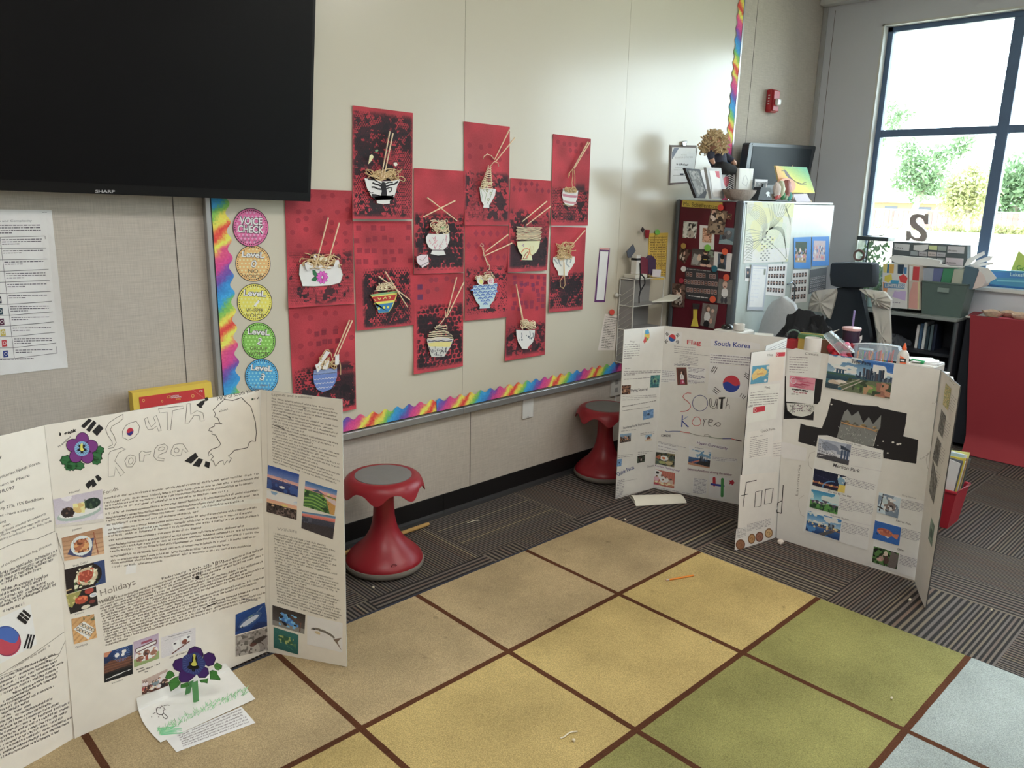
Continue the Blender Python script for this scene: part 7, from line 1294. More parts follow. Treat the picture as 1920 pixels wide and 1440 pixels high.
# things on top of the rack
MB1 = MB().box((x0+.02, y0+.012, z1+.004),(x0+.13, y1-.01, z1+.026)).build('white_box', mat('white_card', (214,210,200),.7)); prop(MB1, 'small flat white box lying on the wire rack', 'box')
t = thing('electronic_timer', 'tall narrow white device standing on the white box on the wire rack', 'device', (x0+.055,2.78, z1+.027)); m = MB().box((x0+.042,2.76, z1+.027),(x0+.078,2.80, z1+.135), bev=.003); m.build('body', mat('white_plastic', (214,212,206),.4), t); MB().box((x0+.041,2.759, z1+.105),(x0+.079,2.801, z1+.118)).build('dark_band', BLK, t)
for k, (px, py, c, nm_, lb) in enumerate(((505,430,(74,80,92), 'graduation_tag', 'dark patterned diamond card standing behind the white device on the rack'),(645,560,(110,40,60), 'marker_pouch', 'dark pouch of red markers on the wire rack'),(735,560,(70,50,80), 'marker_pouch', 'purple pouch at the right end of the wire rack'))):
    s_k = AxisSurf(1,2.80 if k == 0 else 2.775); pl = cT(455,430,525,350,552,420,500,500,470,500) if k == 0 else (cT(592,520,640,490,690,515,688,690,600,690) if k == 1 else cT(690,520,735,475,780,520,776,690,700,690))
    m = ext(s_k, pl, .006 if k == 0 else .03, c); prop(m.build(nm_, GLOSSY), lb, 'pouch' if k else 'card')
a = ext(AxisSurf(1,2.76), cT(748,630,838,634,830,715,740,712),.004,(206,200,206)); prop(a.build('small_card', GLOSSY), 'small white card leaning at the right end of the wire rack', 'card')
m = MB(); m.tube([ony(*cT(x, y)[0], 2.70) for x, y in ((600,560),(604,680),(598,770),(606,860),(590,940),(590,1010))], .004); m.tube([ony(*cT(x, y)[0], 2.70) for x, y in ((618,690),(652,730),(655,790),(620,850),(600,880))], .004)
prop(m.build('black_strap', BT, smooth=True), 'black strap hanging down the front of the wire rack', 'strap')
# ================================================================ desk, chairs, window counter
DESK = mat('pale_desk_laminate', (214,212,206),.4); LEG = mat('dark_desk_steel', (60,62,66),.45,.4)
t = thing('teacher_desk', 'cluttered pale desk standing behind the two display boards', 'desk', (3.98,1.77,0))
MB().box((3.74,1.22,.73),(4.22,2.33,.76), bev=.005).build('desktop', DESK, t); MB().box((4.15,1.38,.25),(4.17,2.28,.73)).build('modesty_panel', mat('panel_grey', (120,122,124),.5), t)
for x in (3.78,4.18):
    for y in (1.36,2.29): MB().box((x-.02, y-.02,0),(x+.02, y+.02,.73), bev=.003).build('leg', LEG, t)
def tb(mb, name, m_, label, cat, smooth=False, group=None): return prop(mb.build(name, m_, smooth=smooth), label, cat, group)
def bx_(x, y, z, a, b, h, rot=0.0):
    c, s = math.cos(rot), math.sin(rot); R = [(x+u*c-v*s, y+u*s+v*c) for u, v in ((-a, -b),(a, -b),(a, b),(-a, b))]; return [(*p, z) for p in R], [(*p, z+h) for p in R]
def slab(mb, *a, **k): B, T = bx_(*a); mb.hexa(B, T, k.get('col')); return mb
# things on the near end of the desk, seen over the South Korea board
q = MB().box((3.80,2.17,.7605),(3.98,2.325,.868), bev=.01); tb(q, 'white_storage_bin', mat('white_plastic', (214,212,206),.4), 'low white plastic bin at the cabinet end of the desk, behind the South Korea board', 'bin')
q = MB(); q.ball((3.875,2.28,.874),(.04,.035,.022)); q.V[0][:, 2] = np.maximum(q.V[0][:, 2], .869); tb(q, 'black_mouse', mat('black_plastic', (30,32,34),.25), 'small shiny black rounded object on the white bin, below the yellow strap', 'mouse', True)
q = MB().lathe((3.87,2.205,.869), [(.028,0),(.031,.003),(.031,.036),(.028,.038),(.020,.038),(.02,.03)], 28); tb(q, 'white_tape_roll', mat('white_plastic', (214,212,206),.4), 'squat white round roll on the bin, above the Flag heading', 'roll', True)
a_ = MB(); slab(a_, 3.93,2.085,.7605,.06,.05,.095,.5); tb(a_, 'white_card_box', mat('white_card', (214,210,200),.7), 'small white card box on the desk behind the South Korea heading', 'box')
# black cloth heap
def heap(c, r, seed, name, m_, label, cat, n=48, k=26, amp=.26, fold=6):
    rs = np.random.RandomState(seed); ph = rs.rand(8)*6; V = []; F = []
    for i in range(k+1):
        f = i/k
        for j in range(n):
            th = 2*PI*j/n; rr = math.sin(f*PI/2)**.7; w = 1+amp*math.sin(fold*th+ph[0]+3*f)*f+amp*.6*math.sin((fold+4)*th+ph[1]-5*f)*f
            z = math.cos(f*PI/2)*(1+.25*math.sin(3*th+ph[2])+.16*math.sin(5*th+ph[3]+4*f))+.13*math.sin(9*th+ph[4]+9*f)*math.sin(f*PI)+.07*math.sin(15*th+ph[5]-12*f)*math.sin(f*PI)
            V.append((c[0]+r[0]*rr*w*math.cos(th), c[1]+r[1]*rr*w*math.sin(th), c[2]+max(0.0, r[2]*z)))
    for i in range(k):
        for j in range(n): F.append((i*n+j, (i+1)*n+j, (i+1)*n+(j+1) % n, i*n+(j+1) % n))
    F.append(tuple((k)*n+j for j in range(n))); m = MB(); m.add(V, F); return prop(m.build(name, m_, smooth=True), label, cat)
heap((4.155,1.94,.7605),(.055,.16,.165),3, 'black_garment', mat('black_velvet', (28,32,38),.7, var=.1), 'crumpled black garment heaped on the desk in front of the black chair', 'garment')
# headphones
t = thing('headphones', 'dark headphones with red and green parts on the desk by the black garment', 'headphones', (4.02,1.99,.76)); c = onx(1475,630,4.02); zt = .86
q = MB(); q.tube([(4.02,1.955+.036*math.cos(a), zt-.0+.03*math.sin(a)) for a in [PI*i/12 for i in range(13)]], .005); q.build('headband', mat('grey_green_plastic', (110,140,130),.4), t, True)
for y, cc in ((1.992,(40,44,50)),(1.918,(186,34,48))): MB().ball((4.02, y, zt-.012),(.022,.014,.026)).build('ear_cup', mat('ear_cup_%d' % cc[0], cc, .4), t, True)
MB().box((3.99,1.905,.7605),(4.05,2.0,.84), bev=.004).build('stand_block', mat('red_block', (176,40,50),.5), t)
# green and gold gift box
t = thing('gift_box', 'small green and gold box on the desk behind the white paper roll', 'box', (4.03,1.85,.76)); q = MB(); slab(q, 4.015,1.855,.7605,.045,.055,.10,.2); q.build('box_body', mat('gold_card', (196,160,80),.4,.2), t); q = MB(); slab(q, 4.015,1.855,.8608,.048,.058,.022,.2); q.build('box_lid', mat('green_card', (80,116,70),.5), t); q = MB(); slab(q, 4.015,1.855,.883,.008,.059,.003,.2); q.build('ribbon', mat('gold_ribbon', (206,180,110),.3,.4), t)
# white paper roll / mug
q = MB().lathe((3.92,1.80,.7605), [(.040,0),(.042,.003),(.042,.118),(.040,.121),(.036,.121),(.034,.06),(.034,.02)], 32); tb(q, 'paper_roll', mat('roll_white', (222,216,210),.8), 'wide white paper roll on the desk just above the Map heading', 'roll', True)
q = MB(); slab(q, 4.02,1.775,.7605,.010,.035,.105,.6); tb(q, 'brown_booklet', mat('brown_card', (120,84,62),.7), 'brown patterned booklet leaning beside the red bag on the desk', 'booklet')
# red wrapped sweets in a clear box
t = thing('treat_box', 'clear tilted box with red and pink contents on the desk, left of the tumbler', 'box', (4.03,1.66,.76)); r = random.Random(5)
q = MB()
for k in range(16): q = MB(); q.ball((4.02+r.uniform(-.03,.04),1.69+r.uniform(-.05,.05),.80+r.uniform(-.02,.05)), r.uniform(.015,.024), noise=.2, seed=k, n=8, k=6); q.build('wrapped_sweet', mat(['red_foil', 'pink_foil', 'deep_red_foil'][k % 3], [(200,34,54),(214,96,130),(150,22,40)][k % 3], .35), t, True)
clr = mat('clear_plastic', (190,210,216),.12, var=.02, alpha=.35, spec=.8); sB_ = AxisSurf(0,3.97)
cF = crop(1430,470,4.3276); m = ext(sB_, cF(500,675,540,655,705,790,730,830,625,835,495,690),.03); m.build('clear_lid', clr, t)
m = MB(); m.tube(sB_.P(cF(492,690,626,836)),.0022); m.tube(sB_.P(cF(540,660,735,825)),.0022); m.build('white_rim', DESK, t)
m = MB(); m.tube([onx(*cF(548,668)[0], 4.0), onx(*cF(620,640)[0], 4.03)], .0022); tb(m, 'white_stick', DESK, 'thin white stick poking out between the clear box and the tumbler', 'stick')
# tumbler
tc_ = onx(1598,610,4.12); t = thing('tumbler', 'dark purple tumbler with pink lid and lilac straw on the desk', 'tumbler', (tc_[0], tc_[1], .76)); R0 = .045
zt = onx(1598,612,4.12)[2]; m = MB().lathe((tc_[0], tc_[1], .7605), [(.034,0),(.038,.004),(R0-.002, zt-.79),(R0, zt-.78)], 36); m.build('cup_body', mat('plum_metal', (62,46,66),.35,.2), t, True)
MB().lathe((tc_[0], tc_[1], zt-.02), [(R0,0),(R0+.003,.003),(R0+.002,.014),(.03,.017),(.002,.017)], 36).build('lid', mat('pink_lid', (222,176,172),.3,.2), t, True)
s0, s1_ = onx(*cF(730,612)[0], 4.12), onx(*cF(746,486)[0], 4.12); MB().tube([s0, s1_], .0052, n=10).build('straw', mat('lilac_straw', (150,136,190),.4), t, True)
m = Art(AxisSurf(0, tc_[0]-R0-.001)); m.poly(cF(785,700,808,685,806,720,795,745,780,748,790,725),(226,222,220)); m.build('white_mark', GLOSSY, t)
q = MB(); slab(q, 4.11,1.60,.7605,.03,.035,.07,.3); tb(q, 'green_jar', mat('green_glass', (60,90,76),.3), 'small dark green jar beside the tumbler', 'jar')
# zip bag with crayons
t = thing('zip_bag', 'clear zip bag full of crayons on the desk above the city photograph', 'bag', (4.0,1.52,.76)); sZ = AxisSurf(0,4.03)
for k in range(22):
    r2 = random.Random(k); p = sZ.P(cF(760+14*k, 850+r2.uniform(-14,18)))[0]; q = MB(); q.tube([p+np.array([.012, r2.uniform(-.01,.01),-.06]), p+np.array([.012, r2.uniform(-.01,.01),.012]), p+np.array([.012,0,.02])], .0045, n=7, taper=[.0045,.0045,.002]); q.build('crayon', mat('crayon_%d' % (k % 7), [(206,70,54),(226,140,60),(150,120,150),(90,150,80),(60,110,180),(200,90,110),(120,90,70)][k % 7], .6), t)
m = ext(sZ, cF(735,755,830,752,980,760,1095,780,1120,840,1105,900,740,868),.04); m.build('clear_bag', mat('frosted_plastic', (206,224,236),.25, var=.02, alpha=.3, spec=.6), t)
m = MB(); m.tube(sZ.P(cF(735,756,830,752,980,762,1100,782)),.003); m.build('zip_edge', mat('zip_white', (226,232,238),.4), t)
# glue bottle
g0 = onx(*cF(1140,870)[0], 4.02); t = thing('glue_bottle', 'white glue bottle with orange cap and orange label on the desk', 'bottle', (g0[0], g0[1], .76)); zt = onx(*cF(1118,800)[0], 4.02)[2]
MB().lathe((g0[0], g0[1], .7605), [(.026,0),(.029,.004),(.029,.075),(.024, zt-.7605-.016),(.010, zt-.7605)], 24, radial=lambda i, th, r_, z: (r_*(1-.22*abs(math.cos(th))), z)).build('bottle_body', mat('white_plastic', (214,212,206),.4), t, True)
MB().lathe((g0[0], g0[1], zt), [(.010,0),(.010,.010),(.0085,.012),(.004,.030),(.002,.034)], 16).build('cap', mat('orange_cap', (226,96,44),.4), t, True)
a = Art(AxisSurf(0,3.985)); a.poly(cF(1115,850,1160,880,1165,920,1112,915),(214,96,50)); a.L = 2; a.poly(cF(1112,872,1165,880,1160,908,1112,905),(40,36,40)); a.L = 3; a.typed(cF(1118,890)[0], cF(1158,894)[0], 1,(0,1),2.4,(230,226,220),2,1); a.build('label', GLOSSY, t)
# white tray with markers at the far right of the desk
t = thing('white_tray', 'white tray holding a green marker and papers at the end of the desk', 'tray', (4.08,1.27,.76)); m = MB(); sy = AxisSurf(0,4.0)
MB().box((4.0,1.23,.7605),(4.16,1.36,.815), bev=.008).build('tray_body', mat('white_plastic', (214,212,206),.4), t); c2 = crop(1400,560,4.571)
p = onx(*c2(1460,550)[0], 4.02); MB().tube([(4.03, p[1]+.03,.825),(4.03, p[1]-.03,.822)], .009, n=10).build('green_marker', mat('marker_green', (40,160,96),.4), t, True)
for k in range(3): q = MB(); slab(q, 4.085,1.29+.01*k, .8155+.004*k, .06,.06,.003,.3*k); q.build('paper_sheet', mat('sheet_white', (226,226,228),.7), t)
m = MB(); P = onx(1790,705,3.9); q = MB(); slab(q, 3.86,1.20,.7605,.07,.10,.03,.35); tb(q, 'paper_pile', mat('white_card', (214,210,200),.7), 'pile of white paper whose corner pokes out right of the Singapore board', 'paper')
# ---- grey shell chair
GF = mat('grey_felt', (176,180,184),.95, var=.08, scale=60, bump=.3, bscale=300)
t = thing('grey_chair', 'rounded grey felt chair between the cabinet and the desk', 'chair', (4.45,2.25,0))
m = MB(); n1_, n2_ = 22,16; V = []; F = []
cB = np.array(onx(1448,640,4.27)); top = onx(1440,556,4.27)[2]
for i in range(n2_+1):
    f = i/n2_; z = .44+(top-.44)*f; wd = .125*math.sqrt(max(0,1-max(0,(f-.45)/.55)**2.4))+.004
    for j in range(n1_+1):
        g = -1+2*j/n1_; V.append((4.27+.06*f-.03*(1-g*g)+.02, cB[1]+wd*g, z))
o = len(V); V += [(x+.035, y, z) for x, y, z in V]
for i in range(n2_):
    for j in range(n1_): a0 = i*(n1_+1)+j; F.append((a0, a0+1, a0+n1_+2, a0+n1_+1)); F.append((o+a0, o+a0+n1_+1, o+a0+n1_+2, o+a0+1))
for i in range(n2_): F.append((i*(n1_+1),(i+1)*(n1_+1), o+(i+1)*(n1_+1), o+i*(n1_+1))); F.append((i*(n1_+1)+n1_, o+i*(n1_+1)+n1_, o+(i+1)*(n1_+1)+n1_, (i+1)*(n1_+1)+n1_))
F.append(tuple(n2_*(n1_+1)+j for j in range(n1_+1))+tuple(o+n2_*(n1_+1)+j for j in range(n1_, -1,-1)))
m.add(V, F); m.build('backrest', GF, t, True)
yb0 = cB[1]; MB().box((4.29, yb0-.15,.42),(4.62, yb0+.12,.47), bev=.02).build('seat', GF, t, True)
for x in (4.33,4.58):
    for y in (yb0-.12, yb0+.09): MB().tube([(x, y, .42),(x+(.02 if x > 4.45 else -.02), y, 0)], .011, n=8).build('leg', LEG, t, True)
# ---- black office chair with a jacket
BC = mat('black_chair_cloth', (40,48,56),.8, bump=.2, bscale=400); t = thing('office_chair', 'black high-backed office chair with headrest, in front of the window counter', 'chair', (5.2,2.02,0)); sO = AxisSurf(0,5.10)
q = cF(548,110,560,98,720,94,890,98,908,112,910,150,905,270,885,298,780,302,600,298,548,280,540,200); P = sO.P(q); c_ = P.mean(0); m = MB(); rings = [(.0,1.0,.015),(.02,1.0,0),(.0,0,0)]
F_ = P.copy(); F_[:, 0] += .012; F2 = c_+(P-c_)*.94; F2[:, 0] -= .012; B2 = P.copy(); B2[:, 0] += .07; B3 = c_+(P-c_)*.92; B3[:, 0] += .095; k = len(P)
m.add(list(F2)+list(F_)+list(B2)+list(B3), [tuple(range(k)), tuple(range(4*k-1,3*k-1,-1))]+[(r_*k+i, (r_+1)*k+i, (r_+1)*k+(i+1) % k, r_*k+(i+1) % k) for r_ in range(3) for i in range(k)]); m.build('headrest', BC, t, True)
m = ext(AxisSurf(0,5.13), cF(640,290,790,290,790,330,640,330),.04); m.build('headrest_bracket', BC, t)
zb_ = .50; top_ = sO.P(cF(600,312,790,312,850,350)); yl = sO.P(cF(600,330))[0][1]; yr = sO.P(cF(790,330))[0][1]; zt_ = sO.P(cF(700,312))[0][2]
m = MB(); V = []; F = []; nn = 14
for i in range(nn+1):
    f = i/nn; z = zt_-(zt_-zb_)*f; w0 = min(1, f/.55); ya = yl+.0+.075*w0; yb_ = yr-.075*w0-.02*w0
    for j in range(9): g = j/8; V.append((5.10+.05*math.sin(PI*g)*(.6)+.05*f*(1-f)-.0, ya+(yb_-ya)*g, z))
o = len(V); V += [(x+.05, y, z) for x, y, z in V]
for i in range(nn):
    for j in range(8): a0 = i*9+j; F += [(a0, a0+9, a0+10, a0+1),(o+a0, o+a0+1, o+a0+10, o+a0+9)]
    F += [(i*9, o+i*9, o+i*9+9, i*9+9),(i*9+8, i*9+17, o+i*9+17, o+i*9+8)]
F += [tuple(range(9))+tuple(range(o+8, o-1,-1)), tuple(range(nn*9+8, nn*9-1,-1))+tuple(range(o+nn*9, o+nn*9+9))]; m.add(V, F); m.build('backrest', BC, t, True)
ym = (yl+yr)/2; MB().box((5.15, ym-.2,.43),(5.46, ym+.2,.50), bev=.03).build('seat', BC, t, True); BP = mat('black_plastic', (30,32,34),.25); MB().tube([(5.28, ym, .43),(5.28, ym, .10)], .028, n=12).build('gas_column', BP, t, True)
for k in range(5): a_ = 2*PI*k/5+.3; MB().tube([(5.28, ym, .11),(5.28+.10*math.cos(a_), ym+.10*math.sin(a_),.085),(5.28+.17*math.cos(a_), ym+.17*math.sin(a_),.06)], .02, n=8, taper=.6).build('base_spoke', BP, t, True); q = MB(); q.ball((5.28+.175*math.cos(a_), ym+.175*math.sin(a_),.027),.027); q.build('caster', BP, t, True)
JK = mat('beige_grey_knit', (196,192,184),.9, bump=.3, bscale=250); t = thing('jacket', 'pale grey jacket draped over the back of the black office chair', 'jacket', (5.12,2.1,.9)); 
def drape(poly, X, th, name, seed):
    s = AxisSurf(0, X); P = np.array(poly); Q = []
    for i in range(len(P)): Q += [P[i]*(1-f)+P[(i+1) % len(P)]*f for f in (0,.25,.5,.75)]
    m = MB(); F0 = s.P(Q); c = F0.mean(0); r_ = random.Random(seed); mid = c+(F0-c)*.62; mid[:, 0] -= [th*(.6+.5*math.sin(i*1.9+seed)) for i in range(len(mid))]; B = F0.copy(); B[:, 0] += th; k = len(Q); ct = np.array([[c[0]-th*.8, c[1], c[2]]])
    m.add(list(B)+list(F0)+list(mid)+list(ct), [tuple(range(k))]+[(r2*k+i, r2*k+(i+1) % k, (r2+1)*k+(i+1) % k, (r2+1)*k+i) for r2 in range(2) for i in range(k)]+[(2*k+i, 2*k+(i+1) % k, 3*k) for i in range(k)]); m.build(name, JK, t, True)
drape(cF(400,340,440,322,590,308,596,340,570,450,540,555,470,500,400,490,370,480,385,400),5.05,.022, 'left_sleeve', 1); drape(cF(780,312,850,318,985,335,1040,400,1035,460,1025,480,960,470,890,450,870,380,820,335),5.04,.03, 'right_shoulder', 2); drape(cF(885,450,1028,480,1038,700,1035,900,930,900,925,700),5.045,.022, 'right_sleeve', 3)
# ---- counter under the window
CT = mat('counter_grey', (150,158,156),.4); DKC = mat('dark_shelf', (44,48,56),.5); CXF = 5.52; CYa, CYb = 2.36,1.60
t = thing('counter_shelf', 'dark open shelf unit with grey top under the window', 'shelf', (5.66,(CYa+CYb)/2,0))
MB().box((CXF-.02, CYb-.0,.838),(WX-.014, CYa+.01,.860), bev=.004).build('countertop', CT, t); MB().box((WX-.03, CYb, .04),(WX-.014, CYa, .838)).build('back_panel', DKC, t)
for y in (CYa-.02, CYb): MB().box((CXF, y, 0),(WX-.03, y+.02,.838), bev=.002).build('side_panel', DKC, t)
for z in (.06,.33,.60): MB().box((CXF+.01, CYb+.02, z),(WX-.03, CYa-.02, z+.02)).build('shelf_board', DKC, t)
MB().tube([(CXF-.012, CYb-.0,.0),(CXF-.012, CYb-.0,.836)], .014, n=12).build('corner_post', GRP, t, True)
for k in range(6): q = MB(); q.box((5.60,1.86-.022*k-.012,.6205),(5.74,1.86-.022*k+.004,.6205+.16+.01*(k % 3)), [(206,206,206),(60,90,120),(200,206,210),(40,60,70),(90,110,116),(30,40,60)][k]); prop(q.build('binder', GLOSSY), ['white', 'blue', 'light grey', 'dark teal', 'slate', 'navy'][k]+' thin binder standing on the dark shelf behind the glue bottle', 'binder', 'thin binders on the dark shelf')
q = MB(); q.box((5.58,1.63,.3505),(5.74,1.78,.3505+.17), bev=.01); tb(q, 'dark_storage_box', mat('dark_box', (50,56,70),.6), 'dark box with handle hole on the lower open shelf', 'box')
heap((5.66,2.02,.6205),(.07,.10,.05),9, 'crumpled_cloth', mat('slate_cloth', (84,90,98),.8), 'crumpled slate cloth on the dark shelf behind the jacket', 'cloth')
heap((5.66,1.95,.3505),(.07,.10,.07),10, 'crumpled_cloth', mat('slate_cloth', (84,90,98),.8), 'crumpled cloth lying on the lower dark shelf', 'cloth')
# red paper covered unit
t = thing('red_covered_cabinet', 'low cabinet fronted with a sheet of red paper beneath the window, at the right edge', 'cabinet', (5.7,.85,0)); y0_, y1_ = .15,1.575
MB().box((5.60, y0_, .03),(WX-.014, y1_, .868), bev=.004).build('body', DKC, t); MB().box((5.572, y0_, .868),(WX-.014, y1_, .880), bev=.003).build('top', DESK, t)
RP = mat('red_paper', (160,52,62),.75, var=.08, scale=3, bump=.12, bscale=14); V = []; F = []; nz_, ny_ = 26,22; r = np.random.RandomState(2)
for i in range(nz_+1):
    f = i/nz_; z = .885*(1-f)+.004; fl_ = max(0,(f-.88)/.12)
    for j in range(ny_+1): g = j/ny_; y = (1.545-.10*f)*(1-g)+y0_*g; V.append((5.562-.006*f-.085*fl_**1.6+.004*math.sin(5*g*PI+3*f)+.003*math.sin(9*f+2*g), y, z if f < 1 else .004))
n0 = len(V); V += [(x+.0015, y, z) for x, y, z in V]; st = ny_+1
for i in range(nz_):
    for j in range(ny_): a0 = i*st+j; F += [(a0, a0+1, a0+st+1, a0+st),(n0+a0, n0+a0+st, n0+a0+st+1, n0+a0+1)]
m = MB(); m.add(V, F); m.build('red_paper_front', RP, t, True)
MB().hexa([(5.575,1.56,.8805),(5.82,1.60,.8805),(5.82,1.54,.8805),(5.575,1.53,.8805)], [(5.575,1.56,.884),(5.82,1.60,.884),(5.82,1.54,.884),(5.575,1.53,.884)]).build('red_edge_strip', mat('dark_red_edge', (150,30,44),.6), t)
q = MB(); q.box((5.60,1.12,.8805),(5.74,1.40,.8845)); tb(q, 'pink_paper', mat('pink_paper', (222,110,130),.7), 'pink paper sheet on top of the red-fronted cabinet', 'paper')
BSK = mat('patterned_paper_tray', (222,190,168),.7, var=.5, scale=70)
for k, (px, py) in enumerate(((1862,588),(1895,582),(1916,592))):
    p = onx(px, py, 5.655 if k != 1 else 5.74); zb2 = .885 if k != 1 else .8805; q = MB().lathe((p[0], p[1], zb2), [(.035,0),(.04,.002),(.062,.022),(.066,.034),(.062,.034),(.045,.008),(.002,.004)], 20, radial=lambda i, th, r_, z: (r_*(1+.04*math.sin(8*th)), z+.004*math.sin(4*th)*(i in (2,3,4))))
    tb(q, 'paper_food_tray', BSK, ['patterned paper food tray nearest the green bin, on the red-fronted cabinet', 'patterned paper food tray farther back by the wall on the red-fronted cabinet', 'patterned paper food tray at the right edge of view on the red-fronted cabinet'][k], 'tray', True)
# ---- on the counter
cG = crop(1640,380,3.9667); CTZ = .8605
# clear box with book, binders
t = thing('magazine_file', 'clear file box showing a colourful book cover, on the counter by the chair', 'file box', (5.6,2.0, CTZ)); sf = AxisSurf(0,5.535)
a = ext(sf, cG(62,455,245,460,240,790,105,778,52,640),.16,(206,206,200)); a.build('book_block', PAPER, t)
a = Art(Off(sf, .001))
a.L = 1; a.poly(cG(62,455,245,460,240,790,105,778,55,620),(222,218,206)); a.L = 2
for q, c in ((cG(62,458,95,459,88,522,66,520),(226,196,110)),(cG(95,459,108,459,104,524,90,522),(40,110,150)),(cG(110,459,145,460,140,526,108,524),(216,164,70)),(cG(148,460,172,460,168,528,146,526),(214,206,200)),(cG(172,460,220,461,212,530,170,528),(50,70,90)),(cG(220,480,240,482,236,530,216,530),(70,130,180)),(cG(75,545,125,530,130,570,100,595,72,580),(232,190,60)),(cG(180,550,215,530,245,560,235,600,190,590),(214,66,70)),(cG(60,590,100,600,90,680,64,660),(226,140,90)),(cG(120,575,180,580,175,610,118,605),(60,150,190)),(cG(150,650,235,660,228,730,130,700),(190,170,210))): a.poly(q, c)
a.L = 2.5; a.poly(cG(70,598,225,604,222,640,68,634),(96,140,176)); a.L = 3.5; a.text('LIMITLESS', cG(78,628)[0], cG(218,632)[0], 6,(240,240,240),.03); a.text('MIND', cG(110,658)[0], cG(190,662)[0], 4,(200,206,214),.02); a.typed(cG(130,740)[0], cG(188,745)[0], 1,(0,1),2,(150,146,160),1,1); a.build('book_cover', GLOSSY, t)
def binder(poly, X, d, c, lb): a = ext(AxisSurf(0, X), poly, d, c); return prop(a.build('ring_binder', GLOSSY), lb, 'binder', 'binders standing on the window counter')
a = ext(AxisSurf(0,5.54), cG(256,462,334,470,330,800,250,790),.13,(190,178,168)); a2 = Art(Off(AxisSurf(0,5.54),.001)); o = prop(a.build('spiral_notebooks', GLOSSY), 'stack of upright notebooks with a red one, between the book and the green bin', 'notebooks')
a2.poly(cG(288,475,334,478,328,580,280,575),(196,60,66)); a2.poly(cG(285,590,322,590,318,790,252,785,258,680),(206,150,140)); a2.poly(cG(322,590,334,590,330,792,318,790),(206,190,150)); a2.poly(cG(258,470,285,472,275,580,258,580),(206,206,206)); a2.build('cover_stripes', GLOSSY, o)
binder(cG(360,486,440,490,425,620,360,620),5.61,.10,(150,160,176), 'grey-blue ring binder leaning in the green bin, leftmost'); binder(cG(440,490,512,490,480,620,425,620),5.605,.11,(96,106,150), 'slate-violet ring binder in the green bin'); binder(cG(512,490,590,495,545,670,478,660),5.60,.12,(60,130,96), 'green ring binder in the green bin'); binder(cG(590,495,665,500,640,640,560,640),5.605,.11,(170,174,160), 'beige ring binder in the green bin'); binder(cG(672,470,775,490,725,645,640,640),5.60,.13,(80,104,120), 'blue-grey ring binder with two holes in the green bin'); binder(cG(778,500,840,560,800,625,728,645),5.605,.12,(206,190,186), 'pink-white ring binder at the right of the green bin')
# green-grey bin: tapered open box
t = thing('storage_bin', 'large grey-green plastic bin full of binders on the window counter', 'bin', (5.66,1.72, CTZ)); GB = mat('grey_green_plastic_bin', (98,116,112),.4)
A = onx(*cG(348,560)[0], 5.555); A2 = onx(*cG(672,615)[0], 5.555); zt2 = A2[2]; y_l, y_r = A[1], A2[1]; zt2 = onx(*cG(640,610)[0], 5.555)[2]
def wallp(a, b, h, ta=0): return None
yA, yB, xA, xB = y_l-.008, y_r-.015,5.555,5.73; s_ = .018; w = .006
top4 = [(xA, yA),(xA, yB),(xB, yB),(xB, yA)]; bot4 = [(xA+s_, yA-s_),(xA+s_, yB+s_),(xB-s_, yB+s_),(xB-s_, yA-s_)]
for i in range(4):
    j = (i+1) % 4; cx, cy = (xA+xB)/2,(yA+yB)/2; inn = lambda p, k=.03: (p[0]+(cx-p[0])*k, p[1]+(cy-p[1])*k)
    B = [(*bot4[i], CTZ),(*bot4[j], CTZ),(*inn(bot4[j]), CTZ),(*inn(bot4[i]), CTZ)]; T = [(*top4[i], zt2),(*top4[j], zt2),(*inn(top4[j]), zt2),(*inn(top4[i]), zt2)]; MB().hexa(B, T).build('side_wall', GB, t)
MB().hexa([(*p, CTZ+.0005) for p in bot4], [(*p, CTZ+.006) for p in bot4]).build('base', GB, t)
m = MB(); m.tube([(*p, zt2) for p in top4], .006, closed=True, n=8); m.build('rim', GB, t, True); MB().box((xA-.008,(yA+yB)/2-.035, zt2-.06),(xA-.0,(yA+yB)/2+.035, zt2-.03), bev=.003).build('handle', mat('pale_handle', (140,156,150),.4), t)
# fanned papers rising out of the bin
t = thing('fanned_papers', 'loose white papers fanning out of the right end of the green bin', 'papers', (5.68,1.56,1.1))
for k, q in enumerate((cG(665,470,690,420,760,385,815,360,820,385,740,430,690,480), cG(690,480,760,430,850,398,885,398,860,430,780,450,700,490), cG(680,485,780,452,880,445,885,462,800,470,720,490), cG(735,480,780,478,850,490,908,562,835,602,815,545,780,500))):
    m = MB(); s = AxisSurf(0,5.60+.03*(3-k)); P = s.P(q); P2 = P.copy(); P2[:, 0] += .0015; P2[:, 2] += .001; m.hexa(list(P2), list(P),(226,232,236)); m.build('paper_sheet', PAPER, t)
m = ext(AxisSurf(0,5.60), cG(112,405,150,392,250,402,380,412,490,432,480,455,540,470,660,478,660,484,500,480,300,465,150,445,112,420),.05,(236,236,236)); prop(m.build('paper_stack', PAPER), 'white papers lying across the tops of the book and binders', 'papers')
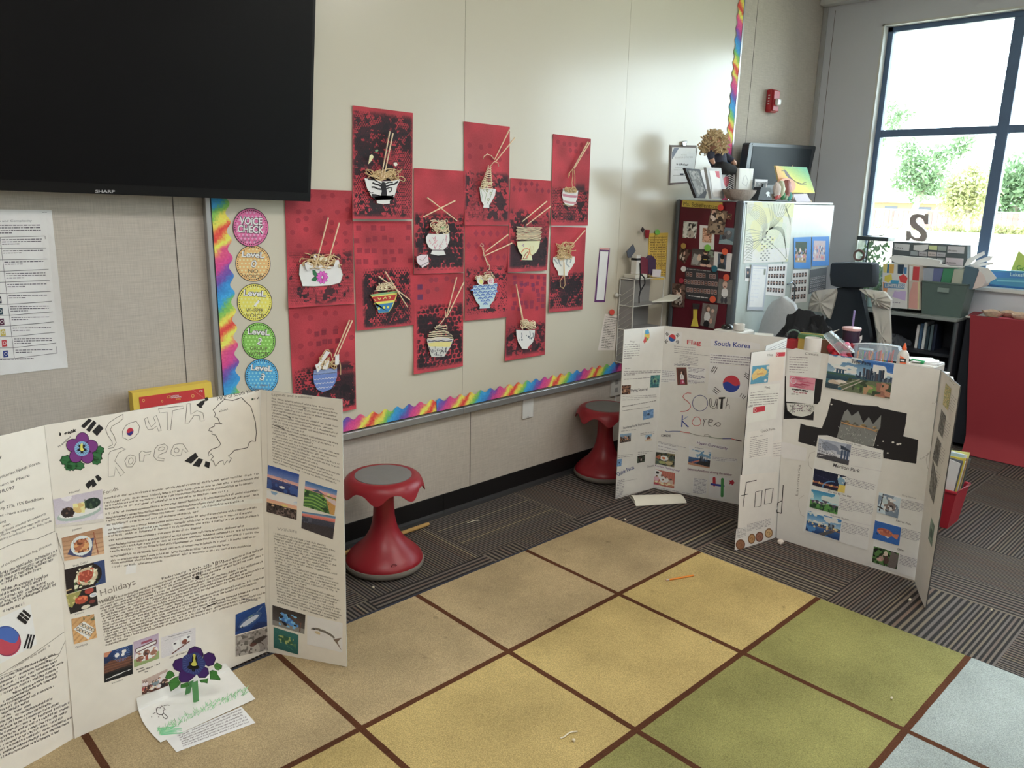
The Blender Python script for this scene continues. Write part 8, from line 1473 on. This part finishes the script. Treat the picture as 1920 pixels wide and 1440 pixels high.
# drawer organizer with letter S
t = thing('drawer_organizer', 'dark small-parts drawer organizer with labelled drawers, standing by the window', 'organizer', (5.76,1.93, CTZ)); sO2 = AxisSurf(0,5.735)
a = ext(sO2, cG(135,288,690,318,690,520,120,520),.075,(84,92,96)); P_l = onx(*cG(400,500)[0], 5.735); zS = P_l[2]; a.build('case', GLOSSY, t); MB().box((5.738,1.77, CTZ),(5.81,2.12, zS), bev=.002).build('lower_case', mat('case_dark', (70,78,82),.5), t)
pe = sO2.P(cG(690,318))[0]
for q, c, tx in ((cG(148,302,262,312,255,360,145,350),(196,196,200), 'LOST'),(cG(290,316,400,312,396,345,352,362,288,352),(226,230,236), ''),(cG(404,318,466,320,464,354,402,350),(196,206,150), ''),(cG(470,322,534,326,532,360,468,356),(150,160,158), ''),(cG(544,322,670,328,664,380,540,372),(190,188,194), 'ERASERS'),(cG(268,360,325,364,322,396,265,392),(150,158,164), ''),(cG(330,362,392,366,390,400,328,396),(176,174,180), 'x'),(cG(398,364,460,368,456,400,396,398),(190,180,180), 'x'),(cG(464,368,528,372,524,404,462,400),(176,176,182), 'x'),(cG(140,388,250,398,248,430,138,424),(186,186,190), ''),(cG(264,402,324,406,322,436,262,432),(160,166,170), ''),(cG(330,406,392,410,390,440,328,436),(170,174,160), ''),(cG(398,408,458,412,456,444,396,440),(150,156,160), ''),(cG(464,412,522,416,520,448,462,444),(160,166,170), ''),(cG(530,408,662,416,656,470,526,462),(196,184,194), 'MARKERS')):
    a = Art(Off(sO2,.003)); a.hexa(list(sO2.P(q, .0002)), list(sO2.P(q, .003)), c); a.L = 1
    if tx and tx != 'x': a.text(tx, (q[3][0]*.93+q[2][0]*.07, q[3][1]-3),(q[3][0]*.4+q[2][0]*.6, q[2][1]-3.5),2.6,(90,84,90),.02)
    elif tx: a.typed((q[0][0]+2, q[0][1]+4.5),(q[1][0]-2, q[1][1]+4.5),1,(0,1),1,(110,106,110),1,1)
    a.build('drawer', GLOSSY, t)
V, F = glyphs('S', .03); t2 = None; s0 = AxisSurf(0,5.755); A, B = cG(236,284)[0], cG(392,292)[0]
e_ = (np.array(B)-np.array(A)); 
cS_ = cG(400,84,396,160,372,160,360,125,335,108,315,112,303,135,320,160,360,190,385,220,390,250,375,285,350,290,300,285,270,268,258,270,252,285,232,284,236,210,262,212,275,245,300,262,330,262,342,240,325,215,285,190,262,160,260,120,280,90,315,84,350,88,370,95,378,84)
m = ext(s0, cS_, .02,(150,140,138)); pS = m.build('letter_ornament', GLOSSY); prop(pS, 'grey-brown capital letter S standing on top of the drawer organizer', 'letter')
# aquarium / plant tank
cH = crop(1560,400,10.283); t = thing('plant_tank', 'tall clear tank with black lid and green plants in the window corner', 'tank', (5.74,2.28, CTZ)); X0 = 5.70
zl = onx(*cH(500,480)[0], X0)[2]; yA = onx(*cH(490,480)[0], X0)[1]; yB = onx(*cH(1090,510)[0], X0)[1]
MB().box((X0-.01, yB, zl-.012),(5.815, yA, zl+.016), bev=.003).build('lid', mat('tank_black', (60,70,72),.4), t)
tk = mat('tank_glass', (206,226,216),.05, var=.02, alpha=.22, spec=.8); MB().box((X0, yB+.01, CTZ+.012),(X0+.004, yA-.01, zl-.012)).build('front_glass', tk, t); MB().box((X0+.004, yA-.014, CTZ+.012),(5.81, yA-.010, zl-.012)).build('side_glass', tk, t)
MB().box((X0, yB+.01, CTZ+.0005),(5.81, yA-.01, CTZ+.012)).build('base', mat('tank_black', (60,70,72),.4), t); yp = onx(*cH(680,700)[0], X0)[1]; MB().box((X0-.004, yp-.006, CTZ+.012),(X0+.002, yp+.002, zl-.012)).build('corner_strip', mat('tank_black', (60,70,72),.4), t)
m = MB(); r = random.Random(6)
for k in range(150):
    y = r.uniform(yB+.03, yA-.03); z = CTZ+.02+r.random()*(zl-CTZ-.08); x = r.uniform(X0+.02,5.80); d = np.array([r.uniform(-.02,.02), r.uniform(-.03,.03), r.uniform(.02,.06)]); n = np.array([r.uniform(-.01,.01),.012,.004]); p = np.array([x, y, z]); m.add([p, p+d*.5+n, p+d, p+d*.5-n], [(0,1,2,3)])
m.build('green_plants', mat('leaf_green', (96,150,84),.6, var=.3), t); m = MB(); p = onx(*cH(520,810)[0], X0-.012); m.tube([(X0-.012, p[1]+.035*math.cos(a_), p[2]+.035*math.sin(a_)) for a_ in [2*PI*i/16 for i in range(16)]], .008, closed=True, n=8); m.build('round_dial', mat('dial_brown', (130,104,100),.5), t, True)
m = MB(); m.tube([(5.74, yA-.05, zl+.019),(5.76, yA-.12, zl+.022),(5.74, yB+.05, zl+.03)], .004); tb(m, 'black_cable', BLK, 'black cable lying on the lid of the plant tank', 'cable', True)
q = MB().lathe((5.62,2.19, CTZ), [(.03,0),(.034,.003),(.036,.10),(.034,.104),(.031,.10),(.03,.01)], 20); tb(q, 'pale_blue_cup', mat('pale_blue', (170,206,206),.4), 'pale blue cup on the counter between the chair and the book', 'cup', True)
q = MB(); slab(q, 5.60,2.28, CTZ, .03,.03,.11,.1); tb(q, 'pink_box', mat('pink_card', (206,130,150),.6), 'small pink box on the counter left of the file box', 'box')
# display boxes on the window sill at the right
t = thing('display_sign', 'blue retail display box with green pointed card on the window sill', 'sign', (5.8,1.3,1.05)); sw = AxisSurf(0, WX-.02); cK = crop(1780,480,10.286)
q = cK(800,262,1500,262,1500,575,760,530); m = ext(sw, [(1857.5,506),(1955,511),(1955,543),(1852,532)], .05,(70,140,176)); m.build('box', GLOSSY, t)
a = Art(Off(sw, .001)); a.poly([(1859,509),(1955,514),(1955,524),(1862,520)], (60,120,180)); a.L = 2; a.text('Lakeshore', cK(1170,385)[0], (1938,520),6.5,(170,206,226),.02); a.poly([(1870,524.5),(1955,528),(1955,531),(1868,527.5)], (110,180,196)); a.build('box_print', GLOSSY, t)
a = ext(AxisSurf(0, WX+.012), [(1895,507),(1910,470),(1945,500),(1950,510)], .004,(170,196,90)); a.build('green_card', GLOSSY, t); a = Art(Off(AxisSurf(0, WX+.012),.001)); a.text('Go', cK(1290,265)[0], (1922,508),9,(96,150,70),.03); a.build('card_print', GLOSSY, t)
# red floor bin with folders
t = thing('red_floor_bin', 'red plastic bin with folders on the floor right of the Singapore board', 'bin', (4.17,1.18,0)); RB = mat('red_bin_plastic', (190,50,66),.4)
cM = crop(1740,560,3.4286); x0, x1, y0, y1, hb = 4.09,4.25,1.085,1.27,.20; fl_ = .02
T4 = [(x0-fl_, y0-fl_),(x1+fl_, y0-fl_),(x1+fl_, y1+fl_),(x0-fl_, y1+fl_)]; B4 = [(x0, y0),(x1, y0),(x1, y1),(x0, y1)]; cx, cy = (x0+x1)/2,(y0+y1)/2
for i in range(4):
    j = (i+1) % 4; inn = lambda p, k=.035: (p[0]+(cx-p[0])*k, p[1]+(cy-p[1])*k); MB().hexa([(*B4[i], .001),(*B4[j], .001),(*inn(B4[j]),.001),(*inn(B4[i]),.001)], [(*T4[i], hb),(*T4[j], hb),(*inn(T4[j]), hb),(*inn(T4[i]), hb)]).build('side_wall', RB, t)
MB().hexa([(*p, .001) for p in B4], [(*p, .008) for p in B4]).build('base', RB, t); m = MB(); m.tube([(*p, hb) for p in T4], .008, closed=True, n=8); m.build('rim', RB, t, True)
for k in range(9):
    x = 4.10+.015*k; c = [(226,226,222),(96,100,104),(220,190,60),(170,196,206),(216,216,212),(150,120,90),(206,206,216),(230,220,120),(84,88,92)][k]; tl = .02+.006*(k % 3); q = MB(); q.hexa([(x, 1.10,.012),(x, 1.25,.012),(x+.004,1.25,.012),(x+.004,1.10,.012)], [(x+.012,1.10-tl, .34+.012*(k % 4)),(x+.012,1.25-tl, .37-.01*(k % 3)),(x+.016,1.25-tl, .37-.01*(k % 3)),(x+.016,1.10-tl, .34+.012*(k % 4))], c)
    prop(q.build('paper_folder', PAPER), ['white', 'dark grey', 'yellow', 'pale blue', 'off-white', 'brown', 'lilac-white', 'pale yellow', 'charcoal'][k]+' folder standing in the red floor bin', 'folder', 'folders in the red floor bin')
# ================================================================ on the floor
sF = AxisSurf(2,.0095,1)
# flower card in front of the tall board: two sheets and a standing paper flower
c9 = crop(240,1180,6)
a = Art(AxisSurf(2,.0100,1)); q = c9(430,1240,1275,870,1435,1052,545,1382); a.hexa(list(a.s.P(q, 0)), list(a.s.P(q, .0006)),(222,214,216)); a.s = AxisSurf(2,.0107,1); a.L = 1
for k in range(6): A = c9(560+12*k, 1208+22*k)[0]; B = c9(1275+20*k, 905+27*k)[0]; a.hand(A, B, 2.6,(104,94,98),.6,800+k, 1.0,(-.1,-.9))
prop(a.build('caption_sheet', PAPER), 'white handwritten sheet on the rug, sticking out from under the flower sheet', 'paper')
q = c9(95,775,600,610,1095,378,1140,460,1435,782,1265,870,430,1245,365,1272,215,1070,130,930)
t = thing('paper_flower', 'standing purple paper flower on a drawn sheet in front of the tall handwritten board', 'paper craft', onz(365,1320,.011))
def lf(P): P[:, 2] = P[:, 2]; return P
class LeanSurf:
    def P(s, px, off=0.0):
        A = hit(px, 2,.0122+off); B = sC.P(px, .005+off); da = np.linalg.norm(A-C0, axis=1); db = np.linalg.norm(B-C0, axis=1); return np.where((da < db)[:, None], A, B)
s = LeanSurf(); a = Art(s); 
Hq = homog(((0,0),(1,0),(1,1),(0,1)), c9(95,775,1095,378,1435,782,365,1272)); G = [(i/14-.05*math.sin(PI*j/16)*(1-i/7 if i < 7 else 0)*(1), j/16) for j in range(17) for i in range(15)]; Vg = s.P(happ(Hq, G),.0006); a.add(Vg, [(j*15+i, (j+1)*15+i, (j+1)*15+i+1, j*15+i+1) for j in range(16) for i in range(14)], (220,210,204)); a.s = Off(s, .0006); a.L = 1; r = random.Random(12)
for k in range(260):
    a.L = 1+(k % 9)*.12
    u = r.random(); x = 330+1000*u; y = 1180-470*u+r.uniform(-45,25)-60*math.sin(u*PI)*.3; l = r.uniform(12,55); sl = r.uniform(-.9,.9); a.line([c9(x, y)[0], c9(x+l*sl+8, y-l*.9)[0]], r.uniform(.5,1.0), r.choice([(130,190,140),(110,180,130),(160,206,160),(120,170,120)]))
for k in range(20): y = 1110+k*4.2; a.L = 1+(k % 2)*.5; a.line([c9(330+2*k, y)[0], c9(560+r.uniform(-60,60), y-22)[0]], .7,(110,190,140))
a.L = 2; a.line(c9(320,890,325,940,350,960,380,960),1.3,(50,40,44)); a.line(c9(380,960,400,940,395,910,420,900,400,880),1.1,(70,50,54)); a.line(c9(320,890,345,875,360,885,380,860,395,875),1.2,(60,40,46)); a.line(c9(385,950,395,985,425,1008,450,995,440,975,400,945),1.1,(40,34,38)); a.line(c9(400,860,440,850,468,855),1.0,(60,50,54)); a.line(c9(280,950,310,935),1,(60,50,54)); a.ell(*c9(265,985)[0], 1,.7,(60,50,54)); a.ell(*c9(345,985)[0], 1,.7,(60,50,54)); a.build('drawn_sheet', PAPER, t)
base = onz(*c9(760,820)[0], .013); bk_ = onz(*c9(668,738)[0], .013); vz = lambda P, d=0: None
vd = base[:2]/np.linalg.norm(base[:2]); vn = np.array([*vd, 0.0])      # plane facing the viewer's side
class VPlane:
    def __init__(s, p, n): s.p = np.array(p, float); s.n = np.array(n, float)
    def P(s, px, off=0.0): d = rays(px); tt = ((s.p-s.n*off-C0)@s.n)/(d@s.n); return C0+d*tt[:, None]
fn_ = np.array([.72,.69,0]); s = VPlane(base, fn_)
m = Art(s); q = c9(715,600,785,575,800,805,735,832); m.hexa(list(s.P(q, 0)), list(s.P(q, .001)),(84,150,92)); m.build('front_stem', PAPER, t)
s2 = VPlane(bk_, fn_); m = Art(s2); q = c9(660,600,740,570,700,715,640,740); m.hexa(list(s2.P(q, 0)), list(s2.P(q, .001)),(78,144,86)); m.build('rear_stem', PAPER, t)
s3 = VPlane(base+vn*.004, fn_); a = Art(Off(s3,.002)); LF = (60,130,50)
for q in (c9(415,545,440,480,470,460,510,480,530,520,480,555,440,565), c9(450,600,500,550,570,520,600,600,560,650,480,702), c9(590,620,680,590,690,640,650,655,590,662), c9(800,570,870,560,905,545,895,610,850,600,820,600), c9(915,470,950,455,1000,470,1010,510,1040,550,1040,578,980,570,920,565), c9(965,400,1000,370,1060,405,1055,440,1020,462,985,455,970,430)):
    m = np.mean(q, 0); a.L = 0; a.hexa(list(s3.P(q, .0005)), list(s3.P(q, .002)),(226,222,218)); a.L = 1; a.poly(m+(np.array(q)-m)*.97,(24,56,30)); a.L = 2; a.poly(m+(np.array(q)-m)*.88, LF if q[0][0] < 400 else (76,140,60)); a.line([m+(np.array(q[0])-m)*.8, m+(np.array(q[len(q)//2])-m)*.8], .8,(30,80,34))
PP = [c9(655,300,690,220,750,190,820,215,850,280,830,340,740,350), c9(850,290,905,258,965,275,988,330,960,400,900,418,840,370), c9(760,480,860,420,900,440,912,500,870,545,800,545), c9(600,450,740,480,760,520,680,590,600,600,570,560,575,500), c9(500,400,530,345,600,320,650,360,640,450,580,478,520,450)]
for q in PP: m = np.mean(q, 0); a.L = 4; a.poly(m+(np.array(q)-m)*1.06,(224,220,222)); a.L = 5; a.poly(m+(np.array(q)-m)*1.02,(26,20,50)); a.L = 6; a.poly(m+(np.array(q)-m)*.93,(66,30,110))
cx, cy = c9(735,385)[0]; a.L = 7; a.poly([(cx+(22+1.5*math.cos(5*t_))*math.cos(t_), cy+(20.5+1.2*math.cos(5*t_))*math.sin(t_)) for t_ in [2*PI*i/26 for i in range(26)]], (52,64,130)); a.L = 8
for k in range(24): t_ = 2*PI*k/24; a.line([(cx+13*math.cos(t_), cy+12*math.sin(t_)),(cx+20*math.cos(t_), cy+19*math.sin(t_))], .9,(80,100,170))
for k in range(5): t_ = 2*PI*k/5+.3; a.ell(cx+6*math.cos(t_), cy+5+4.5*math.sin(t_),6,4,(20,20,28), t_, 10)
a.ell(cx+2, cy-7,5,11,(20,20,28)); a.L = 9; a.poly(c9(728,285,748,275,762,290,755,330,765,370,780,395,760,412,725,412,705,392,730,365,738,320),(224,206,84)); a.build('flower_head', PAPER, t)
# white folded sheet by the South Korea board
cN = crop(800,860,3.2); A = [onz(*p, .002) for p in cN(1214,226,1498,222,1560,267,1256,286)]
t = thing('open_paper_booklet', 'cream folded paper booklet lying on the carpet by the South Korea board', 'booklet', np.mean(A, 0)); 
def curved(nm_, z0, liftm):
    V = []; F = []; n = 12
    for i in range(n+1):
        f = i/n; p = A[0]*(1-f)+A[3]*f; q2 = A[1]*(1-f)+A[2]*f
        for j in range(9): g = j/8; v = p*(1-g)+q2*g; V.append((v[0], v[1], z0+liftm*math.sin(f*PI)**.7))
    o = len(V); V += [(x, y, z+.0008) for x, y, z in V]
    for i in range(n):
        for j in range(8): a0 = i*9+j; F += [(a0, a0+1, a0+10, a0+9),(o+a0, o+a0+9, o+a0+10, o+a0+1)]
    mb = MB(); mb.add(V, F, (216,204,190)); return mb.build(nm_, PAPER, t, True)
curved('lower_page', .0015,.004); curved('upper_page', .0035,.022)
# stick by the wall
A, B = onz(645,1038,.012), onz(804,982,.012); m = MB(); m.tube([A+(B-A)*-.15, A, B-(B-A)*.03, B], .010, n=10, taper=[.010,.010,.0095,.007]); prop(m.build('wooden_dowel', mat('worn_wood', (200,160,96),.7, var=.3, scale=30), smooth=True), 'worn wooden stick on the floor along the wall behind the red stool', 'stick')
# pencil
A, B = onz(1249,1088,.0135), onz(1304,1078,.0135); t = thing('pencil', 'orange pencil lying on the yellow rug square', 'pencil', (A+B)/2); d = B-A
m = MB(); m.tube([A+d*.10, A+d*.93], .0036, n=6); m.build('shaft', mat('orange_paint', (232,140,50),.4), t); m = MB(); m.tube([A+d*.04, A+d*.10], .0036, n=10); m.build('ferrule', alum, t); m = MB(); m.tube([A, A+d*.04], .0035, n=10); m.build('eraser', mat('eraser_pink', (206,170,150),.8), t); m = MB(); m.tube([A+d*.93, B], .0036, n=6, taper=.15); m.build('sharpened_tip', STICK, t)
# cotton ball / shell under the Singapore board, crumbs
p = onz(1464,1016,.012); q = MB(); q.ball(p, (.016,.014,.012), noise=.18, seed=3, n=12, k=8); prop(q.build('white_pebble', mat('chalk_white', (222,212,202),.8), smooth=True), 'small white lump on the carpet at the left foot of the Singapore board', 'pebble')
CRUMB = mat('paper_crumb', (226,218,196),.8); r = random.Random(4)
for k, (x, y, on, lb) in enumerate(((884,978,.001, 'tiny curled white scrap on the carpet near the wooden stick'),(1062,1378,.0105, 'largest pale crumb on the yellow rug square at the bottom'),(1076,1388,.0105, 'pale crumb next to the largest one on the yellow rug square'),(1333,1203,.0105, 'pale crumb at the brown line between yellow and green squares'),(1672,1309,.0105, 'pale crumb on the right green rug square'),(1706,1124,.001, 'white speck on the carpet under the right wing of the Singapore board'),(1859,1143,.001, 'white speck on the striped carpet at the far right'),(700,1101,.001, 'white speck on the carpet in front of the near stool'),(1172,974,.0105, 'white speck at the far corner of the rug'))):
    p = onz(x, y, on+.003); q = MB()
    if k in (0,1): q.tube([p+np.array([.012*i, -.004*i+.006*math.sin(i),0]) for i in range(-2,4)], .0022, n=6)
    else: q.ball(p, .0034+.001*(k % 3), noise=.3, seed=k, n=7, k=5)
    prop(q.build('paper_crumb', CRUMB), lb, 'crumb', 'small scraps on the floor')
# ================================================================ outside the window
XG = WX+.15; GZ = -.15
struct(MB().box((XG, -60, GZ-.3),(95,70, GZ)), 'ground', mat('dry_pale_ground', (214,208,184),.95, var=.12, scale=.6))
q = MB(); FX = 62.0; r = random.Random(7); tF = onx(1700,394, FX)[2]
t = thing('wooden_fence', 'long weathered wooden fence across the yard behind the tree', 'fence', (FX, 18, GZ)); 
for k in range(100):
    y = 2+k*.34; m = MB(); m.box((FX, y, GZ),(FX+.05, y+.325, tF-r.uniform(0,.08)), bev=0); m.build('board', mat('fence_wood_%d' % (k % 4), [(128,104,98),(138,108,102),(116,108,104),(132,96,90)][k % 4], .9, var=.2, scale=3), t)
for z in (tF-.02,): m = MB(); m.tube([(FX-.3,2, z+.05),(FX-.3,36, z+.05)], .05, n=6); m.build('top_rail', mat('pale_rail', (206,206,206),.5), t)
for k in range(12): y = 2.5+3*k; m = MB(); m.tube([(FX-.3, y, GZ),(FX-.3, y, tF+.05)], .05, n=6); m.build('rail_post', mat('pale_rail', (206,206,206),.5), t)
# house
HX = 80; a0, b0_ = onx(1640,392, HX), onx(1768,392, HX); yh0, yh1 = b0_[1], a0[1]+6; zr = onx(1690,380, HX)[2]
t = thing('house', 'low tan house with pale roof beyond the fence', 'house', (HX, (yh0+yh1)/2, GZ)); MB().box((HX, yh0, GZ),(HX+8, yh1, zr)).build('walls', mat('tan_stucco', (150,118,92),.9), t)
m = MB(); m.hexa([(HX-.6, yh0-.5, zr),(HX+8.6, yh0-.5, zr),(HX+8.6, yh1+.5, zr),(HX-.6, yh1+.5, zr)], [(HX+3, yh0+1, zr+1.6),(HX+5, yh0+1, zr+1.6),(HX+5, yh1-1, zr+1.6),(HX+3, yh1-1, zr+1.6)]); m.build('roof', mat('pale_roof', (206,200,196),.8), t)
for k, y in enumerate(np.linspace(yh0+1, yh1-2,4)): MB().box((HX-.03, y, zr-1.5),(HX, y+1.2, zr-.35)).build('window', mat('dark_window', (70,74,84),.3), t)
# trees
def foliage(cs, n, size, seed, leafm, t, name='foliage'):
    r = np.random.RandomState(seed); V = []; F = []; cs = np.array(cs, float); w = cs[:, 3]**2; w /= w.sum(); idx = r.choice(len(cs), n, p=w)
    d = r.randn(n, 3); d /= np.linalg.norm(d, axis=1)[:, None]; rad = r.rand(n)**.5; C = cs[idx, :3]+d*(cs[idx, 3]*rad)[:, None]; a = r.randn(n, 3); a /= np.linalg.norm(a, axis=1)[:, None]; b = np.cross(a, r.randn(n, 3)); b /= np.linalg.norm(b, axis=1)[:, None]; sz = size*r.uniform(.6,1.3, n)[:, None]
    V = np.concatenate([C-a*sz, C+b*sz*.45, C+a*sz, C-b*sz*.45]); F = np.stack([np.arange(n), np.arange(n)+n, np.arange(n)+2*n, np.arange(n)+3*n], 1).tolist(); m = MB(); m.add(V, F); return m.build(name, leafm, t)
def leafm(name, rgb):
    if name in MATS: return MATS[name]
    m = mat(name, rgb, .6, var=.35, scale=6); n = m.node_tree.nodes; l = m.node_tree.links; b = n['Principled BSDF']; tr = n.new('ShaderNodeBsdfTranslucent'); ms = n.new('ShaderNodeMixShader'); ms.inputs[0].default_value = .4; l.new(b.inputs['Base Color'].links[0].from_socket, tr.inputs[0]); l.new(b.outputs[0], ms.inputs[1]); l.new(tr.outputs[0], ms.inputs[2]); l.new(ms.outputs[0], n['Material Output'].inputs[0]); return m
LG, LY = leafm('leaf_mid_green', (104,128,92)), leafm('leaf_yellow_green', (150,152,106)); TRK = mat('bark_grey', (150,140,128),.9, var=.25, scale=5)
X = 25.0; t = thing('tree', 'young leaning green tree in the middle of the yard', 'tree', onx(1672,492, X))
m = MB(); P = [onx(x, y, X) for x, y in ((1660,505),(1690,445),(1712,400),(1724,370),(1732,330))]; m.tube(P, .10, n=8, taper=[.13,.11,.10,.08,.04]); m.tube([P[3], onx(1755,330, X), onx(1790,305, X), onx(1812,285, X)], .04, n=6); m.tube([P[3], onx(1712,330, X), onx(1705,300, X)], .04, n=6); m.build('trunk', TRK, t, True)
cs = [(*onx(x, y, X), r_) for x, y, r_ in ((1700,275,.35),(1710,300,.45),(1730,310,.6),(1745,330,.6),(1700,330,.45),(1725,350,.5),(1750,350,.4),(1685,345,.25),(1800,275,.32),(1815,268,.25),(1785,290,.3),(1760,285,.25))]; foliage(cs, 1900,.085,1, LG, t)
X = 34; t = thing('tree', 'feathery tree crown at the upper left of the window', 'tree', onx(1640,470, X)); m = MB(); m.tube([onx(1628,480, X), onx(1634,350, X), onx(1650,250, X), onx(1670,215, X)], .12, n=8, taper=.3); m.build('trunk', TRK, t, True); foliage([(*onx(x, y, X), r_) for x, y, r_ in ((1665,200,.4),(1680,215,.5),(1700,215,.35),(1675,235,.4),(1655,250,.4),(1640,270,.5))], 500,.10,2, LG, t)
X = 55; t = thing('bush', 'large yellow-green bush in front of the fence, right of the leaning tree', 'bush', onx(1815,425, X)); m = MB(); m.tube([onx(1815,432, X), onx(1812,380, X)], .15, n=6); m.build('trunk', TRK, t); foliage([(*onx(x, y, X), r_) for x, y, r_ in ((1800,360,1.3),(1820,350,1.3),(1835,370,1.3),(1790,385,1.0),(1815,385,1.2),(1780,350,.9),(1825,325,.8))], 2200,.17,3, LY, t)
X = 66; t = thing('tree', 'dense green trees behind the fence at the right side of the window', 'tree', onx(1900,400, X)); m = MB(); m.tube([onx(1900,432, X), onx(1905,360, X)], .25, n=6); m.build('trunk', TRK, t); foliage([(*onx(x, y, X), r_) for x, y, r_ in ((1870,370,1.6),(1885,345,1.7),(1905,335,1.9),(1925,340,2.0),(1890,380,1.6),(1915,375,2.0),(1945,330,2.2),(1860,385,1.2))], 3200,.22,4, LG, t)
X = 58; t = thing('weeds', 'strip of yellow weeds growing along the fence', 'weeds', onx(1780,436, X)); t['kind'] = 'stuff'; r = random.Random(3)
foliage([(*onx(1645+k*9,434+r.uniform(-4,2), X), r.uniform(.3,.6)) for k in range(32)], 2400,.12,5, LY, t, 'weed_blades')
